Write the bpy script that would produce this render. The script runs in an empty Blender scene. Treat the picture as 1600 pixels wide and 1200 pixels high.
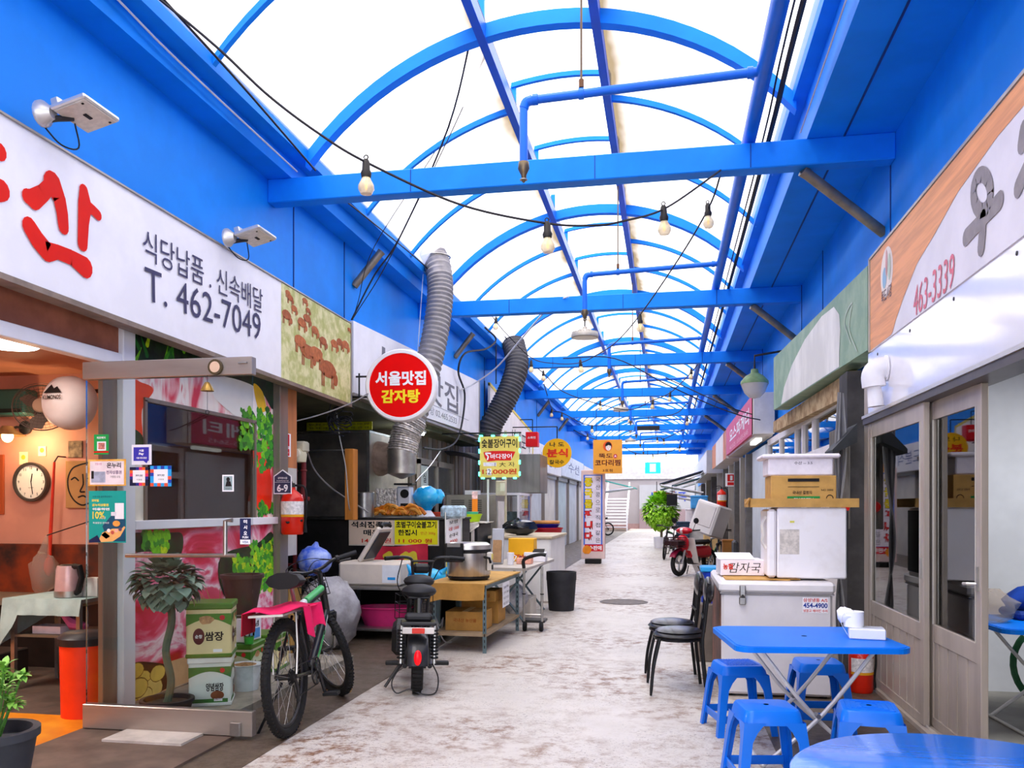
import bpy, bmesh, math, random
from mathutils import Vector as V, Matrix, Euler
random.seed(7)
SC = bpy.context.scene
COL = SC.collection
PI = math.pi

# ---------------------------------------------------------------- camera
CAM_H, YAW, FPX, HORIZON = 1.5, math.atan(241/1308.0), 1308.0, 792.0
cd = bpy.data.cameras.new('camera'); cam = bpy.data.objects.new('camera', cd); COL.objects.link(cam)
cam.location = (0, 0, CAM_H); cam.rotation_euler = (PI/2, 0, YAW)
cd.sensor_width = 36; cd.lens = FPX/1600*36; cd.shift_y = (HORIZON-600)/1600; cd.clip_end = 300
SC.camera = cam
# ---------------------------------------------------------------- sky, light, exposure
W = bpy.data.worlds.new('sky'); SC.world = W; W.use_nodes = True
nt = W.node_tree; bg = nt.nodes['Background']
tc = nt.nodes.new('ShaderNodeTexCoord'); sx = nt.nodes.new('ShaderNodeSeparateXYZ'); cr = nt.nodes.new('ShaderNodeValToRGB')
nt.links.new(tc.outputs['Generated'], sx.inputs[0]); nt.links.new(sx.outputs['Z'], cr.inputs[0]); nt.links.new(cr.outputs[0], bg.inputs['Color'])
cr.color_ramp.elements[0].position = 0.0; cr.color_ramp.elements[0].color = (.80, .82, .86, 1)
cr.color_ramp.elements[1].position = 0.5; cr.color_ramp.elements[1].color = (1, .985, 1, 1)
bg.inputs['Strength'].default_value = 1.75
sl = bpy.data.lights.new('sun', 'SUN'); so = bpy.data.objects.new('sun', sl); COL.objects.link(so)
sl.energy = 1.2; sl.angle = math.radians(25); sl.color = (1, .97, .93); so.rotation_euler = (math.radians(22), math.radians(-12), 0)
SC.view_settings.view_transform = 'Standard'; SC.view_settings.look = 'None'
SC.view_settings.exposure = 1.2; SC.view_settings.gamma = 1; SC.view_settings.use_curve_mapping = False
try:
    SC.cycles.max_bounces = 10; SC.cycles.diffuse_bounces = 6; SC.cycles.glossy_bounces = 4
    SC.cycles.transmission_bounces = 8; SC.cycles.transparent_max_bounces = 24
    SC.cycles.caustics_reflective = False; SC.cycles.caustics_refractive = False
    SC.cycles.sample_clamp_indirect = 6; SC.cycles.use_denoising = True
except Exception: pass

def at(px, py, X=None, Y=None, Z=None):
    """the point of a wall (X), a cross plane (Y) or a level (Z) that a pixel of the 1600x1200 photo sees"""
    s, c = math.sin(YAW), math.cos(YAW); k = (px-800)/FPX; kx, ky, kz = k*c-s, k*s+c, (HORIZON-py)/FPX
    d = X/kx if X is not None else Y/ky if Y is not None else (Z-CAM_H)/kz
    return V((kx*d, ky*d, CAM_H+kz*d))

# ---------------------------------------------------------------- materials
def lin(h):
    h = h.lstrip('#'); o = []
    for i in (0, 2, 4):
        c = int(h[i:i+2], 16)/255; o.append(c/12.92 if c <= .04045 else ((c+.055)/1.055)**2.4)
    return (*o, 1)
_MC = {}
def M(hexc, rough=.55, metal=0, noise=.1, scale=6, bump=0, spec=.28, emit=0, second=None, detail=4, lo=.4, hi=.62, stretch=None, coat=0, alpha=1):
    key = (hexc, rough, metal, noise, scale, bump, spec, emit, second, detail, lo, hi, stretch, coat, alpha)
    if key in _MC: return _MC[key]
    m = bpy.data.materials.new('mat_'+hexc.strip('#')); m.use_nodes = True
    n = m.node_tree; b = n.nodes['Principled BSDF']; col = lin(hexc)
    b.inputs['Roughness'].default_value = rough; b.inputs['Metallic'].default_value = metal
    b.inputs['Specular IOR Level'].default_value = spec
    if coat: b.inputs['Coat Weight'].default_value = coat; b.inputs['Coat Roughness'].default_value = .08
    if alpha < 1: b.inputs['Alpha'].default_value = alpha
    if emit:
        b.inputs['Emission Color'].default_value = col; b.inputs['Emission Strength'].default_value = emit
    t = n.nodes.new('ShaderNodeTexCoord'); no = n.nodes.new('ShaderNodeTexNoise')
    no.inputs['Scale'].default_value = scale; no.inputs['Detail'].default_value = detail; no.inputs['Roughness'].default_value = .6
    if stretch:
        mp = n.nodes.new('ShaderNodeMapping'); mp.inputs['Scale'].default_value = stretch
        n.links.new(t.outputs['Object'], mp.inputs[0]); n.links.new(mp.outputs[0], no.inputs['Vector'])
    else: n.links.new(t.outputs['Object'], no.inputs['Vector'])
    r = n.nodes.new('ShaderNodeValToRGB'); e = r.color_ramp.elements
    e[0].position, e[1].position = lo, hi
    if second: e[0].color, e[1].color = col, lin(second)
    else:
        e[0].color = (*[max(0, x*(1-noise)) for x in col[:3]], 1); e[1].color = (*[min(1, x*(1+noise*.6)) for x in col[:3]], 1)
    n.links.new(no.outputs['Fac'], r.inputs[0]); n.links.new(r.outputs[0], b.inputs['Base Color'])
    if bump:
        bp = n.nodes.new('ShaderNodeBump'); bp.inputs['Strength'].default_value = bump; bp.inputs['Distance'].default_value = .02
        n.links.new(no.outputs['Fac'], bp.inputs['Height']); n.links.new(bp.outputs[0], b.inputs['Normal'])
    _MC[key] = m
    return m
def glass_mat(name, tint=(.93, .96, .95), ior=1.55, rough=.02):
    if name in _MC: return _MC[name]
    m = bpy.data.materials.new(name); m.use_nodes = True; n = m.node_tree; n.nodes.remove(n.nodes['Principled BSDF'])
    o = n.nodes['Material Output']; tr = n.nodes.new('ShaderNodeBsdfTransparent'); gl = n.nodes.new('ShaderNodeBsdfGlossy')
    tr.inputs[0].default_value = (*tint, 1); gl.inputs['Roughness'].default_value = rough
    fr = n.nodes.new('ShaderNodeFresnel'); fr.inputs['IOR'].default_value = ior; mx = n.nodes.new('ShaderNodeMixShader')
    n.links.new(fr.outputs[0], mx.inputs[0]); n.links.new(tr.outputs[0], mx.inputs[1]); n.links.new(gl.outputs[0], mx.inputs[2]); n.links.new(mx.outputs[0], o.inputs[0])
    _MC[name] = m
    return m
def sheet_mat(name, hexc, clear=.5, rough=.3, second=None, lo=.56, hi=.72):
    """thin translucent plastic: part of the light passes straight, part is scattered"""
    if name in _MC: return _MC[name]
    m = bpy.data.materials.new(name); m.use_nodes = True; n = m.node_tree; n.nodes.remove(n.nodes['Principled BSDF'])
    o = n.nodes['Material Output']; col = lin(hexc)
    tr = n.nodes.new('ShaderNodeBsdfTransparent'); tl = n.nodes.new('ShaderNodeBsdfTranslucent'); df = n.nodes.new('ShaderNodeBsdfDiffuse')
    m1 = n.nodes.new('ShaderNodeMixShader'); m2 = n.nodes.new('ShaderNodeMixShader'); m1.inputs[0].default_value = .45; m2.inputs[0].default_value = clear
    for s in (tr, tl, df): s.inputs[0].default_value = col
    if second:
        t = n.nodes.new('ShaderNodeTexCoord'); mp = n.nodes.new('ShaderNodeMapping'); no = n.nodes.new('ShaderNodeTexNoise'); r = n.nodes.new('ShaderNodeValToRGB')
        mp.inputs['Scale'].default_value = (.9, .35, .9); no.inputs['Scale'].default_value = 1.6; no.inputs['Detail'].default_value = 3
        r.color_ramp.elements[0].position, r.color_ramp.elements[1].position = lo, hi
        r.color_ramp.elements[0].color, r.color_ramp.elements[1].color = col, lin(second)
        n.links.new(t.outputs['Object'], mp.inputs[0]); n.links.new(mp.outputs[0], no.inputs[0]); n.links.new(no.outputs['Fac'], r.inputs[0])
        for s in (tr, tl, df): n.links.new(r.outputs[0], s.inputs[0])
    n.links.new(tl.outputs[0], m1.inputs[1]); n.links.new(df.outputs[0], m1.inputs[2])
    n.links.new(m1.outputs[0], m2.inputs[1]); n.links.new(tr.outputs[0], m2.inputs[2]); n.links.new(m2.outputs[0], o.inputs[0])
    _MC[name] = m
    return m

# ---------------------------------------------------------------- mesh builder
def rot(ax, deg): return Matrix.Rotation(math.radians(deg), 4, ax)
def tr(x, y, z): return Matrix.Translation((x, y, z))
_TX = {}
TXT = bpy.data.objects.new('lettering_source', bpy.data.curves.new('lettering_source', 'FONT'))
class MB:
    def __init__(s, T=None): s.v, s.f, s.m, s.sm, s.mats, s.T = [], [], [], [], [], T or Matrix()
    def put(s, vs, fs, mat, sm=False):
        if mat not in s.mats: s.mats.append(mat)
        i = s.mats.index(mat); o = len(s.v); s.v += [s.T @ V(p) for p in vs]
        for f in fs: s.f.append([a+o for a in f]); s.m.append(i); s.sm.append(sm)
        return s
    def box(s, c, d, m, bev=0, R=None):
        x, y, z = d[0]/2, d[1]/2, d[2]/2; R = R or Matrix(); c = V(c)
        if not bev:
            vs = [(i*x, j*y, k*z) for i in (-1, 1) for j in (-1, 1) for k in (-1, 1)]
            fs = [(0, 1, 3, 2), (4, 6, 7, 5), (0, 4, 5, 1), (2, 3, 7, 6), (0, 2, 6, 4), (1, 5, 7, 3)]
        else:
            b = min(bev, x*.99, y*.99, z*.99); vs = []; ix = {}
            for i in (-1, 1):
                for j in (-1, 1):
                    for k in (-1, 1):
                        for a, p in enumerate(((i*x, j*(y-b), k*(z-b)), (i*(x-b), j*y, k*(z-b)), (i*(x-b), j*(y-b), k*z))):
                            ix[i, j, k, a] = len(vs); vs.append(p)
            fs = []
            for q in (-1, 1):
                cyc = ((-1, -1), (1, -1), (1, 1), (-1, 1)) if q > 0 else ((-1, -1), (-1, 1), (1, 1), (1, -1))
                fs.append([ix[q, a, b2, 0] for a, b2 in cyc]); fs.append([ix[b2, q, a, 1] for a, b2 in cyc]); fs.append([ix[a, b2, q, 2] for a, b2 in cyc])
            for i in (-1, 1):
                for j in (-1, 1):
                    for a, f in ((2, lambda k: (i, j, k)),):
                        e = [ix[i, j, -1, 0], ix[i, j, 1, 0], ix[i, j, 1, 1], ix[i, j, -1, 1]]; fs.append(e if i*j < 0 else e[::-1])
                    e = [ix[i, -1, j, 0], ix[i, 1, j, 0], ix[i, 1, j, 2], ix[i, -1, j, 2]]; fs.append(e if i*j > 0 else e[::-1])
                    e = [ix[-1, i, j, 1], ix[1, i, j, 1], ix[1, i, j, 2], ix[-1, i, j, 2]]; fs.append(e if i*j < 0 else e[::-1])
                    for k in (-1, 1):
                        e = [ix[i, j, k, 0], ix[i, j, k, 1], ix[i, j, k, 2]]; fs.append(e if i*j*k > 0 else e[::-1])
        return s.put([c + (R @ V(p)) for p in vs], fs, m)
    def bx(s, a, b, m, bev=0):
        return s.box([(a[i]+b[i])/2 for i in range(3)], [abs(b[i]-a[i]) for i in range(3)], m, bev)
    def tube(s, pts, r, m, n=8, closed=False, sm=True, flat=1):
        P = [V(p) for p in pts]; k = len(P); R = r if isinstance(r, (list, tuple)) else [r]*k
        T = []
        for i in range(k):
            a = P[(i-1) % k] if closed or i else P[i]; b = P[(i+1) % k] if closed or i < k-1 else P[i]
            d = (b-a); T.append(d.normalized() if d.length > 1e-9 else V((0, 0, 1)))
        u = T[0].orthogonal().normalized()
        if abs(T[0].z) < .95: u = (V((0, 0, 1))-T[0]*T[0].z).normalized()
        vs = []
        for i in range(k):
            u = (u-T[i]*u.dot(T[i])); u = u.normalized() if u.length > 1e-6 else T[i].orthogonal().normalized()
            w = T[i].cross(u)
            for j in range(n):
                a = 2*PI*(j+.5)/n; vs.append(P[i]+(u*math.cos(a)*flat+w*math.sin(a))*R[i])
        fs = []
        for i in range(k if closed else k-1):
            for j in range(n):
                a, b = i*n+j, i*n+(j+1) % n; c, d = ((i+1) % k)*n+(j+1) % n, ((i+1) % k)*n+j
                fs.append((a, b, c, d))
        if not closed: fs += [list(range(n))[::-1], [(k-1)*n+j for j in range(n)]]
        return s.put(vs, fs, m, sm)
    def lathe(s, prof, m, c=(0, 0, 0), n=20, R=None, sm=True, a0=0, a1=360, sx=1, sy=1):
        R = R or Matrix(); c = V(c); k = len(prof); full = abs(a1-a0) >= 360; q = n if full else n+1; vs = []
        for r, z in prof:
            for j in range(q):
                a = math.radians(a0+(a1-a0)*j/n); vs.append(c+R @ V((r*math.cos(a)*sx, r*math.sin(a)*sy, z)))
        fs = []
        for i in range(k-1):
            for j in range(n):
                a, b = i*q+j, i*q+(j+1) % q; fs.append((a, b, b+q, a+q))
        if full:
            if prof[0][0] > 1e-5: fs.append([j for j in range(n)][::-1])
            if prof[-1][0] > 1e-5: fs.append([(k-1)*q+j for j in range(n)])
        return s.put(vs, fs, m, sm)
    def ring(s, c, R0, r, m, n=32, k=8, R=None):
        R = R or Matrix(); c = V(c)
        return s.tube([c+R @ V((R0*math.cos(2*PI*i/n), R0*math.sin(2*PI*i/n), 0)) for i in range(n)], r, m, k, True)
    def blob(s, c, r, m, n=12, k=7, jit=0, R=None):
        if not isinstance(r, (tuple, list)): r = (r, r, r)
        R = R or Matrix(); c = V(c); vs = [c+R @ V((0, 0, -r[2]))]
        for i in range(1, k):
            p = PI*i/k
            for j in range(n):
                a = 2*PI*j/n; q = 1+random.uniform(-jit, jit)
                vs.append(c+R @ V((r[0]*math.sin(p)*math.cos(a)*q, r[1]*math.sin(p)*math.sin(a)*q, -r[2]*math.cos(p)*q)))
        vs.append(c+R @ V((0, 0, r[2]))); fs = []; L = len(vs)-1
        for j in range(n):
            fs.append((0, 1+(j+1) % n, 1+j)); fs.append((L, 1+(k-2)*n+j, 1+(k-2)*n+(j+1) % n))
            for i in range(k-2):
                a, b = 1+i*n+j, 1+i*n+(j+1) % n; fs.append((a, b, b+n, a+n))
        return s.put(vs, fs, m, True)
    def prism(s, poly, o, u, w, th, m, sm=False):
        """polygon (a,b) laid at o + a*u + b*w and thickened along u x w by th"""
        o, u, w = V(o), V(u), V(w); nn = u.cross(w).normalized()*th; k = len(poly)
        P = [o+u*a+w*b for a, b in poly]
        A = sum(poly[i][0]*poly[(i+1) % k][1]-poly[(i+1) % k][0]*poly[i][1] for i in range(k))
        if A < 0: P = P[::-1]
        vs = P+[p+nn for p in P]
        fs = [list(range(k))[::-1], [k+i for i in range(k)]]+[(i, (i+1) % k, k+(i+1) % k, k+i) for i in range(k)]
        return s.put(vs, fs, m, sm)
    def grid(s, fn, nu, nv, m, sm=True, th=0):
        vs = [V(fn(i/nu, j/nv)) for i in range(nu+1) for j in range(nv+1)]; q = nv+1
        fs = [(i*q+j, (i+1)*q+j, (i+1)*q+j+1, i*q+j+1) for i in range(nu) for j in range(nv)]
        if th:
            bm = bmesh.new(); bv = [bm.verts.new(p) for p in vs]
            for f in fs: bm.faces.new([bv[i] for i in f])
            bm.normal_update(); L = len(vs); vs = vs+[v.co-v.normal*th for v in bv]; bm.free()
            fs2 = [[a+L for a in f][::-1] for f in fs]
            e = [i*q for i in range(nu+1)]; b1 = [i*q+nv for i in range(nu+1)]
            rim = [j for j in range(q)]+[i*q+nv for i in range(1, nu+1)]+[nu*q+j for j in range(nv-1, -1, -1)]+[i*q for i in range(nu-1, 0, -1)]
            fs = fs+fs2+[(rim[i], rim[(i+1) % len(rim)], rim[(i+1) % len(rim)]+L, rim[i]+L) for i in range(len(rim))]
        return s.put(vs, fs, m, sm)
    def text(s, body, o, u, w, wid, hei, m, bold=0, off=.003, slant=0, sp=1):
        """lettering fitted into wid x hei, centred on o, reading along u with w upwards"""
        key = (body, bold, slant, sp)
        if key not in _TX:
            cu = TXT.data; cu.body = body; cu.offset = bold; cu.shear = slant; cu.resolution_u = 3; cu.space_character = sp
            me = bpy.data.meshes.new_from_object(TXT); vs = [tuple(v.co) for v in me.vertices]; fs = [tuple(p.vertices) for p in me.polygons]
            bpy.data.meshes.remove(me); _TX[key] = (vs, fs)
        vs, fs = _TX[key]
        if not vs: return s
        xs = [v[0] for v in vs]; ys = [v[1] for v in vs]; x0, x1, y0, y1 = min(xs), max(xs), min(ys), max(ys)
        o, u, w = V(o), V(u).normalized(), V(w).normalized(); nn = u.cross(w)*off; kx = wid/max(1e-6, x1-x0); ky = hei/max(1e-6, y1-y0)
        return s.put([o+nn+u*((a-(x0+x1)/2)*kx)+w*((b-(y0+y1)/2)*ky) for a, b, _ in vs], fs, m)
    def build(s, name, parent=None, label=None, weld=False):
        me = bpy.data.meshes.new(name); me.from_pydata([tuple(p) for p in s.v], [], s.f)
        for m in s.mats: me.materials.append(m)
        me.polygons.foreach_set('material_index', s.m); me.polygons.foreach_set('use_smooth', s.sm); me.validate(); me.update()
        if any(s.sm):
            bm = bmesh.new(); bm.from_mesh(me)
            for e in bm.edges:
                if len(e.link_faces) == 2 and e.calc_face_angle(0) > .75: e.smooth = False
            bm.to_mesh(me); bm.free()
        o = bpy.data.objects.new(name, me); COL.objects.link(o)
        if parent is not None: o.parent = parent
        if label: o['label'] = label
        return o
def tag(o, label, cat, group=None):
    o['label'] = label; o['category'] = cat
    if group: o['group'] = group
    return o
def thing(name, label, cat, loc=(0, 0, 0), rz=0, group=None):
    o = bpy.data.objects.new(name, None); COL.objects.link(o); o.location = loc; o.rotation_euler = (0, 0, math.radians(rz)); o.empty_display_size = .1
    return tag(o, label, cat, group)
def solo(name, b, label, cat, loc=(0, 0, 0), rz=0, group=None):
    o = b.build(name); o.location = loc; o.rotation_euler = (0, 0, math.radians(rz)); return tag(o, label, cat, group)
def struct(name, b, parent=None):
    o = b.build(name, parent)
    if parent is None: o['kind'] = 'structure'
    return o
def copy_tree(o, parent=None):
    c = o.copy(); COL.objects.link(c); c.parent = parent
    for ch in [x for x in SC.objects if x.parent == o]: copy_tree(ch, c)
    return c
def dup(o, loc, rz=None, label=None, group=None):
    c = copy_tree(o); c.location = loc
    if rz is not None: c.rotation_euler = (0, 0, math.radians(rz))
    if label: c['label'] = label
    if group: c['group'] = group
    return c
def curve(pts, n=6):
    """Catmull-Rom through points"""
    P = [V(p) for p in pts]; P = [P[0]*2-P[1]]+P+[P[-1]*2-P[-2]]; o = []
    for i in range(1, len(P)-2):
        a, b, c, d = P[i-1:i+3]
        for j in range(n):
            t = j/n; o.append(.5*((b*2)+(c-a)*t+(a*2-b*5+c*4-d)*t*t+(b*3-a-c*3+d)*t**3))
    return o+[P[-2]]
UX, UY, UZ, NX, NY = V((1, 0, 0)), V((0, 1, 0)), V((0, 0, 1)), V((-1, 0, 0)), V((0, -1, 0))
# a few shared materials
BLUE = M('#0d86ec', .5, 0, .08, 1.5, spec=.15); BLUE2 = M('#0c80ea', .45, 0, .08, 2, spec=.18)
WHITE = M('#eceaee', .5, 0, .04, 3); OFFW = M('#e2dfdd', .55, 0, .08, 5); CREAM = M('#e6dccb', .55, 0, .06, 5)
STEEL = M('#a9a6a2', .32, .9, .12, 9); ALU = M('#a39b92', .38, .45, .08, 8, stretch=(1, 1, .15)); DARKST = M('#3c3a3a', .45, .6, .15, 8)
BLACK = M('#141416', .5, 0, .2, 8); RUB = M('#1b1a1a', .8, 0, .2, 20); CHAR = M('#2a2a2e', .6, 0, .2, 6)
RED = M('#d41414', .4, 0, .06, 4); CARD = M('#c79a55', .8, 0, .12, 7); CARD2 = M('#b98842', .8, 0, .15, 6)
INK = M('#1a1718', .7, 0, .05, 4); INKR = M('#d02a12', .6, 0, .05, 4); INKB = M('#3d3a5c', .6, 0, .03, 4)
GLASS = glass_mat('clear_glass'); GLASSR = glass_mat('shop_glass', (.86, .9, .9), 1.9)
PLAST = M('#066cdc', .35, 0, .05, 4, spec=.3, coat=.12)
def stroke(b, pts, r, m, n, off=0):
    """brush stroke lying in the plane with normal n: pts 3D, r half-width (number or list)"""
    P = [V(p)+V(n)*off for p in pts]; n = V(n).normalized(); R = r if isinstance(r, (list, tuple)) else [r]*len(P)
    e1 = n.orthogonal().normalized(); e2 = n.cross(e1)
    for i, p in enumerate(P):
        q = p+n*.0003*(i % 2); b.put([q+(e1*math.cos(a*PI/6)+e2*math.sin(a*PI/6))*R[i] for a in range(12)], [list(range(12))], m)
        if i:
            d = (P[i]-P[i-1]).normalized(); s = n.cross(d); o = n*.00015
            b.put([P[i-1]-s*R[i-1]+o, P[i]-s*R[i]+o, P[i]+s*R[i]+o, P[i-1]+s*R[i-1]+o], [(0, 1, 2, 3)], m)
    return b
def disc(b, c, u, w, ru, rw, m, off=0, n=20, jit=0):
    c, u, w = V(c), V(u), V(w); nn = u.cross(w)*off
    return b.put([c+nn+u*(ru*(1+random.uniform(-jit, jit))*math.cos(2*PI*i/n))+w*(rw*(1+random.uniform(-jit, jit))*math.sin(2*PI*i/n)) for i in range(n)], [list(range(n))], m)
def rect(b, c, u, w, wid, hei, m, off=0):
    c, u, w = V(c), V(u), V(w); c = c+u.cross(w)*off; a, d = u*wid/2, w*hei/2
    return b.put([c-a-d, c+a-d, c+a+d, c-a+d], [(0, 1, 2, 3)], m)
def marbled(name, stops, scale=3, dist=3, det=6, stretch=(1, 1, 1)):
    if name in _MC: return _MC[name]
    m = bpy.data.materials.new(name); m.use_nodes = True; n = m.node_tree; b = n.nodes['Principled BSDF']; L = n.links
    t = n.nodes.new('ShaderNodeTexCoord'); mp = n.nodes.new('ShaderNodeMapping'); mp.inputs['Scale'].default_value = stretch
    no = n.nodes.new('ShaderNodeTexNoise'); no.inputs['Scale'].default_value = scale; no.inputs['Detail'].default_value = det; no.inputs['Distortion'].default_value = dist
    r = n.nodes.new('ShaderNodeValToRGB'); e = r.color_ramp.elements
    while len(e) < len(stops): e.new(.5)
    for i, (p, c) in enumerate(stops): e[i].position = p; e[i].color = lin(c)
    L.new(t.outputs['Object'], mp.inputs[0]); L.new(mp.outputs[0], no.inputs[0]); L.new(no.outputs['Fac'], r.inputs[0]); L.new(r.outputs[0], b.inputs['Base Color'])
    b.inputs['Roughness'].default_value = .45; _MC[name] = m
    return m
# ================================================================ the arcade: floor, walls, gutters, roof
YB, BAY, NB = 7.35, 4.87, 9           # first cross beam, bay length, number of bays ahead
def floor_mat(name, base, dirt, dark, s, lo, hi, spots=.5):
    m = bpy.data.materials.new(name); m.use_nodes = True; n = m.node_tree; b = n.nodes['Principled BSDF']; L = n.links
    t = n.nodes.new('ShaderNodeTexCoord')
    def noise(sc, det, ro=.6, st=None):
        q = n.nodes.new('ShaderNodeTexNoise'); q.inputs['Scale'].default_value = sc; q.inputs['Detail'].default_value = det; q.inputs['Roughness'].default_value = ro
        if st:
            mp = n.nodes.new('ShaderNodeMapping'); mp.inputs['Scale'].default_value = st; L.new(t.outputs['Object'], mp.inputs[0]); L.new(mp.outputs[0], q.inputs[0])
        else: L.new(t.outputs['Object'], q.inputs[0])
        return q
    def ramp(src, p0, p1, c0=(0, 0, 0, 1), c1=(1, 1, 1, 1)):
        r = n.nodes.new('ShaderNodeValToRGB'); e = r.color_ramp.elements; e[0].position, e[1].position, e[0].color, e[1].color = p0, p1, c0, c1; L.new(src.outputs[0], r.inputs[0]); return r
    def mix(f, a, c, typ='MIX'):
        x = n.nodes.new('ShaderNodeMix'); x.data_type = 'RGBA'; x.blend_type = typ
        L.new(f.outputs[0], x.inputs[0])
        L.new(a.outputs[2] if a.bl_idname == 'ShaderNodeMix' else a.outputs[0], x.inputs[6])
        if isinstance(c, tuple): x.inputs[7].default_value = c
        else: L.new(c.outputs[0], x.inputs[7])
        return x
    base_n = ramp(noise(2.2, 6), .3, .7, tuple(v*.88 if i < 3 else 1 for i, v in enumerate(lin(base))), lin(base))
    big = ramp(noise(s, 6, .65), lo, hi); worn = noise(7, 8, .75); worn_r = ramp(worn, .47, .60)
    mul = n.nodes.new('ShaderNodeMath'); mul.operation = 'MULTIPLY'; L.new(big.outputs[0], mul.inputs[0]); L.new(worn_r.outputs[0], mul.inputs[1])
    x1 = mix(mul, base_n, lin(dirt))
    sp = ramp(noise(46, 5, .8), .565, .63); bigsp = ramp(noise(1.4, 3), .36, .56)
    m2 = n.nodes.new('ShaderNodeMath'); m2.operation = 'MULTIPLY'; L.new(sp.outputs[0], m2.inputs[0]); L.new(bigsp.outputs[0], m2.inputs[1])
    m3 = n.nodes.new('ShaderNodeMath'); m3.operation = 'MULTIPLY'; m3.inputs[1].default_value = spots; L.new(m2.outputs[0], m3.inputs[0])
    x2 = mix(m3, x1, lin(dark)); L.new(x2.outputs[2], b.inputs['Base Color'])
    rr = ramp(worn, .3, .7, (.32, .32, .32, 1), (.6, .6, .6, 1)); L.new(rr.outputs[0], b.inputs['Roughness'])
    bp = n.nodes.new('ShaderNodeBump'); bp.inputs['Strength'].default_value = .35; bp.inputs['Distance'].default_value = .012; L.new(worn.outputs[0], bp.inputs['Height']); L.new(bp.outputs[0], b.inputs['Normal'])
    return m
FLOOR = floor_mat('lane_concrete', '#c9c1b8', '#7d5a42', '#40352f', .5, .42, .58, 1)
STRIP = floor_mat('side_concrete', '#625446', '#4a3a2d', '#2a211a', .8, .34, .6, .7)
b = MB(); b.bx((-2.4, -6, -.1), (.66, 75, 0), FLOOR); struct('floor', b)
b = MB(); b.bx((-3.85, -6, -.1), (-2.4, 75, .004), STRIP); b.bx((.66, -6, -.1), (1.72, 75, .004), STRIP); struct('floor_side_strip', b)
b = MB(); b.bx((-8, -6, -.1), (-3.85, 75, .002), M('#5a4a40', .6, 0, .3, 3)); b.bx((1.72, -6, -.1), (6, 75, .002), M('#9a958c', .5, 0, .25, 2)); struct('floor_inside', b)
# upper walls, with panel joints
b = MB()
b.bx((-3.95, -6, 2.96), (-3.70, 51, 5.2), BLUE)
for y in (7.9, 9.25, 12.9, 16.9, 20.5, 24): b.bx((-3.70, y, 3.6), (-3.692, y+.012, 4.59), M('#0b2f78', .6))
struct('wall_left_upper', b)
b = MB(); b.bx((1.86, -6, 2.72), (2.2, 51, 5.2), BLUE)
for y in (7.5, 10.6, 12.2, 17): b.bx((1.852, y, 3.5), (1.86, y+.012, 4.59), M('#0b2f78', .6))
struct('wall_right_upper', b)
b = MB(); b.prism([(-3.7, 4.59), (-3.46, 4.59), (-3.46, 4.75), (-3.31, 4.75), (-3.31, 4.88), (-3.7, 4.88)], (0, 51, 0), UX, UZ, 57, BLUE); struct('trim_left', b)
b = MB(); b.prism([(1.86, 4.59), (1.16, 4.59), (1.16, 4.93), (1.05, 4.93), (1.05, 5.15), (1.86, 5.15)], (0, 51, 0), UX, UZ, 57, BLUE)
b.bx((1.45, -6, 4.582), (1.465, 51, 4.59), M('#0b2f78', .6)); struct('trim_right', b)
# cross beams, one object each
bm0 = MB(); bm0.bx((-3.7, 0, -.11), (1.86, .16, .11), BLUE2, .008)
for x in (-2.3, -.62, .7): bm0.bx((x, -.004, -.1), (x+.008, .0, .1), M('#0d3f95', .6))
beam = struct('beam', bm0); beam.location = (0, YB, 4.48)
for k in range(-1, NB):
    if k == 0: continue
    c = beam.copy(); COL.objects.link(c); c.location = (0, YB+BAY*k, 4.48)
# roof arcs: circle through the two gutters
AX0, AX1, AZ0, AZ1 = -3.33, 1.08, 4.82, 4.98
def roof_z(x, up=0):
    t = (x-AX0)/(AX1-AX0); cx = (AX0+AX1)/2; hw = (AX1-AX0)/2; rise = 1.02; R = (hw*hw+rise*rise)/(2*rise)
    return math.sqrt(max(0, R*R-(x-cx)**2))-(R-rise)+AZ0+(AZ1-AZ0)*t+up
def arc(x0, x1, n, up=0): return [(x0+(x1-x0)*i/n, 0, roof_z(x0+(x1-x0)*i/n, up)) for i in range(n+1)]
def strip_arch(x0, x1, n, wy, h, up, m):
    b = MB(); A = arc(x0, x1, n, up)
    def fn(u, v):
        return A[round(u*n)]
    vs = []; fs = []
    for i, (x, _, z) in enumerate(A):
        vs += [(x, -wy/2, z-h), (x, wy/2, z-h), (x, wy/2, z), (x, -wy/2, z)]
    for i in range(n):
        for j in range(4): fs.append((i*4+j, (i+1)*4+j, (i+1)*4+(j+1) % 4, i*4+(j+1) % 4))
    fs += [(3, 2, 1, 0), (n*4, n*4+1, n*4+2, n*4+3)]
    return b.put([(x, y, z) for x, y, z in vs], [f[::-1] for f in fs], m)
a0 = struct('roof_arch', strip_arch(AX0, AX1, 26, .11, .13, 0, BLUE2)); a0.location = (0, YB+.08, 0)
r0 = struct('roof_rib', strip_arch(AX0, -1.64, 12, .05, .06, 0, BLUE2)); r0.location = (0, YB+BAY/3, 0)
r1 = struct('roof_rib', strip_arch(-.61, AX1, 12, .05, .06, 0, BLUE2)); r1.location = (0, YB+BAY/3, 0)
UPC = .26
r2 = struct('roof_rib', strip_arch(-1.66, -.59, 8, .05, .05, UPC, BLUE2)); r2.location = (0, YB+BAY/3, 0)
for k in range(-2, NB):
    if k: c = a0.copy(); COL.objects.link(c); c.location = (0, YB+.08+BAY*k, 0)
    for q in (1, 2):
        for r in (r0, r1, r2):
            if k == 0 and q == 1: continue
            c = r.copy(); COL.objects.link(c); c.location = (0, YB+BAY*(k+q/3), 0)
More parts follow.
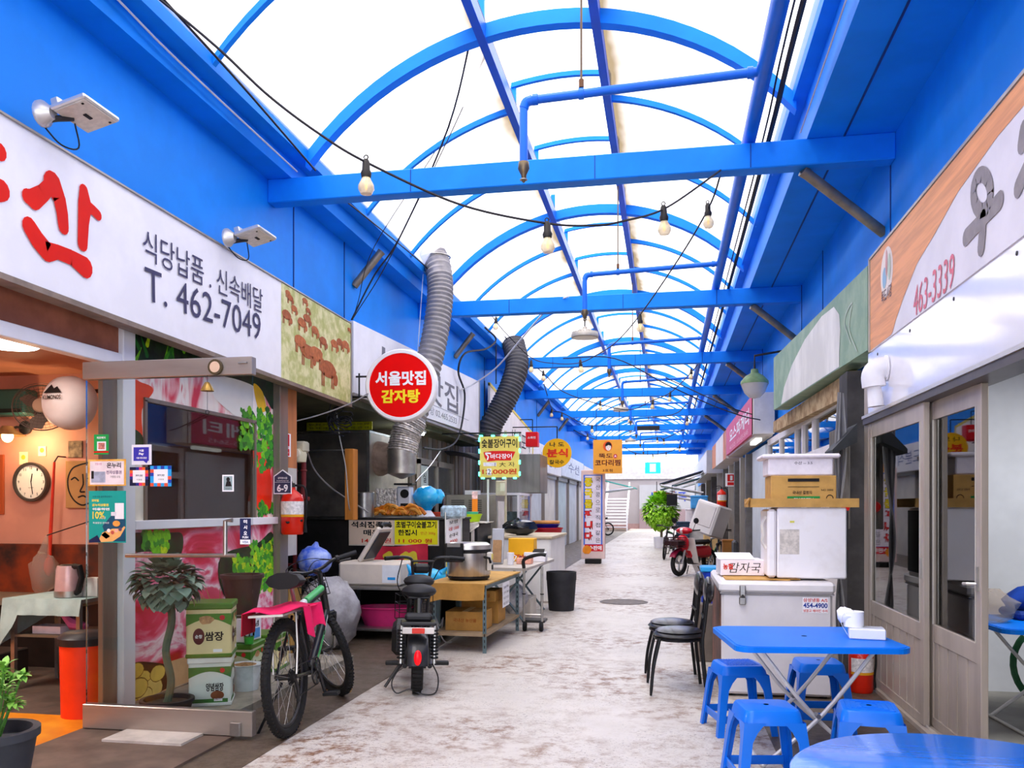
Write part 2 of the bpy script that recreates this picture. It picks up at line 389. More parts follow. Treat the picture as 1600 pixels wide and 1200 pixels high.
for x in (-1.64, -.61):
    b = MB(); z = roof_z(x); b.bx((x-.04, -6, z-.14), (x+.04, 51, z), M('#1259c8', .4, 0, .1, 2))
    for k in range(-1, NB):
        for q in range(3): b.bx((x-.03, YB+BAY*(k+q/3), z), (x+.03, YB+BAY*(k+q/3)+.05, z+UPC-.02), BLUE2)
    struct('roof_purlin', b)
SHEET = sheet_mat('roof_sheet', '#f4f0f2', .55, second='#e2dbcf'); SHEETC = sheet_mat('roof_sheet_clear', '#ffffff', .7)
b = MB()
DIRTY = sheet_mat('roof_sheet_dirty', '#7d6e56', .5, second='#f4f0f2', lo=.15, hi=.85)
_n = DIRTY.node_tree; _no = next(x for x in _n.nodes if x.type == 'TEX_NOISE'); _r = next(x for x in _n.nodes if x.type == 'VALTORGB'); _tc = next(x for x in _n.nodes if x.type == 'TEX_COORD')
_s = _n.nodes.new('ShaderNodeSeparateXYZ'); _a = _n.nodes.new('ShaderNodeMath'); _a.operation = 'ADD'; _a.inputs[1].default_value = 1.125; _b = _n.nodes.new('ShaderNodeMath'); _b.operation = 'ABSOLUTE'
_c = _n.nodes.new('ShaderNodeMapRange'); _c.inputs[1].default_value = .5; _c.inputs[2].default_value = .93; _c.inputs[3].default_value = -.55; _c.inputs[4].default_value = .6; _d = _n.nodes.new('ShaderNodeMath'); _d.operation = 'ADD'; _no.inputs['Scale'].default_value = 2.6
_n.links.new(_tc.outputs['Object'], _s.inputs[0]); _n.links.new(_s.outputs[0], _a.inputs[0]); _n.links.new(_a.outputs[0], _b.inputs[0]); _n.links.new(_b.outputs[0], _c.inputs[0]); _n.links.new(_c.outputs[0], _d.inputs[0]); _n.links.new(_no.outputs['Fac'], _d.inputs[1]); _n.links.new(_d.outputs[0], _r.inputs[0])
for x0, x1, up, m in ((AX0-.05, -2.05, .01, SHEET), (-2.05, -1.6, .01, DIRTY), (-.65, -.25, .01, DIRTY), (-.25, AX1+.05, .01, SHEET), (-1.75, -.5, UPC+.03, SHEETC)):
    A = arc(x0, x1, 14, up)
    b.grid(lambda u, v: (A[round(u*14)][0], -6+57*v, A[round(u*14)][2]), 14, 12, m)
o = struct('roof', b)
# ================================================================ butcher's shop on the left
XS = -3.6
zb = lambda y: 2.865-.0188*y
zt = lambda y: 3.695-.0075*y
sg = thing('shop_sign', 'long white butcher shop sign with red brush letter, phone number and a photo of cattle', 'sign', (0, 0, 0))
b = MB(); b.prism([(1.2, zb(1.2)), (9.21, zb(9.21)), (9.21, zt(9.21)), (1.2, zt(1.2))], (-3.7, 0, 0), UY, UZ, .095, WHITE); b.build('panel', sg)
b = MB(); b.prism([(1.2, zb(1.2)-.035), (9.23, zb(9.21)-.035), (9.23, zb(9.21)), (1.2, zb(1.2))], (-3.71, 0, 0), UY, UZ, .12, M('#8b7a6c', .5, .3, .2, 6))
b.prism([(1.2, zt(1.2)), (9.23, zt(9.21)), (9.23, zt(9.21)+.012), (1.2, zt(1.2)+.012)], (-3.71, 0, 0), UY, UZ, .12, ALU)
b.prism([(9.21, zb(9.21)), (9.23, zb(9.21)), (9.23, zt(9.21)), (9.21, zt(9.21))], (-3.71, 0, 0), UY, UZ, .12, ALU); b.build('trim', sg)
pp = lambda x, y: at(x, y, X=XS)
b = MB(); RB = M('#de1c0e', .5, 0, .04, 3, spec=.1)
q = lambda x, y: pp(x/4.2875, 160+y/4.2857)
stroke(b, [q(185, 630), q(225, 650), q(285, 610), q(345, 545)], [.045, .06, .05, .045], RB, UX, .002)
stroke(b, [q(335, 490), q(350, 545), q(395, 640), q(415, 740), q(424, 835)], [.03, .075, .055, .05, .045], RB, UX, .0024)
stroke(b, [q(560, 590), q(568, 680), q(558, 800), q(552, 950)], [.04, .062, .05, .045], RB, UX, .002)
stroke(b, [q(575, 690), q(620, 720), q(655, 755)], [.045, .035, .035], RB, UX, .0024)
stroke(b, [q(195, 830), q(250, 920), q(315, 1000), q(380, 1000), q(480, 1040), q(570, 1105)], [.055, .06, .06, .045, .048, .068], RB, UX, .002)
stroke(b, [pp(-8, 235), pp(-1, 237)], .05, RB, UX, .002); stroke(b, [pp(-20, 300), pp(2, 297)], .06, RB, UX, .002)
def on_sign(b, body, px0, py0, px1, py1, hei, m, bold=0):
    a, c = pp(px0, py0), pp(px1, py1); d = c-a; b.text(body, (a+c)/2, d, UZ-d.normalized()*UZ.dot(d.normalized()), d.length, hei, m, bold, .003)
b.build('red_brush_letter', sg); b = MB()
on_sign(b, '식당납품 . 신속배달', 223, 380, 410, 472, .215, INKB, 0)
on_sign(b, 'T. 462-7049', 226, 442, 407, 512, .235, INKB, 0)
b.build('lettering', sg)
b = MB(); GR = M('#aeb06c', .7, 0, .3, 9, second='#d8d3a0')
yq = (7.44, 9.2); b.prism([(yq[0], zb(yq[0])+.005), (yq[1], zb(yq[1])+.005), (yq[1], zt(yq[1])-.005), (yq[0], zt(yq[0])-.005)], (-3.606, 0, 0), UY, UZ, .008, GR)
CW = [M('#b4663a', .7, 0, .2, 20), M('#a55a34', .7, 0, .2, 20)]
for i, (x, y, s) in enumerate(((262, 215, .5), (275, 245, .6), (362, 262, .55), (380, 318, .5), (298, 308, .6), (255, 345, .9), (345, 390, .9), (374, 365, .8), (420, 435, .8), (468, 498, .85), (535, 515, .9), (565, 505, .8), (600, 520, .9), (620, 430, .4), (335, 500, 1.2), (378, 560, 1.5), (428, 575, 1.5), (498, 665, 1.9))):
    c = at(380+x/3.75, 400+y/3.75, X=-3.596); h = .1*s; cm = CW[i % 2]; o = .0006*(i % 5)
    disc(b, c, UY, UZ, h*1.15, h*.5, cm, o, 14, .08); disc(b, c+UY*h*1.1-UZ*h*.45, UY, UZ, h*.32, h*.36, cm, o+.0003, 10)
    for dx in (-.85, -.6, .55, .8): rect(b, c+UY*h*dx-UZ*h*.65, UY, UZ, h*.17, h*.75, cm, o)
b.build('cattle_photo', sg)
# flood lamps over the sign
def flood(px, py, lab):
    p = at(px, py, X=-3.58); p.z += .05; t = thing('flood_light', lab, 'lamp', p, 0, 'flood lamps above the butcher sign')
    MT = M('#d8d4cf', .35, .6, .06, 6); R = rot('Y', -14)
    b = MB(); b.lathe([(.075, -.02), (.075, 0), (.05, .03), (.035, .06), (.0, .06)], MT, (.03, 0, .02), 16, rot('Y', 90)); b.build('mount', t)
    b = MB(); b.tube([(.0, 0, -.02), (.09, .03, 0), (.14, .1, .03)], .018, DARKST, 8); b.tube(curve([(.0, .02, -.03), (.06, .1, -.12), (.1, .2, -.1), (.12, .14, .02)], 5), .005, BLACK, 5); b.build('arm', t)
    b = MB(T=tr(.21, .12, .05) @ R); b.box((0, 0, .012), (.23, .32, .03), MT, .008); b.box((-.09, -.08, .05), (.05, .12, .05), MT, .006)
    for i in range(6): b.box((0, -.11+i*.044, .035), (.17, .006, .03), MT)
    h = b.build('housing', t); b = MB(T=tr(.21, .12, .05) @ R); b.box((0, 0, -.006), (.2, .285, .008), M('#cfc3b4', .25, .1, .1, 30)); b.box((.01, .0, -.012), (.02, .06, .006), INK)
    for y in (-.12, .12): b.box((.07, y, -.012), (.012, .012, .004), INK)
    b.build('lens', h)
flood(62, 197, 'square flood lamp above the red brush letter of the butcher sign'); flood(352, 385, 'square flood lamp above the phone number of the butcher sign')
# ---- shop front
WF = M('#f1eff3', .4, 0, .04, 3); JAMB = M('#94877a', .35, .5, .2, 4, stretch=(1, 1, .1))
b = MB(); b.bx((-3.92, 5.36, 0), (-3.80, 5.5, 2.85), WF, .006); struct('trim_1', b)
b = MB(); b.bx((-3.9, 1.5, 2.5), (-3.81, 5.36, 2.59), WF, .005); struct('trim_2', b)
b = MB(); b.bx((-3.88, 1.5, 2.59), (-3.84, 5.4, 2.95), M('#a0614a', .6, 0, .2, 4)); struct('trim_3', b)
b = MB(); b.bx((-3.885, 5.2, 0), (-3.845, 5.355, 2.495), JAMB, .004); struct('trim_4', b)
b = MB(); b.bx((-3.96, 5.5, 0), (-3.82, 8.2, .07), M('#8a8074', .7, 0, .35, 9, bump=.3)); struct('trim_5', b)
w1 = struct('window_1', MB().bx((-3.9, 5.5, 1.33), (-3.80, 7.78, 1.40), WF, .005))
b = MB(); b.bx((-3.9, 5.5, .06), (-3.83, 5.53, 2.8), JAMB); b.bx((-3.9, 7.75, .06), (-3.83, 7.78, 2.8), JAMB); b.bx((-3.9, 5.65, 1.4), (-3.825, 5.68, 2.3), JAMB); b.bx((-3.9, 7.35, 1.4), (-3.825, 7.38, 2.3), JAMB); b.bx((-3.9, 5.65, 2.29), (-3.825, 7.38, 2.32), JAMB); b.build('window_frame', w1)
MEAT = marbled('meat_print', [(0, '#7d0512'), (.40, '#c00f22'), (.47, '#dd2a50'), (.54, '#ee86a0'), (.58, '#f9dfe2'), (.64, '#e0486a'), (1, '#b3102a')], 1.5, 1.3, 9, (1, 1, 1.6))
BACON = marbled('bacon_print', [(0, '#c0102c'), (.42, '#e03450'), (.48, '#f6a9ac'), (.55, '#fbe6de'), (.62, '#fff2ea'), (.68, '#e8505e'), (1, '#c8182e')], 2.0, .9, 3, (1, 2.2, .7))
DKG = M('#1d3a1a', .5, 0, .4, 8, second='#0e170d'); XW = -3.842
b = MB(); b.bx((-3.87, 5.53, .08), (-3.845, 7.75, 1.33), MEAT)
LG = [M('#3f9a26', .5, 0, .2, 30), M('#76c81e', .5, 0, .2, 30), M('#c6e21c', .5, 0, .2, 30), M('#1f6a22', .5, 0, .2, 30)]
def leafy(x0, y0, x1, y1, k, bright=1):
    for i in range(k):
        x, y = random.uniform(x0, x1), random.uniform(y0, y1); c = at(x, y, X=XW); r = random.uniform(.018, .05)
        disc(b, c, UY, UZ, r, r*.9, LG[random.choice((0, 1, 1, 2) if bright > 1 else (0, 3, 0, 1) if bright == 1 else (3, 3, 0))], .002*i/k+.002, 9, .3)
def patch(pts, m, off=.001):
    k = len(pts); P = [V((x, y, 0)) for x, y in pts]; o = []
    for i in range(k):
        a, p, c, d = P[i-1], P[i], P[(i+1) % k], P[(i+2) % k]
        for j in range(5): t = j/5; o.append(.5*((p*2)+(c-a)*t+(a*2-p*5+c*4-d)*t*t+(p*3-a-c*3+d)*t**3))
    b.put([at(q.x, q.y, X=XW+off) for q in o], [list(range(len(o)))[::-1]], m)
patch([(203, 835), (225, 832), (262, 832), (285, 835), (280, 870), (240, 880), (203, 852)], DKG)
leafy(238, 832, 262, 862, 60, 2); leafy(222, 832, 240, 858, 20, 1)
patch([(203, 870), (232, 862), (262, 872), (300, 890), (330, 905), (290, 900), (250, 905), (203, 900)], M('#f4c9cf', .5, 0, .25, 12, second='#d9607c'), .0012)
patch([(345, 870), (400, 850), (427, 835), (427, 930), (395, 960), (350, 930)], DKG); leafy(366, 872, 427, 925, 190, 2); leafy(392, 845, 427, 880, 60, 2)
patch([(395, 925), (427, 905), (427, 970), (400, 985)], M('#f7d9e0', .5, 0, .25, 12, second='#e0487a'), .0014)
patch([(203, 1060), (262, 1035), (300, 1030), (300, 1082), (203, 1112)], M('#dcb98a', .6, 0, .15, 4), .0012); patch([(203, 1040), (240, 1035), (270, 1045), (262, 1075), (203, 1090)], M('#23100e', .5), .0016)
POT = M('#e8c95e', .5, 0, .15, 6)
for x, y, r in ((212, 1048, .06), (222, 1062, .07), (246, 1052, .065), (216, 1075, .075), (238, 1076, .085), (206, 1088, .06), (226, 1086, .06)):
    disc(b, at(x, y, X=XW), UY, UZ, r*1.56, r*1.02, M('#7a5a1c', .5), .0022+(r*1e3 % 7)*.0004, 14, .04); disc(b, at(x, y, X=XW), UY, UZ, r*1.46, r*.93, M(('#e8c95e', '#efd578', '#dcb84a')[int(x) % 3], .5, 0, .15, 6), .0024+(r*1e3 % 7)*.0004, 14, .04)
b.build('meat_print', w1)
b = MB(); b.bx((-3.87, 5.53, 2.31), (-3.845, 7.75, 2.8), BACON); b.bx((-3.87, 5.53, 1.4), (-3.845, 5.65, 2.31), BACON); b.bx((-3.87, 7.38, 1.4), (-3.845, 7.75, 2.31), BACON)
patch([(203, 505), (300, 540), (427, 592), (427, 640), (400, 605), (330, 585), (203, 580)], DKG, .0012)
for i in range(16):
    x = random.uniform(206, 330); c = at(x, random.uniform(535, 575), X=XW); a = random.uniform(-.9, .9); stroke(b, [c, c+(UY*math.sin(a)+UZ*math.cos(a))*.16], [.022, .004], LG[random.randrange(4)], UX, .002+.0001*i)
patch([(203, 600), (222, 598), (240, 610), (222, 640), (222, 690), (203, 690)], M('#f04a1e', .35, 0, .15, 3)); patch([(203, 672), (222, 680), (222, 705), (203, 720)], M('#25401d', .4, 0, .3, 5), .0016)
patch([(203, 720), (224, 735), (224, 812), (203, 816)], M('#f2ead8', .45, 0, .1, 4), .0015)
patch([(330, 590), (400, 600), (418, 640), (425, 690), (398, 670), (370, 652), (335, 620)], M('#fbf4ee', .4, 0, .06, 3)); patch([(396, 600), (410, 612), (416, 640), (404, 640)], M('#f4c322', .4), .0016)
leafy(374, 640, 425, 700, 150, 1); leafy(398, 690, 426, 735, 60, 1)
patch([(397, 690), (420, 730), (425, 770), (420, 798), (400, 790), (397, 740)], M('#ee2f12', .3, 0, .15, 3), .0032); leafy(400, 785, 427, 806, 45, 1)
b.build('pork_print', w1)
b = MB(); b.bx((-3.86, 5.68, 1.4), (-3.85, 7.35, 2.29), GLASSR); b.build('pane', w1)
# grey steel post at the corner
b = MB(); b.bx((-3.95, 7.78, 0), (-3.78, 7.96, 2.8), JAMB, .006); struct('trim_6', b)
b = MB(); b.bx((-3.95, 7.965, 1.9), (-3.8, 8.2, 2.8), M('#c07a4a', .6, 0, .15, 3, stretch=(4, 4, .3))); struct('trim_7', b)
b = MB(); b.bx((-3.95, 7.965, 1.0), (-3.8, 8.2, 1.9), M('#c9c5bd', .5, 0, .1, 3)); struct('trim_8', b)
# ---- open glass door, swung out square to the wall
YD = 5.0
d1 = struct('door_1', MB().bx((-3.82, YD-.006, .12), (-2.62, YD+.006, 2.36), glass_mat('door_glass', (.9, .93, .92), 1.35)))
SS = M('#a89c92', .3, .55, .12, 5, stretch=(.2, 1, 1))
b = MB(); b.bx((-3.83, YD-.03, 2.35), (-2.61, YD+.03, 2.465), SS, .004); b.bx((-2.64, YD-.03, 2.42), (-2.70, YD-.045, 2.43), STEEL); b.build('top_rail', d1)
b = MB(); b.bx((-3.83, YD-.03, .025), (-2.61, YD+.03, .185), SS, .004); b.bx((-2.75, YD-.06, .03), (-2.68, YD-.03, .12), STEEL, .005); b.build('bottom_rail', d1)
D = lambda x, y, o=.05: at(x, y, Y=YD-o)
b = MB(); b.tube([D(197, 868), D(368, 868)], .014, STEEL, 10); b.tube([D(352, 868), D(352, 814), D(363, 813)], .014, STEEL, 10)
for x, y in ((205, 868), (352, 868), (352, 820)): b.tube([D(x, y), D(x, y, 0)], .009, STEEL, 8)
b.build('handle', d1)
b = MB(); b.tube([D(324, 586), D(324, 604)], .002, INK, 4); b.lathe([(.0, .06), (.015, .055), (.04, .01), (.042, 0), (.0, 0)], M('#b08a45', .35, .7), D(324, 611), 14); b.tube([D(324, 611), D(324, 640)], .0015, INK, 4)
b.ring(D(324, 644), .013, .002, INK, 12, 5, rot('X', 90)); b.lathe([(.05, 0), (.05, .02), (0, .02)], M('#5d5038', .4, .6), D(338, 574, .03), 18, rot('X', 90)); b.lathe([(.036, .021), (.0, .022)], M('#d8b89a', .5), D(338, 574, .03), 16, rot('X', 90)); b.build('door_bell', d1)
def stick(x0, y0, x1, y1, m, name='sticker', lab=None, extra=None, Y=YD-.009):
    b = MB(); a, c = at(x0, y0, Y=Y), at(x1, y1, Y=Y); b.bx((a.x, Y-.0015, a.z), (c.x, Y, c.z), m)
    def T(body, px, py, w, h, mm, bold=0): b.text(body, at(px, py, Y=Y-.0015), UX, UZ, w*5.3/1308, h*5.3/1308, mm, bold, .0012)
    def Rr(px0, py0, px1, py1, mm, o=.0008):
        p, r = at(px0, py0, Y=Y), at(px1, py1, Y=Y); rect(b, ((p.x+r.x)/2, Y-.0015, (p.z+r.z)/2), UX, UZ, abs(r.x-p.x), abs(r.z-p.z), mm, o)
    if extra: extra(b, T, Rr)
    return b.build(name, d1, lab)
WH, NAV = M('#f6f5f8', .5, 0, .02), M('#1b2450', .5, 0, .04)
stick(147, 679, 170, 710, M('#18a24c', .5), lab='green payment sticker with a white square', extra=lambda b, T, Rr: (T('제로페이', 158, 684, 16, 4, WH, .02), Rr(152, 690, 166, 704, WH), Rr(154, 692, 164, 702, M('#d8857a', .5, 0, .4, 60), .0011), Rr(147, 705, 170, 707.5, RED, .001)))
def e2(b, T, Rr):
    Rr(141, 721, 194, 757, M('#f3e6ea', .5)); Rr(143, 737, 165, 754, M('#aeb6cc', .5, 0, .2, 20), .001); Rr(143, 736, 147, 748, INK, .0012)
    T('온누리', 178, 727, 26, 9, INK, .03); T('전자상품권', 178, 738, 28, 6, M('#5a3a6c', .5), .02); T('가맹점 모집', 180, 745, 18, 4, INK); T('전통시장', 154, 725, 12, 4, M('#c2508c', .5))
stick(138, 718, 197, 759, M('#e9a23e', .5, 0, .35, 14, second='#f0c667'), lab='cream gift voucher sticker with an orange border', extra=e2)
def e3(b, T, Rr):
    a = lambda x, y: at(x, y, Y=YD-.0122)
    b.put([at(x_, y_, Y=YD-.0109) for x_, y_ in ((160, 822), (181, 797), (196, 812), (196, 846), (168, 846))], [(0, 1, 2, 3, 4)], M('#1b5170', .5))
    T('모바일', 149, 782, 13, 4.4, M('#f2e25a', .5), .04); T('온누리상품권', 157, 789, 30, 4.6, M('#f2e25a', .5), .04); T('이용하면', 158, 795.5, 31, 4.4, WH, .04); T('10%', 154, 805, 22, 12, M('#f2e25a', .5), .03); T('할인', 161.5, 809, 8, 4, WH, .03)
    T('전통시장 골목형상점가', 160, 776, 36, 3, NAV); T('특별할인 판매중', 158, 817, 30, 3, WH)
    Rr(180, 786, 194, 811, WH, .0016); Rr(174, 800, 182, 806, M('#e8e8f2', .5), .0018)
    disc(b, a(182, 818), UX, UZ, .028, .02, M('#f2a64a', .5), .0014, 12); SK = M('#f3b86e', .5)
    b.put([a(155, 842), a(160, 832), a(176, 826), a(190, 826), a(194, 822), a(196, 824), a(188, 838), a(176, 846), a(158, 847)], [list(range(9))], SK)
    b.put([a(158, 836), a(164, 831), a(172, 838), a(166, 842)], [(0, 1, 2, 3)], M('#3d3f4b', .4)); b.put([a(139, 844), a(152, 836), a(158, 847), a(139, 848)], [(0, 1, 2, 3)], NAV)
    for x, y, c in ((170, 829, '#f7f2ee'), (176, 832, '#c6574c'), (182, 829, '#f0b6a2'), (188, 827, '#5b4c6c')): disc(b, a(x, y), UX, UZ, .013, .013, M(c, .5), .002, 10)
stick(139, 767, 197, 848, M('#15a79c', .5, 0, .06), 'poster', 'teal discount poster reading 10%', e3)
def e4(b, T, Rr):
    Rr(209, 699, 233, 720, M('#3a35ae', .5, 0, .03)); a = lambda x, y: at(x, y, Y=YD-.0122); b.put([a(224, 720), a(231, 720), a(229, 724)], [(0, 1, 2)], M('#3a35ae', .5, 0, .03))
    T('서울', 221, 704, 9, 4, WH, .03); T('Pay', 221, 709.5, 9, 5, WH, .05); T('서울사랑상품권', 221, 715.5, 19, 3.2, WH, .02)
stick(206, 695, 237, 726, M('#ecebf3', .5, 0, .02), lab='purple speech bubble sticker', extra=e4)
def checks(x0, y0, x1, y1, cols):
    def f(b, T, Rr):
        k = 6; w, h = (x1-x0)/k, (y1-y0)/k
        for i in range(k):
            for j in range(k):
                if i in (0, k-1) or j in (0, k-1): Rr(x0+i*w, y0+j*h, x0+(i+1)*w, y0+(j+1)*h, M(cols[(i*2+j*3) % len(cols)], .5, 0, .02))
        Rr(x0+w, y0+h, x1-w, y1-h, WH, .001); T('zero pay', (x0+x1)/2, (y0+y1)/2-1, 13, 4, NAV, .02); T('가맹점', (x0+x1)/2, (y0+y1)/2+5, 10, 2.5, INK)
    return f
stick(203, 730, 232, 759, NAV, lab='sticker with navy, red and pink checked border', extra=checks(203, 730, 232, 759, ['#14183c', '#e8356a', '#14183c', '#f06a2a', '#2a2f8a']))
stick(235, 728, 268, 760, M('#2aa6ea', .5), lab='sticker with sky blue and red checked border', extra=checks(235, 728, 268, 760, ['#2aa6ea', '#2aa6ea', '#1e3fae', '#e85a3a']))
def e5(b, T, Rr):
    for s, y, w, h in (('미', 815, 6, 6), ('시', 824, 6, 6), ('오', 833, 6, 6), ('PUSH', 839.5, 10, 3.6)): T(s, 383.5, y, w, h, WH, .04)
    Rr(375.5, 843, 391.5, 850.5, WH, .001); 
    b.text('VISA', at(383.5, 847, Y=YD-.0115), UX, UZ, .04, .014, M('#6a74a0', .5), .02, .002, .2)
stick(375, 810, 392, 851, NAV, lab='navy push sign with a card logo under it', extra=e5)
def e6(b, T, Rr):
    a = lambda x, y: at(x, y, Y=YD-.0122); Rr(349.5, 744, 363.5, 766, M('#93a6a6', .5)); disc(b, a(356.5, 749), UX, UZ, .013, .015, INK, .001, 10); b.put([a(352, 760), a(354, 752), a(360, 752), a(362, 760)], [(0, 1, 2, 3)], INK); T('TICKETS', 356.5, 763.5, 11, 2.6, INK)
stick(347.5, 742, 365.5, 768, WH, lab='small white and grey sticker with a dark bust', extra=e6)
# ---- inside the butcher's
OR = M('#dc9c84', .65, 0, .12, 1.2); ORL = M('#dc9a77', .65, 0, .12, 1.5)
b = MB(); b.bx((-7.6, 7.6, 0), (-3.95, 7.7, 3.0), OR); struct('wall_butcher_back', b)
b = MB(); b.bx((-7.7, 0, 0), (-7.6, 7.7, 3.0), OR); struct('wall_butcher_far', b)
b = MB(); b.bx((-7.7, 0, 2.86), (-3.9, 7.7, 2.96), M('#c98a6c', .6, 0, .15, 1.5)); struct('ceiling_butcher', b)
b = MB(); b.bx((-7.7, 1.3, 0), (-3.9, 1.4, 3.0), OR); struct('wall_butcher_front', b)
t = thing('display_cabinet', 'dark grey display cabinet with pale lit front behind the shop window', 'cabinet'); MB().bx((-4.3, 5.78, 0), (-4.05, 7.4, 2.42), M('#5b646c', .5, 0, .2, 3), .01).build('body', t); MB().bx((-4.05, 6.75, 1.3), (-4.03, 7.35, 2.1), M('#c4d6de', .3, 0, .06, 3)).build('door', t); MB().bx((-4.04, 6.75, 2.1), (-4.02, 7.35, 2.16), M('#f2fbff', .3, emit=5)).build('light_strip', t)
al = bpy.data.lights.new('ceiling_glow', 'AREA'); ao = bpy.data.objects.new('ceiling_glow', al); COL.objects.link(ao); ao.location = (-5.6, 4.6, 2.78); al.size = .8; al.energy = 38; al.color = (1, .92, .84)
p = at(14, 533, Z=2.82); b = MB(); b.lathe([(.0, -.05), (.2, -.045), (.24, -.02), (.24, .0), (.2, .04), (.0, .04)], M('#fff6ea', .4, emit=6), (0, 0, 0), 24); solo('ceiling_light', b, 'round glowing ceiling light inside the butcher shop', 'lamp', p)
Bk = lambda x, y, o=0: at(x, y, Y=7.6-o)
# clock
c = Bk(50, 753, .03); t = thing('wall_clock', 'round white wall clock with black numerals on the orange wall', 'clock', c)
RX = rot('X', 90); b = MB(); b.lathe([(.0, -.02), (.2, -.02), (.205, .01), (.2, .035), (.175, .03), (.172, .01)], M('#55524e', .3, .5), (0, 0, 0), 36, RX); b.build('rim', t)
b = MB(); b.lathe([(.174, .0112), (0, .0118)], M('#f3efe4', .5, 0, .02), (0, 0, 0), 36, RX)
for i in range(1, 13):
    a = PI/2-i*PI/6; b.text(str(i), (.145*math.cos(a), -.0125, .145*math.sin(a)), UX, UZ, .028 if i > 9 else .016, .028, INK, .01, .002)
b.text('QUARTZ', (0, -.0125, -.06), UX, UZ, .06, .012, INK, 0, .002); b.build('dial', t)
b = MB()
for L_, w, a in ((.09, .006, PI/2-.18), (.135, .005, PI/2-2.98)): rect(b, (L_*.45*math.cos(a), -.015, L_*.45*math.sin(a)), V((math.cos(a), 0, math.sin(a))), V((-math.sin(a), 0, math.cos(a))), L_, w*2, INK, .001)
b.build('hands', t)
t = thing('face_picture', 'tan picture of a black line drawn face on the orange wall', 'picture', Bk(127, 757, .02)); b = MB(); b.box((0, 0, 0), (.34, .03, .48), M('#b98a56', .7, 0, .08, 5), .003); b.build('canvas', t)
b = MB(); f = lambda x, y: (x, -.0165, y)
for pts in ([f(.1, .22), f(0, .2), f(-.09, .16), f(-.14, .06), f(-.13, -.06), f(-.07, -.16), f(.02, -.21), f(.1, -.19)], [f(-.1, .05), f(-.06, .07), f(-.02, .04)], [f(.03, .1), f(.035, 0), f(.0, -.07), f(.05, -.075)], [f(-.02, -.13), f(.03, -.115), f(.07, -.13)], [f(.09, .06), f(.13, .055)]): stroke(b, curve(pts, 4), .008, INK, NY, .0006)
b.build('line_drawing', t)
b = MB(); b.box((0, 0, 0), (.16, .02, .62), M('#b4552c', .6, 0, .15, 4, stretch=(6, 1, .4)), .004); solo('wooden_plaque', b, 'brown wooden plaque left of the wall clock', 'plaque', Bk(-4, 757, .012))
b = MB(); b.box((0, 0, 0), (.16, .02, .17), M('#5c4a3a', .6, 0, .6, 12, second='#a58b6a'), .003); solo('framed_photo', b, 'small dark framed photo above the face picture', 'picture', Bk(118, 702, .012))
for i, (x, y, w, h, lab) in enumerate(((37, 716, .1, .13, 'cream paper notice with yellow dot under the wall lamp'), (66, 705, .09, .1, 'small cream notice right of the wall lamp'))):
    b = MB(); b.box((0, 0, 0), (w, .006, h), M('#ecd9b0', .7)); disc(b, (0, -.004, .01), UX, UZ, .025, .025, M('#e6bf3a', .6), .001); solo('paper_notice', b, lab, 'notice', Bk(x, y, .006))
t = thing('wall_lamp', 'wall lamp with warm bulb over the clock', 'lamp', Bk(40, 678, .0)); b = MB(); b.tube([(0, 0, .05), (0, -.12, .06), (-.02, -.2, .02)], .014, DARKST, 8); b.lathe([(.07, 0), (.07, .03), (.05, .04)], DARKST, (0.03, -.02, .06), 14, RX); b.build('arm', t)
b = MB(); b.lathe([(.05, .09), (.07, .06), (.16, .0), (.165, -.004), (.15, .0), (.06, .055)], M('#b98d5c', .4, .3), (-.02, -.22, -.03), 18); b.build('shade', t); b = MB(); b.blob((-.02, -.22, -.04), (.055, .055, .065), M('#ffdf9a', .4, emit=6)); b.build('bulb', t)
pl = bpy.data.lights.new('wall_bulb', 'POINT'); po = bpy.data.objects.new('wall_bulb', pl); COL.objects.link(po); po.location = Bk(40, 690, .26); pl.energy = 5; pl.color = (1, .72, .4); pl.shadow_soft_size = .06
t = thing('air_conditioner', 'dark teal wall air conditioner on the orange wall', 'air conditioner', Bk(5, 630, .12)); b = MB(); b.box((0, 0, 0), (.66, .2, .26), M('#2f5a54', .5, 0, .1, 4), .02); b.build('casing', t)
b = MB(); b.box((0, -.1, -.09), (.6, .01, .04), M('#12211f', .5)); b.build('louvre', t)
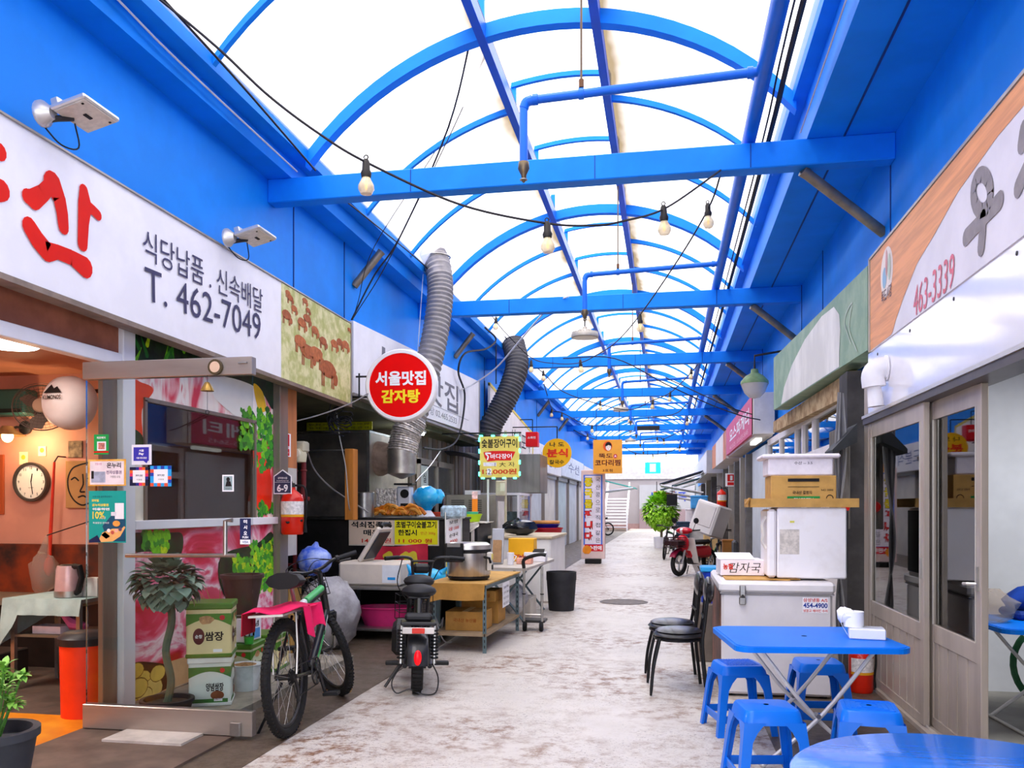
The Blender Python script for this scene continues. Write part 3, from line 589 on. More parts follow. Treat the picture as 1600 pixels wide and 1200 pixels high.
# fans
def fan(nm, c, lab, cover, R):
    t = thing(nm, lab, 'fan', c); b = MB(T=R)
    G = M('#6d635c', .45, .4)
    if cover:
        b.lathe([(.24, -.06), (.25, .02), (.225, .12), (.15, .195), (.0, .222)], M('#e6dfdf', .5, 0, .05, 4), (0, 0, 0), 28); b.put([(-.1, .06, .224), (.1, .06, .224), (.04, .12, .21), (.01, .1, .216), (-.03, .14, .205)], [(0, 1, 2, 3, 4)], INK)
        b.text('KUMONOS', (0, .02, .226), UX, UY, .2, .04, INK, .02, .004); b.build('cover', t)
    else:
        for i in range(7): b.ring((0, 0, .08-.0025*(i-3)**2*0), .05+.033*i, .0025, G, 28, 4)
        for i in range(36):
            a = 2*PI*i/36; b.tube([(.05*math.cos(a), .05*math.sin(a), .085), (.25*math.cos(a), .25*math.sin(a), .04)], .0018, G, 3)
        b.ring((0, 0, .04), .25, .006, G, 32, 5); b.build('guard', t)
        b = MB(T=R)
        for k in range(3):
            S = rot('Z', 120*k+20) @ rot('X', 18); b.put([S @ V(p) for p in ((.04, -.03, 0), (.12, -.09, 0), (.21, -.06, 0), (.22, .05, 0), (.12, .07, 0), (.04, .03, 0))], [(0, 1, 2, 3, 4, 5)], M('#7b7067', .4))
        b.build('blade', t); b = MB(T=R); b.lathe([(.0, .1), (.075, .095), (.08, .07), (.0, .06)], M('#c7a98c', .5), (0, 0, 0), 18); b.build('badge', t)
    b = MB(T=R); b.lathe([(.0, -.16), (.06, -.15), (.08, -.06), (.05, .0), (.0, 0)], M('#3b352f', .5), (0, 0, 0), 16); b.build('motor', t)
    b = MB(); b.tube([R @ V((0, 0, -.1)), V((.02, .12, .12)), V((.02, .35, .16))], .02, M('#3b352f', .5), 8); b.build('bracket', t)
Rf = rot('Z', -25) @ rot('X', 75)
fan('wall_fan', at(66, 640, Y=7.15), 'bare dusty wall fan with wire guard above the clock', 0, rot('Z', 35) @ rot('X', 66)); fan('wall_fan', at(112, 630, Y=6.85), 'wall fan wrapped in a white cover with black logo', 1, rot('Z', -6) @ rot('X', 88))
# bench, table, kettle, bin
b = MB(); b.bx((-7.5, 6.9, .0), (-5.4, 7.58, .58), M('#241a16', .5, 0, .4, 3)); b.build
t = thing('wall_bench', 'dark wooden bench along the orange wall', 'bench', (0, 0, 0)); b.build('body', t); b = MB(); b.bx((-7.5, 6.82, .58), (-5.3, 7.6, .63), M('#8b7a66', .5, 0, .2, 5), .004); b.build('seat', t)
b = MB(); b.bx((-7.5, 7.5, .63), (-4.76, 7.59, 1.12), M('#8d3a1c', .5, 0, .5, 2, second='#2e2320')); solo('bench_backrest', b, 'shiny dark red panel behind the bench', 'panel')
t = thing('side_table', 'small metal table under a pale blue green cloth inside the butcher shop', 'table', at(128, 1060, Y=6.3).to_3d()*1); t.location = (-4.95, 6.25, 0)
for x in (-.3, .3):
    for y in (-.25, .25): MB().bx((x-.017, y-.017, 0), (x+.017, y+.017, .74), STEEL).build('leg', t)
MB().bx((-.32, -.28, .72), (.32, .28, .75), STEEL).build('tabletop', t); MB().bx((-.3, -.26, .44), (.3, .26, .46), M('#6b5a48', .6)).build('shelf', t)
b = MB()
CL = M('#9fb5b0', .7, 0, .12, 6)
b.grid(lambda u, v: (-.36+.72*u, -.3+.6*v, .758), 4, 4, CL, True, .004)
def drape(u, v):
    x = -.36+.72*u; l = .13+.30*max(0, 1-u*4); return (x-.03*v*(1-u), -.302-.012*math.sin(u*26)*v-.02*v, .757-l*v)
b.grid(drape, 24, 5, CL, True, .003); b.grid(lambda u, v: (-.362-.03*v, -.3+.6*u, .757-.38*v*(1-.5*u)), 8, 4, CL, True, .003); solo('tablecloth', b, 'pale blue green cloth hanging over the small metal table', 'tablecloth', (-4.95, 6.25, 0))
t = thing('kettle', 'pink and black electric kettle on the blue green cloth', 'kettle', (-4.84, 6.12, .762)); b = MB(); b.lathe([(0, 0), (.1, 0), (.105, .02), (.095, .2), (.085, .235), (0, .24)], M('#c9a6a4', .3, .3), (0, 0, .02), 20); b.build('body', t)
b = MB(); b.lathe([(.108, 0), (.11, .05)], STEEL, (0, 0, .0), 20); b.build('base', t); b = MB(); b.tube([(.07, -.03, .25), (.13, -.04, .25), (.15, -.04, .16), (.12, -.04, .05), (.08, -.03, .03)], .026, BLACK, 8); b.build('handle', t); MB().lathe([(0, .26), (.06, .265), (.085, .25), (.085, .24)], BLACK, (0, 0, 0), 18).build('lid', t)
b = MB(); b.box((0, 0, .075), (.13, .1, .15), M('#e9e4de', .6)); solo('paper_box', b, 'white paper box beside the kettle', 'box', (-4.68, 6.22, .762))
b = MB(); b.box((0, 0, .03), (.26, .16, .06), M('#ddd3d6', .6)); solo('flat_box', b, 'flat white box on the shelf of the small table', 'box', (-5.0, 6.14, .46))
b = MB(); b.tube([(-.1, 0, .16), (0, 0, .08), (.12, 0, .06)], [.02, .05, .03], M('#c8629a', .5), 8); solo('pink_bottle', b, 'pink bottle lying on the shelf of the small table', 'bottle', (-4.8, 6.12, .455))
t = thing('trash_bin', 'red round bin with black lid just inside the butcher shop', 'bin', (-4.1, 5.35, 0)); b = MB(); b.lathe([(0, 0), (.155, 0), (.165, .52), (.0, .52)], M('#ea3a12', .5, 0, .08, 4), (0, 0, 0), 24); b.build('body', t); b = MB(); b.lathe([(.175, 0), (.18, .05), (.14, .085), (0, .09)], M('#232125', .4), (0, 0, .52), 24); b.build('lid', t)
b = MB(); b.blob((0, 0, 0), (.26, .15, .1), M('#8a6a3a', .7, 0, .3, 9), 14, 7, .18); b.blob((.1, -.06, .05), (.16, .1, .08), M('#9c7d48', .7, 0, .3, 9), 12, 6, .2); solo('cloth_sack', b, 'crumpled olive brown sack below the small table', 'sack', (-5.8, 6.1, .385))
b = MB(); b.bx((-6.3, 5.85, 0), (-5.45, 6.4, .28), M('#2b2522', .5, 0, .2, 5), .01); solo('low_cabinet', b, 'low dark cabinet under the olive sack', 'cabinet')
b = MB(); b.tube([(0, 0, .0), (-.06, .0, -1.0)], [.012, .02], M('#e03a22', .5), 8); b.blob((-.06, 0, -1.05), (.05, .05, .1), M('#c03018', .6), 8, 5); b.tube([(0, 0, .0), (0, .05, .06), (0, .158, .06)], .008, DARKST, 5); solo('red_umbrella', b, 'closed red umbrella hanging on the orange wall beside the clock', 'umbrella', Bk(85, 722, .16))
PB = sheet_mat('thin_bag', '#f0e6dc', .78); b = MB(); b.blob((0, 0, 0), (.13, .1, .19), PB, 14, 8, .14); b.tube([(0, 0, .17), (.02, .02, .34)], [.05, .012], PB, 8); b.tube([(.02, .02, .34), (.0, .83, .5)], .006, DARKST, 5); solo('plastic_bag', b, 'clear plastic bag hanging left of the kettle', 'bag', at(68, 895, Y=6.7))
b = MB(); b.bx((-6.9, 2.2, .003), (-3.86, 5.3, .012), M('#d8791a', .35, 0, .35, 3, second='#e8961f')); solo('floor_mat', b, 'shiny orange mat on the butcher shop floor', 'mat')
b = MB(); b.bx((-3.84, 2.5, .004), (-2.75, 5.0, .02), M('#6c5a4e', .6, 0, .3, 3, bump=.2)); solo('threshold_board', b, 'worn brown board in front of the open glass door', 'board')
b = MB(); b.bx((-3.5, 4.72, .02), (-2.95, 4.97, .035), M('#cfc5ba', .6, 0, .2, 4)); solo('stone_sill', b, 'pale stone slab below the open glass door', 'slab')
# ================================================================ stalls along the left
DKW = M('#3a3836', .75, 0, .35, 2); SOOT = M('#4b4743', .5, .35, .45, 2.2, second='#6d665c'); WOODO = M('#c67c32', .5, 0, .15, 3, stretch=(5, 5, .4))
b = MB(); b.bx((-6.3, 7.75, 0), (-3.96, 7.9, 2.8), DKW); struct('wall_stall_side', b)
b = MB(); b.bx((-6.4, 7.9, 0), (-6.25, 13, 2.85), DKW); struct('wall_stall_back', b)
b = MB(); b.bx((-6.4, 7.9, 2.72), (-3.7, 16.5, 2.8), M('#55563f', .7, 0, .3, 2)); struct('ceiling_stall', b)
b = MB(); b.bx((-6.3, 12.6, 0), (-3.95, 12.75, 2.8), M('#4a443c', .6, 0, .3, 2)); struct('wall_stall_end', b)
b = MB()
for i in range(46):
    y = 12.75+i*.21; b.bx((-4.2, y, 0), (-4.12+(i % 3)*.012, y+.2, 2.97), M(('#7d6a58', '#8b8580', '#6e6258')[i % 3], .55, 0, .15, 2))
struct('wall_eel_stall', b)
b = MB(); b.bx((-4.2, 22.4, 0), (-3.9, 51, 2.97), M('#d6d6da', .6, 0, .15, 1)); struct('wall_left_far', b)
# ---- plate, fire sign, extinguisher, meter at the corner post
t = thing('address_plate', 'dark navy house number plate reading 6-9 on the steel post', 'plate', at(442, 754, Y=7.755)); b = MB()
po = [(-.095, -.115), (.095, -.115), (.095, .065), (0, .13), (-.095, .065)]
b.prism(po, (0, 0, 0), UX, UZ, .006, WH); b.prism([(x*.9, y*.9) for x, y in po], (0, -.006, 0), UX, UZ, .002, M('#3a3f58', .4, 0, .05)); b.build('plate', t)
b = MB(); b.text('6-9', (0, -.009, -.055), UX, UZ, .115, .075, WH, .03, .001); b.text('성덕정15길', (0, -.009, .045), UX, UZ, .1, .02, WH, .02, .001); b.text('Seongdeokjeong 15-gil', (0, -.009, .018), UX, UZ, .125, .013, WH, 0, .001); rect(b, (0, -.009, .003), UX, UZ, .16, .003, WH, .001); b.build('lettering', t)
t = thing('fire_sign', 'red and white fire extinguisher sign with arrow on the pale post', 'sign', at(447.5, 695, X=-3.797)); b = MB(); b.box((0, 0, 0), (.006, .19, .235), WH); rect(b, (.004, 0, .048), UY, UZ, .12, .12, RED, .001); rect(b, (.004, 0, -.075), UY, UZ, .12, .07, RED, .001)
rect(b, (.004, 0, .045), UY, UZ, .04, .08, WH, .002); b.put([(.0065, -.04, -.075), (.0065, 0, -.1), (.0065, .04, -.075)], [(0, 1, 2)], WH); rect(b, (.0045, 0, -.062), UY, UZ, .04, .025, WH, .002); b.text('소화기', (.004, 0, -.026), UY, UZ, .1, .022, RED, .02, .002); b.build('panel', t)
def extinguisher(nm, lab, loc, s=1, hang=None):
    t = thing(nm, lab, 'fire extinguisher', loc); b = MB(T=Matrix.Scale(s, 4)); b.lathe([(0, 0), (.1, 0), (.112, .02), (.112, .34), (.1, .39), (.05, .43), (.03, .45), (.03, .47), (0, .47)], M('#e0240e', .3, 0, .08, 4, coat=.4), (0, 0, 0), 24); b.build('cylinder', t)
    b = MB(T=Matrix.Scale(s, 4)); b.lathe([(.114, .2), (.114, .33)], M('#ece6e2', .5, 0, .2, 40), (0, 0, 0), 16, a0=-150, a1=10); b.lathe([(.1145, .175), (.1145, .2)], M('#f0a81e', .5), (0, 0, 0), 16, a0=-150, a1=10); b.build('sticker', t, 'white and yellow label')
    b = MB(T=Matrix.Scale(s, 4)); b.box((0, 0, .49), (.04, .05, .05), DARKST, .006); b.tube([(0, 0, .52), (-.05, -.02, .54), (-.14, -.06, .53)], .009, DARKST, 6); b.tube([(0, 0, .5), (-.06, -.02, .5), (-.13, -.06, .47)], .008, DARKST, 6); b.build('handle', t)
    b = MB(T=Matrix.Scale(s, 4)); b.tube(curve([(.03, .0, .49), (.12, .02, .47), (.14, .02, .3), (.125, .02, .12)], 5), .011, BLACK, 7); b.tube([(.125, .02, .13), (.125, .02, .02)], [.012, .022], BLACK, 8); b.build('hose', t)
    if hang: b = MB(); b.tube([(-.115+.005*i, -.02, .15) for i in range(2)]+[(0, -.117, .12), (.115, -.02, .14)], .012, BLACK, 6); b.tube([(-.11, -.02, .15), (-.17, .0, .17)], .014, BLACK, 6); b.build('strap', t)
    return t
extinguisher('fire_extinguisher', 'red fire extinguisher strapped to the steel post under the 6-9 plate', at(457, 835, Y=7.83), 1, 1)
t = thing('gas_meter', 'beige gas meter on dark red pipes at the corner of the dark stall', 'meter', at(469, 706, Y=8.35)); b = MB(); b.box((0, 0, .05), (.16, .14, .12), M('#b9b49c', .5, 0, .1, 6), .02); b.lathe([(0, -.09), (.07, -.08), (.08, 0), (.06, .06), (0, .06)], M('#c9c3a6', .5, 0, .1, 6), (0, -.02, -.03), 16); b.lathe([(.045, .0), (.045, .02), (0, .022)], M('#eae4cf', .3), (0, -.09, -.02), 14, rot('X', 90)); b.build('body', t)
b = MB()
for x in (-.06, .04): b.tube([(x, 0, -.1), (x, 0, -.36), (x-.02, 0, -.5)], .026, M('#6d2326', .5, 0, .2, 6), 8); b.ring((x, 0, -.2), .026, .012, M('#6d2326', .5, 0, .2, 6), 10, 6)
b.tube([(-.1, 0, -.48), (.1, 0, -.5)], .024, M('#6d2326', .5, 0, .2, 6), 8); b.tube([(-.06, 0, -.48), (-.06, 0, -1.55)], .024, M('#6d2326', .5, 0, .2, 6), 8); b.tube([(-.06, 0, -1.2), (-.3, .0, -1.2)], .016, M('#6d2326', .5), 6); b.build('pipes', t)
# ---- sign of the potato stew house
t = thing('shop_sign', 'long white sign with grey lettering behind the grey flexible duct', 'sign'); z0, z1 = 2.84, 3.78
b = MB(); b.prism([(9.3, 2.83), (16.0, 2.9), (16.0, 3.95), (9.3, 3.68)], (-3.7, 0, 0), UY, UZ, .1, WHITE); b.build('panel', t)
b = MB(); b.text('서울맛집', (-3.6, 12.15, 3.36), UY, UZ, 4.3, .5, M('#77757d', .6), .01, .003); b.text('감자탕 02.465.2533', (-3.6, 13.1, 3.0), UY, UZ, 2.2, .13, M('#8a8890', .6), 0, .003); rect(b, (-3.6, 12.9, 3.1), UY, UZ, 4.4, .008, M('#8a8890', .6), .003); b.build('lettering', t)
b = MB(); b.bx((-3.72, 9.28, 2.8), (-3.58, 16, 2.835), ALU); b.bx((-3.7, 15.95, 2.85), (-3.59, 16.02, 3.95), ALU); b.build('trim', t)
# round red sign
c = at(628, 603, Y=9.4); t = thing('round_sign', 'round red sign with white and yellow lettering on a wall bracket', 'sign', c, 4); RXs = rot('X', 90)
b = MB(); b.lathe([(0, -.07), (.41, -.07), (.425, -.05), (.425, .05), (.41, .07), (.375, .07), (.372, .062)], M('#f5f1f0', .35, 0, .03), (0, 0, 0), 48, RXs); b.build('rim', t)
b = MB(); b.lathe([(.373, .063), (0, .064)], M('#ee0404', .5, 0, .02, spec=.08), (0, 0, 0), 48, RXs); b.text('서울맛집', (0, -.066, .08), UX, UZ, .6, .17, WH, .035, .002); b.text('감자탕', (0, -.066, -.13), UX, UZ, .46, .16, M('#ffe21a', .4, 0, .02), .04, .002); b.build('face', t)
b = MB()
for z in (.12, -.12): b.tube([(-.42, .02, z), (-.6, .02, z)], .012, BLACK, 6)
b.tube([(-.52, .02, .16), (-.52, .02, -.16)], .01, BLACK, 6); b.build('bracket', t)
# ---- grill hood and ducts
t = thing('grill_hood', 'large smoke stained metal grill hood in the dark stall', 'hood', (0, 0, 0)); b = MB(); b.bx((-5.0, 10.64, 1.365), (-3.9, 12.3, 2.5), SOOT, .004); b.build('box', t); MB().bx((-3.9, 10.66, 1.5), (-3.888, 12.3, 2.49), M('#9c9386', .45, .3, .4, 1.6, second='#c2b8a8')).build('side_panel', t); b = MB(); b.bx((-3.93, 10.63, 1.365), (-3.89, 10.66, 2.52), STEEL); b.bx((-5.0, 10.62, 2.49), (-3.885, 12.3, 2.52), STEEL); b.build('edge', t)
SIL = M('#b3aca2', .38, .75, .2, 5); FOIL = M('#d9d3cc', .3, .7, .35, 26, bump=.8)
cy = at(628, 720, Y=10.6); t = thing('exhaust_duct', 'silver and grey flexible exhaust duct rising from the grill hood to the roof', 'duct')
b = MB(); b.lathe([(.02, -.24), (.19, -.17), (.19, .14), (0, .14)], SIL, cy, 24); b.tube([cy+V((-.1, .16, .05)), cy+V((-.42, .34, .05))], [.15, .24], M('#b39c8c', .5, .4, .3, 5), 18); b.build('elbow', t)
b = MB(); pts = curve([cy+V((0, 0, .1)), at(634, 680, Y=10.65), at(645, 655, Y=10.7)], 16); b.tube(pts, [.19+.012*(i % 2)+random.uniform(-.006, .006) for i in range(len(pts))], FOIL, 20, sm=False); b.build('foil_sleeve', t)
def ridged(pts, r, m, step=.055):
    P = curve(pts, 30); Q = [P[0]]; 
    for p in P[1:]:
        if (p-Q[-1]).length > step/2: Q.append(p)
    return MB().tube(Q, [r*(1 if i % 2 else .91) for i in range(len(Q))], m, 20)
ridged([at(643, 660, Y=10.7), at(656, 620, Y=10.8), at(672, 560, Y=10.95), at(683, 505, Y=11.1), at(688, 455, Y=11.2), at(684, 415, Y=11.3), at(674, 392, Y=11.4)], .185, M('#8f8b8b', .55, .3, .15, 8)).build('flexible_hose', t)
b = MB(); b.tube([at(662, 415, Y=11.3), at(650, 590, Y=11.0)], .006, WHITE, 5); b.ring(at(681, 402, Y=11.33), .2, .012, STEEL, 20, 6); b.build('hanger', t)
t = thing('exhaust_duct', 'second darker flexible duct bending under the gutter behind the eel sign', 'duct'); ridged([at(764, 694, Y=16.35), at(766, 668, Y=16.35), at(781, 640, Y=16.4), at(797, 608, Y=16.5), at(808, 570, Y=16.7), at(802, 536, Y=17)], .24, M('#4c4b4e', .55, .2, .15, 8)).build('flexible_hose', t)
b = MB()
for x, y in ((757, 655), (775, 600)): b.tube([at(x, y, Y=16.2), at(x, y-60, Y=16.2)], .012, BLACK, 5)
b.build('hanger', t)
# ---- things inside the dark stall
b = MB(); b.box((0, 0, 0), (.105, .16, .86), WOODO, .004); b.box((-.55, .0, .42), (1.05, .02, .015), STEEL); solo('door_jamb', b, 'orange wooden jamb standing in the dark stall', 'jamb', at(549, 757, Y=9.65))
b = MB(); b.box((0, 0, 0), (1.0, .012, .17), M('#dcdc1e', .6, 0, .2, 12)); 
for i in range(9): b.text('국내산 원산지', (-.42+.105*i, -.008, .0), UX, UZ, .08, .03, INK, .01, .001); b.text('돼지 족발', (-.42+.105*i, -.008, -.05), UX, UZ, .06, .025, INK, .01, .001)
solo('menu_banner', b, 'yellow menu banner under the ceiling of the dark stall', 'banner', at(530, 663, Y=11.4))
b = MB(); b.tube([(0, -.6, 0), (0, .6, 0)], .02, M('#ffffff', .3, emit=12), 10); b.bx((-.04, -.65, .025), (.04, .65, .06), WHITE); solo('tube_light', b, 'glowing tube light under the white sign of the stew house', 'lamp', (-3.82, 12.3, 2.66))
al = bpy.data.lights.new('tube', 'AREA'); ao = bpy.data.objects.new('tube_glow', al); COL.objects.link(ao); ao.location = (-3.82, 12.3, 2.62); al.shape = 'RECTANGLE'; al.size = .05; al.size_y = 1.2; al.energy = 9; al.color = (.95, .98, 1)
b = MB(); b.lathe([(0, 0), (.13, 0), (.135, .32), (.12, .33), (0, .33)], STEEL, (0, 0, 0), 20); solo('stock_pot', b, 'tall steel pot beside the orange jamb', 'pot', at(569, 808, Y=10.47))
# counter with price signs
Yc = 10.35
t = thing('stall_counter', 'dark steel counter of the grilled pork stall', 'counter'); MB().bx((-5.2, Yc, 0), (-2.72, 11.5, 1.33), M('#2c2a2a', .45, .4, .3, 3), .01).build('body', t); MB().bx((-5.2, Yc-.03, 1.33), (-2.7, 11.5, 1.36), DARKST, .005).build('worktop', t); MB().bx((-2.74, Yc-.03, 0), (-2.69, Yc+.03, 1.36), STEEL).build('post', t)
YF = Yc-.012
def price(nm, lab, x0, y0, x1, y1, m, rows):
    a, c = at(x0, y0, Y=YF), at(x1, y1, Y=YF); t = thing(nm, lab, 'sign', ((a.x+c.x)/2, YF, (a.z+c.z)/2)); w, h = c.x-a.x, a.z-c.z
    MB().box((0, 0, 0), (w+.03, .012, h+.03), M('#e6d9c4', .5, 0, .1, 6)).build('board', t); b = MB(); rect(b, (0, -.007, 0), UX, UZ, w, h, m, .001)
    for body, cx, cy_, ww, hh, mm, bo in rows: b.text(body, (cx*w, -.008, cy_*h), UX, UZ, ww*w, hh*h, mm, bo, .0015)
    b.build('lettering', t)
YEL = M('#f6ec12', .5, 0, .03, 3)
price('price_sign', 'beige hand painted price sign for spicy pork feet on the dark counter', 547, 812, 614, 851, M('#f2d9bf', .5, 0, .04, 3), [('석쇠점족발', .0, .3, .94, .26, INK, .03), ('매운맛', .12, -.02, .6, .25, INK, .03), ('14 000원', .12, -.34, .68, .2, INKR, .02)])
price('price_sign', 'yellow hand painted price sign for charcoal grilled pork on the dark counter', 617, 812, 684, 851, YEL, [('초벌구이숯불고기', 0, .3, .94, .28, INK, .03), ('한접시', -.2, -.02, .44, .24, INK, .03), ('반근 300g', .28, -.05, .34, .14, INKR, .0), ('11 000 원', -.02, -.35, .78, .18, INKR, .02)])
b = MB(); RB2 = M('#d83048', .6, 0, .12, 4); b.grid(lambda u, v: (-.36+.72*u, .02*math.sin(u*9), .14-.28*v-.02*math.sin(u*5)), 14, 5, RB2, True, .004)
for x, s in ((-.12, 1), (.1, .9), (.2, 1.2)): stroke(b, [(x-.08*s, -.03, .0), (x-.02, -.03, .02*s), (x+.01, -.03, -.09)], [.03, .045, .03], M('#e8d23c', .5), NY, .003)
solo('red_banner', b, 'wrinkled red banner with yellow strokes hanging below the price signs', 'banner', at(626, 869, Y=YF-.05))
def heap(nm, lab, c, n, w, m):
    b = MB()
    for i in range(n):
        x = random.uniform(-w, w); a = random.uniform(-.6, .6); z = random.uniform(0, .1)*(1-abs(x)/w*.6)
        b.tube(curve([(x-.09, random.uniform(-.05, .05), .02), (x-.03, a*.05, .05+z), (x+.04, a*.05, .05+z*.9), (x+.09, 0, .02)], 4), random.uniform(.016, .026), m[i % len(m)], 6)
    o = solo(nm, b, lab, 'food', c); return o
OG = [M('#e08a24', .5, 0, .2, 14), M('#c96f1a', .5, 0, .2, 14), M('#eda548', .5, 0, .2, 14)]
h = heap('pork_skin_heap', 'left heap of orange strips on the counter in front of the foil panel', at(608, 806, Y=10.6), 26, .17, OG); h['kind'] = 'stuff'
h = heap('pork_skin_heap', 'right heap of orange strips on the counter below the white scale', at(641, 806, Y=10.6), 26, .14, OG); h['kind'] = 'stuff'
b = MB(); b.box((0, 0, 0), (.29, .03, .24), FOIL, .004); b.box((0, .05, -.12), (.29, .12, .01), FOIL); solo('foil_panel', b, 'crinkled foil splash panel standing on the counter', 'panel', at(604, 777, Y=10.75)+V((0, 0, -.0)))
t = thing('kitchen_scale', 'white kitchen scale with dark dial on the counter', 'scale', at(633, 806, Y=10.95)); MB().box((0, 0, .2), (.2, .16, .4), M('#e4e4e8', .4, 0, .06), .02).build('body', t); b = MB(); b.lathe([(0, 0), (.06, 0), (.06, .01), (0, .012)], INK, (.02, -.085, .3), 16, rot('X', 90)); b.bx((-.04, -.083, .03), (.07, -.078, .17), INK); b.build('dial', t); MB().box((0, 0, .43), (.26, .2, .025), DARKST, .006).build('pan', t)
BP = M('#12a6ee', .22, 0, .15, 6, second='#3fc2f4', coat=.5)
b = MB(); b.tube([(0, 0, -.2), (0, 0, .1)], .012, STEEL, 6); b.blob((0, 0, .03), (.19, .13, .15), BP, 18, 9, .08); b.tube([(0, 0, -.06), (.0, 0, -.17)], [.12, .05], BP, 10); b.lathe([(.05, -.14), (.12, -.235), (.0, -.235)], WHITE, (0, 0, 0), 12); b.blob((.16, 0, .04), (.08, .06, .1), BP, 10, 6, .2); solo('blue_bag', b, 'bright blue plastic bag tied over a stand on the counter', 'bag', at(667, 780, Y=11.0)+V((0, 0, .0)))
# board stand beside the counter
t = thing('notice_stand', 'steel notice stand with white price sheet beside the counter', 'stand', (0, 0, 0)); p0 = at(697, 905, Y=9.9); b = MB(); b.tube([at(696, 800, Y=9.9), V((p0.x, 9.9, 0.004))], .012, STEEL, 6); b.tube([at(721, 800, Y=10.2), V((at(721, 800, Y=10.2).x, 10.2, .004))], .012, STEEL, 6); b.build('frame', t)
b = MB(); A = at(697, 812, Y=9.88); B_ = at(720, 806, Y=10.18); dn = UZ*-.34; b.put([A, B_, B_+dn, A+dn], [(3, 2, 1, 0)], WH); u = (B_-A).normalized(); n_ = u.cross(UZ)
for i, (s, w, mm) in enumerate((('보쌈', .6, INK), ('국물 13000', .7, INKR), ('순대국', .6, INK), ('8000', .5, INKR))): b.text(s, (A+B_)/2+UZ*(-.05-.08*i), u, UZ, (B_-A).length*w, .045, mm, .01, .003)
b.build('price_sheet', t, 'white price sheet'); b = MB(); A2 = A-UZ*.42; b.put([A2, A2+u*.24, A2+u*.24-UZ*.24, A2-UZ*.24], [(3, 2, 1, 0)], M('#dcd25a', .6, 0, .1, 8)); b.text('족발', A2+u*.12-UZ*.1, u, UZ, .14, .06, INK, .01, .003); b.build('yellow_note', t, 'yellow paper note')
b = MB(); C_ = at(709, 800, Y=10.05); b.box((C_.x, 10.05, C_.z), (.27, .3, .16), M('#b7d0dd', .3, 0, .4, 14), .03); b.build('plastic_cover', t)
# steel shelf with cooler, basin and bags
t = thing('steel_shelf', 'low steel shelf in front of the dark counter', 'shelf', (0, 0, 0)); 
for z, nm in ((.6, 'top_board'), (.14, 'lower_board')): MB().bx((-3.75, 8.92, z-.03), (-2.45, 9.85, z), STEEL, .004).build('shelf_board', t)
for x in (-3.73, -2.47):
    for y in (8.94, 9.83): MB().bx((x-.022, y-.022, 0), (x+.022, y+.022, .6), M('#55666a', .4, .5, .1, 6)).build('leg', t)
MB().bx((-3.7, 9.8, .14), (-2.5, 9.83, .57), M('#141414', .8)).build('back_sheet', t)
t = thing('cool_box', 'beige cool box with its lid propped open on the steel shelf', 'cool box', (-3.32, 9.3, .6)); b = MB(); b.box((0, 0, .135), (.74, .5, .27), M('#e3d6c6', .5, 0, .06, 5), .025); b.build('body', t)
b = MB(T=tr(-.12, .0, .30) @ rot('Y', -58)); b.box((.2, 0, .0), (.46, .46, .05), M('#e3d6c6', .5, 0, .06, 5), .015); b.box((.2, -.0, -.028), (.36, .36, .02), M('#33363c', .4, 0, .1, 6)); b.tube([(.44, -.16, .0), (.46, -.1, .02), (.46, .1, .02), (.44, .16, 0)], .025, BLACK, 8); b.build('lid', t)
b = MB(); b.box((.26, -.253, .14), (.2, .006, .2), M('#eceff4', .5, 0, .06)); b.box((.27, -.258, .09), (.09, .004, .03), M('#1f9be0', .5)); b.build('label', t)
b = MB(); b.blob((0, 0, 0), (.22, .13, .12), BP, 16, 8, .1); b.tube([(-.16, -.02, .06), (-.22, -.03, .15)], [.05, .01], BP, 8); b.tube([(.18, 0, .06), (.24, 0, .12)], [.04, .01], BP, 8); solo('blue_bag', b, 'filled bright blue plastic bag at the end of the steel shelf', 'bag', (-2.66, 9.12, .70))
b = MB(); b.lathe([(0, 0), (.2, 0), (.27, .2), (.285, .2), (.285, .215), (.26, .21), (.2, .02), (0, .02)], M('#e0357a', .4, 0, .06), (0, 0, 0), 26, sx=1.2, sy=.8); solo('pink_basin', b, 'pink plastic basin on the lower board of the steel shelf', 'basin', (-3.2, 9.25, .14))
b = MB(); b.lathe([(0, 0), (.1, 0), (.13, .33), (.0, .33)], M('#6f6a68', .5, 0, .15, 5), (0, 0, 0), 18, rot('Y', 10)); solo('grey_bucket', b, 'grey bucket leaning beside the pink basin', 'bucket', (-2.72, 9.3, .15))
GB = M('#8d8a8c', .35, 0, .35, 5, second='#b4b2b6', bump=.3)
b = MB(); b.blob((0, 0, .38), (.33, .26, .38), GB, 18, 10, .08); solo('grey_bag', b, 'big grey rubbish bag between the steel post and the steel shelf', 'bag', at(505, 945, Y=8.35).xy.to_3d()+V((.07, 0, .0)))
b = MB(); b.blob((0, 0, .0), (.19, .16, .16), M('#3c66e0', .3, 0, .3, 6, second='#a9bdf2', coat=.3), 16, 8, .09); b.tube([(0, 0, .12), (.02, 0, .2)], [.06, .015], M('#3c66e0', .3, 0, .3, 6, second='#a9bdf2', coat=.3), 8); solo('blue_white_bag', b, 'blue and white knotted bag on top of the grey rubbish bag', 'bag', at(492, 876, Y=8.38))
for i, (px, py, w, h, lab) in enumerate(((458, 960, .3, .45, 'tall cardboard box between the steel post and the grey bag'), (460, 898, .28, .28, 'open cardboard box on top of the tall cardboard box'))):
    b = MB(); c = at(px, py, Y=8.25); z0 = (.004, .454)[i]; b.box((0, 0, h/2), (w*.8, .26, h), CARD, .004); 
    if i: b.box((-.17, 0, h), (.1, .28, .008), CARD2, R=rot('Y', 35)); b.box((.17, 0, h), (.1, .28, .008), CARD2, R=rot('Y', -35))
    solo('cardboard_box', b, lab, 'box', (-3.88, 8.12, z0))
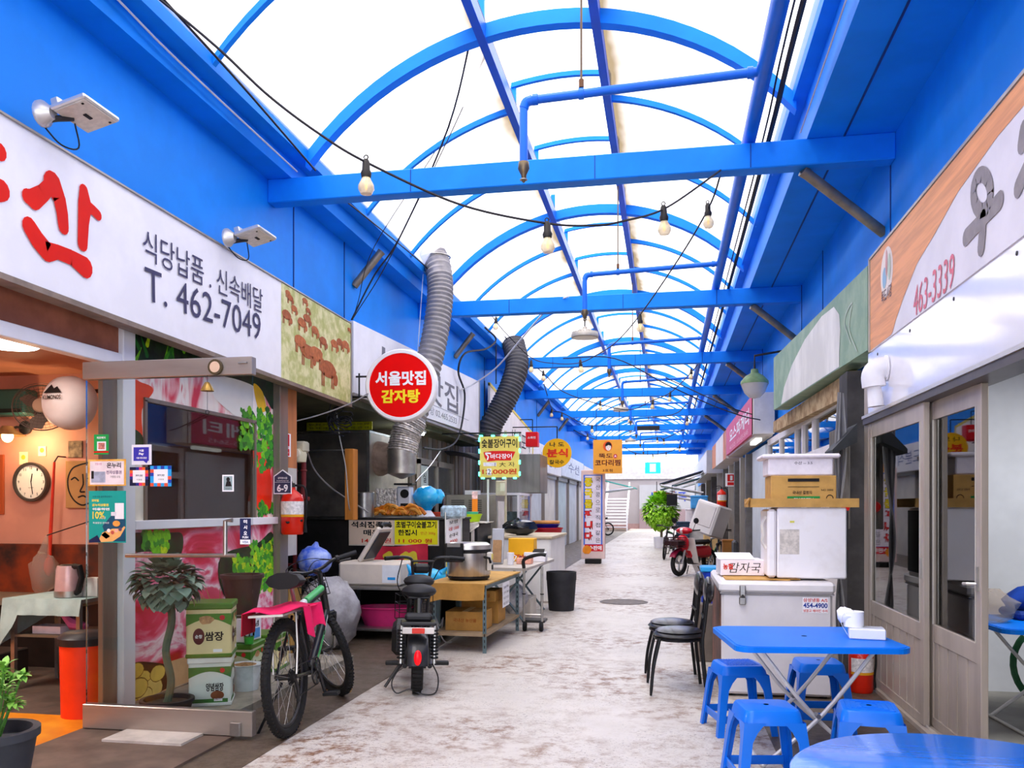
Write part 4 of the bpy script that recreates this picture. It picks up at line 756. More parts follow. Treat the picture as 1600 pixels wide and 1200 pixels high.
# ---- angle iron table with rice cooker
AG = M('#6c7f84', .45, .5, .15, 8); T0 = (-2.06, 9.2, 0)
t = thing('work_table', 'blue grey slotted steel table carrying the rice cooker', 'table', T0, -2)
for x in (-.28, .26):
    for y in (-.8, .8):
        b = MB(); b.bx((x-.02, y-.02, 0), (x+.02, y-.016, .69), AG); b.bx((x-.02, y-.02, 0), (x-.016, y+.02, .69), AG)
        for i in range(11): b.bx((x-.005, y-.022, .05+i*.058), (x+.005, y-.019, .08+i*.058), INK)
        b.build('leg', t)
MB().bx((-.3, -.82, .66), (.28, .82, .70), AG).build('top_frame', t); MB().bx((-.3, -.82, .17), (.28, .82, .2), M('#9a8468', .6, 0, .2, 4)).build('shelf', t)
b = MB(); b.bx((-.36, -.84, .70), (.29, .84, .715), CARD); b.prism([(-.4, .0), (.27, .0), (.26, -.16), (.05, -.175), (-.2, -.165), (-.34, -.2), (-.42, -.1)], (0, -.845, .71), UX, UZ, .006, CARD2); b.bx((-.375, -.84, .56), (-.36, .4, .71), CARD2); b.build('cardboard_cover', t)
t = thing('rice_cooker', 'big steel rice cooker with black clasp on the cardboard covered table', 'rice cooker', (-2.1, 8.82, .717)); b = MB(); b.lathe([(.0, .04), (.225, .045), (.235, .06), (.235, .31)], M('#b9b3ae', .28, .85, .12, 3, stretch=(8, 8, .2)), (0, 0, 0), 32); b.build('body', t)
b = MB(); b.lathe([(.0, 0), (.2, 0), (.225, .02), (.225, .05), (0, .05)], BLACK, (0, 0, 0), 28); b.lathe([(.237, .29), (.24, .30), (.24, .33), (.0, .33)], BLACK, (0, 0, 0), 32); b.build('base', t); b = MB(); b.lathe([(.238, .33), (.235, .375), (.2, .4), (0, .405)], M('#c4beba', .28, .85, .08, 5), (0, 0, 0), 32); b.build('lid', t)
b = MB(); b.box((-.1, -.245, .3), (.2, .04, .2), BLACK, .008); b.box((-.1, -.267, .38), (.14, .01, .04), M('#8f8b88', .3, .6)); b.build('clasp', t); b = MB(); b.box((.245, -.06, .2), (.05, .1, .2), M('#d9d3c6', .4), .01); b.box((.273, -.06, .14), (.008, .06, .05), INK); b.box((.273, -.06, .25), (.008, .06, .06), M('#e8d46a', .4)); b.build('control_panel', t); b = MB(); b.tube([(.2, -.13, .25), (.26, -.16, .24), (.27, -.14, .19)], .014, BLACK, 6); b.build('handle', t)
b = MB(); b.put([(.232, -.1, .0), (.232, .3, .0), (.232, .3, -.27), (.232, -.1, -.27)], [(3, 2, 1, 0)][::-1], WH)
for i in range(4): b.text(('오늘의 메뉴', '순대국 8000', '머리고기 포장', '배달 됩니다')[i], (.233, .1, -.05-.06*i), UY, UZ, .3, .03, INK, .0, .002)
solo('paper_notice', b, 'white handwritten sheet hanging on the end of the slotted steel table', 'notice', (-1.995, 9.1, .66))
for i, (x, y, z, w, d, h, lab) in enumerate(((-2.08, 8.75, .2, .42, .4, .2, 'orange brown cardboard box on the lower shelf under the rice cooker, front one'), (-2.05, 9.35, .2, .42, .42, .26, 'orange brown cardboard box on the lower shelf, behind the front one'), (-1.99, 9.18, .46, .3, .4, .12, 'flat cardboard box on top of the rear cardboard box under the table'))):
    b = MB(); b.box((0, 0, h/2), (w, d, h), CARD2, .004); b.text('국내산 농산물', (.0, -d/2, h*.55), UX, UZ, w*.6, .04, M('#a0561c', .7), .02, .002); b.box((0, 0, h+.001), (.06, d, .003), M('#d8b272', .4)); solo('cardboard_box', b, lab, 'box', (x, y, z))
b = MB(); b.tube(curve([(-.1, 0, .02), (.0, .06, .12), (.06, -.02, .3), (.0, .05, .2), (-.06, .03, .34), (.05, .0, .06), (.12, .1, .015)], 6), .008, M('#b9bcbc', .5), 6); solo('white_cable', b, 'loose pale cable looping under the slotted steel table', 'cable', (-2.42, 8.75, .01))
# ---- folding table, cart, bin, eel stall counter
t = thing('folding_table', 'narrow grey folding table piled with small things beyond the rice cooker', 'table', (0, 0, 0)); b = MB(); b.prism([(-2.35, 10.35), (-1.72, 10.3), (-1.62, 12.2), (-1.7, 12.45), (-2.3, 12.45)], (0, 0, .70), UX, UY, .035, M('#bdb4aa', .45, 0, .1, 5)); b.build('tabletop', t)
for y in (10.5, 12.1):
    b = MB(); b.tube([(-2.3, y, .0), (-1.75, y, .69)], .016, AG, 6); b.build('leg', t); b = MB(); b.tube([(-1.75, y, .0), (-2.3, y, .69)], .016, AG, 6); b.build('leg', t)
t = thing('hand_cart', 'upright folding hand cart with black grip beside the slotted table', 'cart', (-1.58, 9.97, 0)); b = MB()
for x in (-.11, .11): b.tube([(x, 0, .12), (x, .0, .78)], .016, STEEL, 8); b.ring((x, 0, .45), .017, .008, BLACK, 8, 5)
b.tube([(-.11, 0, .2), (.11, 0, .2)], .012, STEEL, 6); b.build('frame', t); b = MB(); b.tube(curve([(-.11, 0, .76), (-.11, -.01, .86), (0, -.02, .91), (.1, -.02, .93), (.16, -.02, .92)], 4), .022, BLACK, 8); b.build('handle', t)
for x in (-.1, .1): MB().lathe([(.0, -.02), (.055, -.02), (.06, 0), (.055, .02), (0, .02)], RUB, (x, 0, .06), 16, rot('Y', 90)).build('wheel', t)
b = MB(); b.bx((-.14, .02, .1), (.14, .26, .13), DARKST, .004); b.build('platform', t)
b = MB(); b.blob((0, 0, 0), (.17, .2, .2), M('#c9c6c4', .6, 0, .35, 7, second='#8d8c90'), 14, 8, .14); solo('white_bundle', b, 'tied white and grey cloth bundle under the folding table', 'bundle', (-1.95, 10.75, .3))
b = MB(); b.box((0, 0, .13), (.4, .5, .26), M('#d6cdbd', .6, 0, .1, 5), .004); solo('pale_crate', b, 'pale crate on the floor under the folding table', 'crate', (-2.0, 11.4, .004))
t = thing('trash_can', 'dark grey round rubbish can beside the folding table', 'bin', (-1.5, 12.1, 0)); b = MB(); b.lathe([(0, 0), (.18, 0), (.185, .02), (.215, .44), (.22, .44), (.22, .56), (.205, .56), (.2, .45), (.17, .03), (0, .03)], CHAR, (0, 0, 0), 26); b.build('body', t)
b = MB(); b.box((0, 0, .16), (.36, .3, .32), M('#f0b018', .45, 0, .05, 5), .006); b.text('대한 카레', (-.0, -.15, .08), UX, UZ, .22, .035, INKR, .03, .002); solo('yellow_box', b, 'bright yellow carton on the folding table', 'box', (-2.0, 11.7, .737))
t = thing('steel_tray', 'steel tray leaning upright on the folding table', 'tray', (-2.22, 10.95, .737)); b = MB(T=rot('X', -10)); b.box((0, 0, .24), (.17, .02, .48), M('#c2c0be', .3, .8, .1, 4), .008); b.build('sheet', t); b = MB(T=rot('X', -10)); b.box((.0, -.03, .17), (.12, .02, .3), M('#b58c62', .6, 0, .2, 8), .004); b.build('card', t)
for nm, lab, x, y, d, m in (('white_pitcher', 'small white pitcher on the folding table', -2.02, 10.85, (.08, .08, .16), WHITE), ('white_carton', 'white carton with dark flap on the folding table', -1.8, 11.6, (.3, .22, .13), WHITE), ('pink_tray', 'pink tray of red snacks on the folding table', -1.87, 11.1, (.2, .2, .08), M('#e6a58e', .5, 0, .2, 20)), ('blue_cup', 'small blue cup at the near end of the folding table', -2.24, 10.48, (.05, .05, .07), M('#1d4fd0', .4))):
    b = MB()
    if 'pitcher' in nm or 'cup' in nm: b.lathe([(0, 0), (d[0]*.5, 0), (d[0]*.6, d[2]), (d[0]*.5, d[2]), (0, d[2]*.9)], m, (0, 0, 0), 16); b.tube([(d[0]*.55, 0, d[2]*.8), (d[0], 0, d[2]*.7), (d[0]*.55, 0, d[2]*.3)], .008, m, 5)
    else:
        b.box((0, 0, d[2]/2), d, m, .006)
        if 'carton' in nm: b.box((.05, -.05, d[2]+.02), (.16, .1, .01), INK, R=rot('X', 25))
        else:
            for i in range(7): b.blob((random.uniform(-.08, .08), random.uniform(-.08, .08), d[2]), .025, M('#8a2a3c', .5, 0, .3, 9), 8, 5)
    solo(nm, b, lab, {'white_pitcher': 'pitcher', 'white_carton': 'carton', 'pink_tray': 'tray', 'blue_cup': 'cup'}[nm], (x, y, .737))
t = thing('white_counter', 'white chest counter with a timber top behind the folding table', 'counter', (0, 0, 0)); MB().bx((-2.75, 13.0, 0), (-1.78, 14.9, 1.0), M('#efece9', .4, 0, .05, 3), .02).build('body', t); MB().bx((-2.78, 12.97, 1.0), (-1.75, 14.93, 1.04), M('#c8b79c', .5, 0, .1, 4), .006).build('worktop', t)
b = MB(); b.blob((0, 0, .135), (.27, .2, .13), M('#17181c', .25, 0, .2, 7, coat=.5), 14, 7, .14); b.tube([(-.1, 0, .2), (-.02, 0, .28)], [.05, .015], M('#17181c', .25, 0, .2, 7, coat=.5), 7); solo('black_bag', b, 'shiny black plastic bag on the white chest counter', 'bag', (-2.32, 13.3, 1.04))
t = thing('stove_counter', 'dark stove counter under crumpled foil beyond the notice stand', 'counter', (0, 0, 0)); MB().bx((-3.75, 12.4, 0), (-2.82, 13.4, 1.24), M('#303032', .45, .4, .25, 3), .01).build('body', t)
b = MB(); b.grid(lambda u, v: (-3.78+1.0*u, 12.36+1.08*v, 1.255+random.uniform(-.012, .014)), 16, 10, M('#d6cdc2', .45, .2, .2, 12), False, .006); b.grid(lambda u, v: (-3.78+1.0*u, 12.35-.02*v+random.uniform(-.012, .008), 1.255-(.1+.05*math.sin(u*17))*v), 20, 3, M('#d6cdc2', .45, .2, .2, 12), False, .004); b.build('foil_cover', t)
MB().bx((-2.9, 12.33, .75), (-2.86, 12.38, 1.25), M('#d9cfc4', .5)).build('hanging_cloth', t); MB().bx((-3.25, 12.33, .8), (-3.15, 12.37, 1.2), M('#7fc6d6', .5)).build('blue_cloth', t)
def basin(nm, lab, c, r, h, m):
    b = MB(); b.lathe([(0, 0), (r*.72, 0), (r*.96, h*.92), (r, h*.92), (r, h), (r*.93, h), (r*.69, .02), (0, .02)], m, (0, 0, 0), 26); solo(nm, b, lab, 'basin', c)
basin('red_basin', 'wide brick red basin on the foil covered stove counter', (-3.42, 12.85, 1.268), .25, .15, M('#a5301c', .4, 0, .08, 4)); basin('lime_basin', 'lime green basin at the end of the foil covered stove counter', (-2.98, 12.7, 1.268), .17, .12, M('#b8dd1e', .4, 0, .05)); basin('teal_bowl', 'pale teal bowl with yellow sponge inside the lime green basin', (-2.98, 12.7, 1.30), .11, .125, M('#5fc9b8', .4))
t = thing('ice_machine', 'boxy steel machine with side vents behind the red basin', 'machine', (0, 0, 0)); MB().bx((-3.9, 14.6, 0), (-2.98, 15.6, 1.72), M('#9a948c', .35, .7, .12, 4), .01).build('body', t); b = MB()
for k in range(2):
    for i in range(7): b.bx((-3.8+k*.32, 14.592, 1.4+i*.035), (-3.56+k*.32, 14.6, 1.412+i*.035), INK)
b.build('vent', t); MB().bx((-2.98, 14.7, 1.1), (-2.96, 15.5, 1.6), M('#d8d4ce', .4)).build('door', t); b = MB(); b.bx((-3.6, 14.8, 1.72), (-3.35, 15.0, 1.8), WHITE); b.build('carton', t)
for y0, lab in ((16.3, 'glass fronted display cabinet beyond the steel machine'),):
    t = thing('glass_cabinet', lab, 'cabinet', (0, 0, 0)); MB().bx((-3.85, y0, 0), (-2.85, y0+1.6, .95), WHITE, .01).build('base', t); MB().bx((-3.83, y0+.02, .95), (-2.87, y0+1.58, 1.75), GLASS).build('pane', t); b = MB(); b.bx((-3.85, y0, 1.73), (-2.85, y0+1.6, 1.78), WHITE); b.bx((-2.9, y0, .95), (-2.86, y0+.04, 1.75), WHITE); b.bx((-3.85, y0, .95), (-3.81, y0+.04, 1.75), WHITE); b.build('frame', t); MB().bx((-3.8, y0+.9, .97), (-2.9, y0+1.5, 1.4), M('#a9c4cf', .4, 0, .4, 6)).build('contents', t)
t = thing('kitchen_hood', 'plain grey steel kitchen hood above the glass cabinet', 'hood', (0, 0, 0)); MB().bx((-3.85, 17.5, 1.8), (-2.62, 18.6, 2.62), M('#8f8b88', .35, .75, .2, 2, stretch=(3, 3, .3)), .006).build('box', t)
b = MB(); b.bx((-3.05, 18.5, 0), (-2.98, 18.57, 2.7), WHITE); solo('white_post', b, 'slim white post below the grey kitchen hood', 'post')
for i, (z, r, m, lab) in enumerate(((.75, .36, M('#b01822', .35, 0, .06), 'large dark red tub stacked on a steel rack'), (1.03, .30, M('#26239a', .35, 0, .06), 'blue tub inside the dark red tub'))):
    basin('plastic_tub', lab, (-2.42, 16.9, z), r, (.33, .12)[i], m)
b = MB(); b.lathe([(0, 0), (.29, 0), (.3, .03), (.28, .06), (0, .065)], M('#c98a4a', .6, 0, .15, 9), (0, 0, 0), 26); solo('round_tray', b, 'round tan lid on top of the blue tub', 'lid', (-2.42, 16.9, 1.16))
t = thing('tub_rack', 'dark steel rack carrying the red tub', 'rack', (-2.42, 16.9, 0)); MB().bx((-.3, -.3, .7), (.3, .3, .74), DARKST).build('top_frame', t)
for x in (-.28, .28):
    for y in (-.28, .28): MB().tube([(x, y, 0), (x, y, .72)], .02, DARKST, 6).build('leg', t)
# eel stall front
t = thing('sliding_door', 'grey framed sliding glass door with vertical lettering at the eel stall', 'door', (0, 0, 0)); b = MB()
for y in (13.4, 14.5, 15.6): b.bx((-4.08, y, .0), (-4.03, y+.09, 2.3), ALU)
b.bx((-4.08, 13.4, 2.22), (-4.03, 15.69, 2.32), ALU); b.bx((-4.08, 13.4, .0), (-4.03, 15.69, .5), ALU); b.build('frame', t); MB().bx((-4.07, 13.49, .5), (-4.06, 15.6, 2.22), GLASSR).build('pane', t)
b = MB(); 
b.bx((-4.055, 13.52, 1.05), (-4.05, 13.98, 2.2), M('#c3cfcb', .5, 0, .1, 4))
for i, ch in enumerate('실내포차'): b.text(ch, (-4.05, 13.76, 2.0-.24*i), UY, UZ, .2, .17, INK, .01, .003)
b.build('lettering', t)
b = MB(); b.grid(lambda u, v: (-4.085+.93*u, 15.2+1.6*v-.4*u, 2.55-.28*u*u-.05*math.sin(v*6)), 8, 8, M('#2b2e36', .5, 0, .2, 4), True, .02); solo('dark_awning', b, 'dark blue black fabric awning folded above the sliding door', 'awning')
c = at(780.5, 714, Y=13.6); t = thing('eel_sign', 'yellow hand painted eel price sign edged with green lights', 'sign', c); w, h = .66, .68
b = MB(); b.box((0, 0, 0), (w, .03, h), M('#e9d66a', .5, 0, .05, 4)); b.build('board', t); b = MB(); Sg = lambda s, x, y, ww, hh, m, bo=.02: b.text(s, (x, -.016, y), UX, UZ, ww, hh, m, bo, .002)
Sg('숯불장어구이', 0, .225, .6, .15, INK, .02); b.put([(x, -.0172, y) for x, y in ((-.27, .08), (-.12, .1), (.12, .1), (.27, .085), (.23, .0), (.19, -.06), (-.05, -.06), (-.2, -.075), (-.25, .0))], [list(range(9))[::-1]], M('#dc1d1a', .5, 0, .04)); Sg('바다장어', .03, .01, .36, .085, WH, .02); stroke(b, curve([(-.15, -.019, .06), (-.23, -.019, .06), (-.19, -.019, .01), (-.2, -.019, -.04)], 4), .012, WH, NY, .0015); Sg('1 大 자', .09, -.125, .34, .08, INK, .0)
rect(b, (-.16, -.016, -.12), UX, UZ, .22, .06, M('#e8e6ee', .5, 0, .1, 20), .002); Sg('12,000원', 0, -.245, .58, .1, M('#d0481a', .5), .03); rect(b, (-.17, -.016, -.245), UX, UZ, .075, .11, WH, .003); b.text('2', (-.17, -.0195, -.245), UX, UZ, .05, .085, INK, .0, .002); b.build('lettering', t)
LEDG = M('#3affb0', .4, 0, 0, emit=5)
for i in range(4):
    for x, z in ((-w/2+.02+i*.2, h/2+.012), (-w/2+.05+i*.18, -h/2-.012), (-w/2-.012, -h/2+.06+i*.19), (w/2+.012, -h/2+.06+i*.19)):
        b = MB(); b.box((0, 0, 0), (.06 if abs(z) > .33 else .026, .026, .026 if abs(z) > .33 else .07), LEDG, .008); o = b.build('green_light', t); o.location = (x, -.01, z)
b = MB(); b.tube([(-1.0, .02, h/2+.06), (.36, .02, h/2+.06)], .014, BLACK, 6)
for x in (-.25, .25): b.tube([(x, .01, h/2), (x, .02, h/2+.06)], .006, BLACK, 4)
b.tube([(-1.0, .02, h/2+.06), (-1.0, .02, h/2+.3)], .01, BLACK, 5); b.build('hanging_bar', t)
b = MB(); b.tube([c+V((-.26, .3, -.36)), V((c.x-.26, c.y+.3, 0))], .018, WHITE, 6); solo('thin_post', b, 'thin white pipe standing left below the eel sign', 'pipe')
t = thing('meter_box', 'beige electric meter box on a pipe under the eel sign', 'meter', at(783, 763, Y=14.2)); MB().box((0, 0, 0), (.17, .14, .26), M('#d9cdb8', .5, 0, .08), .015).build('casing', t); MB().box((.04, -.075, .02), (.08, .02, .14), M('#eee8dc', .3)).build('window', t); b = MB(); b.tube([(.07, .05, 1.0), (.07, .05, -.9)], .022, M('#d0c3a8', .5), 8); b.build('pipe', t)
b = MB(); b.box((0, 0, 0), (.09, .02, .34), M('#f08a20', .5, 0, .05)); b.box((0, -.004, .22), (.09, .02, .12), M('#f2c9c4', .5, 0, .3, 30)); solo('orange_notice', b, 'narrow orange and pink notice on the sliding door frame', 'notice', at(742, 795, Y=13.2))
# banner with hat man, red box, round and square hanging signs
t = thing('banner_sign', 'slanted white banner with a grey hat drawing and yellow edge', 'banner', (0, 0, 0)); b = MB(); b.prism([(16.9, 3.0), (22.6, 2.55), (22.6, 3.5), (16.9, 4.05)], (-3.62, 0, 0), UY, UZ, .04, M('#f1ece6', .6, 0, .06, 2)); b.build('sheet', t)
b = MB(); b.prism([(16.9, 4.0), (22.6, 3.46), (22.6, 3.52), (16.9, 4.07)], (-3.62, 0, 0), UY, UZ, .05, M('#e8d048', .5)); b.prism([(22.5, 2.55), (22.6, 2.55), (22.6, 3.5), (22.5, 3.5)], (-3.62, 0, 0), UY, UZ, .05, M('#e8d048', .5)); b.build('edge', t)
b = MB(); g_ = M('#8d8a88', .6, 0, .4, 9); disc(b, (-3.578, 18.0, 3.5), UY, UZ, .55, .14, g_, .001, 14, .1); disc(b, (-3.578, 18.0, 3.62), UY, UZ, .3, .17, g_, .002, 14); disc(b, (-3.578, 18.0, 3.32), UY, UZ, .28, .2, M('#b5aca6', .6, 0, .3, 9), .0015, 14); b.text('시내포차', (-3.578, 20.7, 3.15), UY, UZ, 2.9, .42, INK, .0, .003); b.build('print', t)
b = MB(); b.box((0, 0, 0), (.3, .3, .36), M('#e01420', .4, 0, .04), .01); b.text('소화전', (0, -.15, .04), UX, UZ, .2, .06, WH, .02, .002); b.tube([(0, 0, .18), (0, 0, .5)], .012, BLACK, 5); b.tube([(0, 0, .5), (-.9, 0, .5)], .012, BLACK, 5); solo('red_box_sign', b, 'small red box sign beside the slanted white banner', 'sign', at(832, 687, Y=20.5))
c = at(870.5, 708, Y=19.5); t = thing('round_sign', 'round yellow snack sign with red and black lettering', 'sign', c); b = MB(); b.lathe([(0, -.05), (.335, -.05), (.34, -.03), (.34, .05), (.32, .05), (.318, .046), (0, .047)], M('#f2b60e', .4, 0, .05, 4), (0, 0, 0), 40, RXs); b.build('disc', t)
b = MB(); b.text('나 도', (0, -.05, .2), UX, UZ, .34, .11, INK, .02, .002); b.text('분식', (.01, -.05, .0), UX, UZ, .5, .2, M('#e03312', .5), .04, .002); b.text('칼국수', (0, -.05, -.21), UX, UZ, .34, .1, INK, .01, .002); b.build('lettering', t); b = MB(); b.tube([(0, 0, .34), (0, 0, .62)], .014, BLACK, 6); b.tube([(0, 0, .62), (-1.06, 0, .62)], .014, BLACK, 6); b.build('bracket', t)
c = at(949.5, 713.5, Y=21.92); t = thing('square_sign', 'orange square hanging sign with a portrait and dark red lettering', 'sign', c); w, h = .75, .88; b = MB(); b.box((0, 0, 0), (w, .05, h), M('#f0a63a', .5, 0, .04, 4)); b.build('board', t)
b = MB(); DR = M('#6b2416', .5); disc(b, (0, -.026, .27), UX, UZ, .12, .13, M('#e2551c', .5), .001); disc(b, (.02, -.026, .28), UX, UZ, .085, .1, INK, .002); disc(b, (.02, -.026, .24), UX, UZ, .068, .085, M('#f7e9e0', .5), .003); b.put([(-.05, -.03, .29), (.02, -.03, .335), (.09, -.03, .29), (.06, -.03, .285), (.02, -.03, .3), (-.03, -.03, .27)], [list(range(6))[::-1]], INK)
for x in (-.01, .045): disc(b, (x, -.0295, .25), UX, UZ, .01, .006, INK, .001, 8)
disc(b, (.02, -.0295, .195), UX, UZ, .014, .006, RED, .001, 8); b.text('뚝도', (-.05, -.026, .02), UX, UZ, .36, .12, DR, .02, .002); disc(b, (.2, -.026, .01), UX, UZ, .05, .055, M('#c9284a', .5), .001); b.text('大', (.2, -.0275, .01), UX, UZ, .06, .06, WH, .03, .001); b.text('코다리찜', (0, -.026, -.16), UX, UZ, .66, .16, DR, .025, .002); b.text('3호점', (0, -.026, -.36), UX, UZ, .26, .07, DR, .01, .002); b.build('lettering', t)
b = MB()
for x in (-.3, .3): b.tube([(x, 0, h/2), (x, .07, 4.37-c.z)], .008, BLACK, 5)
b.build('hanging_rod', t)
# tall board on the lane
c = V((-1.9, 22.2, 0)); t = thing('tall_board', 'tall narrow standing board with blue border and yellow and red vertical lettering', 'sign', c); MB().box((0, 0, 1.3), (.62, .22, 2.34), M('#e3c9c4', .5, 0, .06, 3), .01).build('body', t); MB().box((0, 0, .065), (.42, .3, .13), BLACK, .01).build('base', t)
b = MB(); rect(b, (0, -.111, 1.42), UX, UZ, .5, 1.85, M('#4a78e0', .5), .001); rect(b, (0, -.111, 1.42), UX, UZ, .42, 1.8, M('#ece4ef', .5), .002)
for i, ch in enumerate('중국물팝니다'): b.text(ch, (-.12, -.113, 2.15-.285*i), UX, UZ, .2, .22, M('#f0d818', .5) if i < 3 else M('#e22b2b', .5), .06, .002); b.text(ch, (-.12, -.112, 2.15-.285*i), UX, UZ, .225, .24, INK, .06, .0015)
for i, ch in enumerate('국산콩으로직접갈은'): b.text(ch, (.13, -.113, 2.22-.2*i), UX, UZ, .12, .12, M('#35354a', .5), .0, .002)
rect(b, (.02, -.111, .42), UX, UZ, .48, .18, M('#d8202a', .5), .003); b.text('수판매', (.06, -.1145, .42), UX, UZ, .34, .12, WH, .03, .001); disc(b, (-.16, -.111, .37), UX, UZ, .12, .12, M('#f09020', .5), .005, 12, .1); b.build('lettering', t)
# far left signs and fronts
for i, (y0, y1, za, zb2, m, lab) in enumerate(((22.7, 29, 2.55, 3.35, WHITE, 'white fascia sign behind the round yellow sign'), (29.2, 37, 2.6, 3.4, M('#dfe6f2', .5), 'pale blue fascia sign farther down the left row'), (37.2, 46, 2.6, 3.35, M('#e8e2dc', .5), 'cream fascia sign at the far end of the left row'))):
    b = MB(); b.bx((-3.75, y0, za), (-3.6, y1, zb2), m, .01); b.text(('나도분식', '수선', '기름집')[i], (-3.6, (y0+y1)/2, (za+zb2)/2), UY, UZ, (y1-y0)*.5, .4, M('#7b84a8', .6), .01, .003); solo('shop_sign', b, lab, 'sign')
for i, y in enumerate((23.2, 26.4, 29.8, 33.2, 37, 41)):
    t = thing('shop_shutter', ('shutter bay just past the tall board', 'second shutter bay past the tall board', 'third shutter bay past the tall board', 'fourth shutter bay past the tall board', 'fifth shutter bay past the tall board', 'last shutter bay of the left row')[i], 'shutter'); b = MB(); b.bx((-3.9, y, .0), (-3.86, y+2.7, 2.45), M(('#cfd6dc', '#e2ddd4', '#c2d2d6')[i % 3], .5, 0, .1, 2)); b.build('curtain', t)
    MB().bx((-3.9, y-.08, 0), (-3.8, y, 2.5), ALU).build('guide', t); MB().bx((-3.9, y-.08, 2.45), (-3.78, y+2.7, 2.6), ALU).build('housing', t)
# ================================================================ right hand row
XR = 1.65
t = thing('shop_sign', 'restaurant fascia sign with wood print, grey brush letters and a red phone number', 'sign'); PR = lambda x, y, o=0: at(x, y, X=XR-o)
b = MB(); b.bx((XR, 1.5, 2.775), (1.86, 7.3, 3.525), M('#dcd7dc', .45, 0, .06, 2)); b.build('panel', t)
WP = M('#e59a62', .5, 0, .16, 3, stretch=(1, .35, 6)); b = MB(); pg = [PR(1600, 117), PR(1600, 165), PR(1560, 212), PR(1497, 300), PR(1460, 367), PR(1433, 412), PR(1412, 465), PR(1400, 500), PR(1395, 519)]
pg = [(p.y, p.z) for p in pg]; pg = [(1.6, 3.52), (1.6, 3.5)] + pg[1:] + [(6.66, 2.782), (7.29, 2.782), (7.29, 3.52)]
b.put([(XR-.002, y, z) for y, z in pg], [list(range(len(pg)))[::-1]], WP); b.build('wood_print', t)
GL = M('#8f8787', .6, 0, .12, 12); b = MB()
b_n = NX
stroke(b, [PR(1535+13.5*math.cos(a*PI/8), 301+29*math.sin(a*PI/8)) for a in range(17)], .042, GL, b_n, .004)
stroke(b, [PR(1510, 371), PR(1534, 345), PR(1563, 313)], [.05, .045, .05], GL, b_n, .004); stroke(b, [PR(1537, 340), PR(1536, 362), PR(1534, 386)], [.045, .05, .05], GL, b_n, .0043)
stroke(b, [PR(1601, 203), PR(1598, 224)], .05, GL, b_n, .004); stroke(b, [PR(1592, 293), PR(1606, 262)], .05, GL, b_n, .004)
a, c = PR(1428, 480)+UZ*.03, PR(1492, 428)+UZ*.03; b.build('brush_letter', t); b = MB(); d = c-a; b.text('463-3339', (a+c)/2, NY, UZ, abs(d.y), .2, M('#d8697a', .5), 0, .004, .12)
a = PR(1386, 459); b.text('뚝도시장', a, NY, UZ, .3, .1, M('#6a4a48', .5), .015, .005); b.build('lettering', t)
b = MB(); a = PR(1386, 425); L1, L2 = M('#e8d9cd', .5), M('#8fb4cc', .5); disc(b, a, NY, UZ, .18, .19, L1, .003); disc(b, a-NY*.06-UZ*.03, NY, UZ, .06, .08, L2, .005); disc(b, a+UZ*.07, NY, UZ, .025, .1, M('#d99a92', .5), .006); disc(b, a+NY*.08+UZ*.02, NY, UZ, .04, .1, M('#b9c8b2', .5), .0055); b.build('logo', t)
b = MB(); b.bx((XR-.01, 1.5, 3.525), (1.86, 7.32, 3.545), ALU); b.bx((XR-.01, 7.3, 2.775), (1.86, 7.33, 3.545), M('#b9aa98', .5, .2)); b.build('trim', t)
t = thing('fascia_board', 'glossy white board below the wood print sign', 'board'); MB().bx((1.66, 1.5, 2.27), (1.8, 7.42, 2.775), M('#efedf2', .12, 0, .03, 2, coat=.6)).build('panel', t); b = MB()
for i in range(6): b.lathe([(0, 0), (.012, 0), (.012, .004), (0, .006)], DARKST, (1.66, 2.6+i*.9, 2.72), 8, rot('Y', -90))
b.build('screw', t)
t = thing('vent_cap', 'white curled vent cap on the end of the glossy white board', 'vent', PR(1384, 600, .0)); VC = M('#eceaec', .35, 0, .04); b = MB(); b.tube(curve([(.02, 0, .12), (-.05, 0, .12), (-.09, 0, .07), (-.085, 0, -.02)], 5), [.085]*15+[.085], VC, 16); b.build('elbow', t); b = MB(); b.tube([(-.085, 0, -.02), (-.07, 0, -.17)], [.05, .06], VC, 12); b.lathe([(.1, 0), (.1, .012), (0, .012)], VC, (.005, 0, .12), 18, rot('Y', -90)); b.build('spout', t)
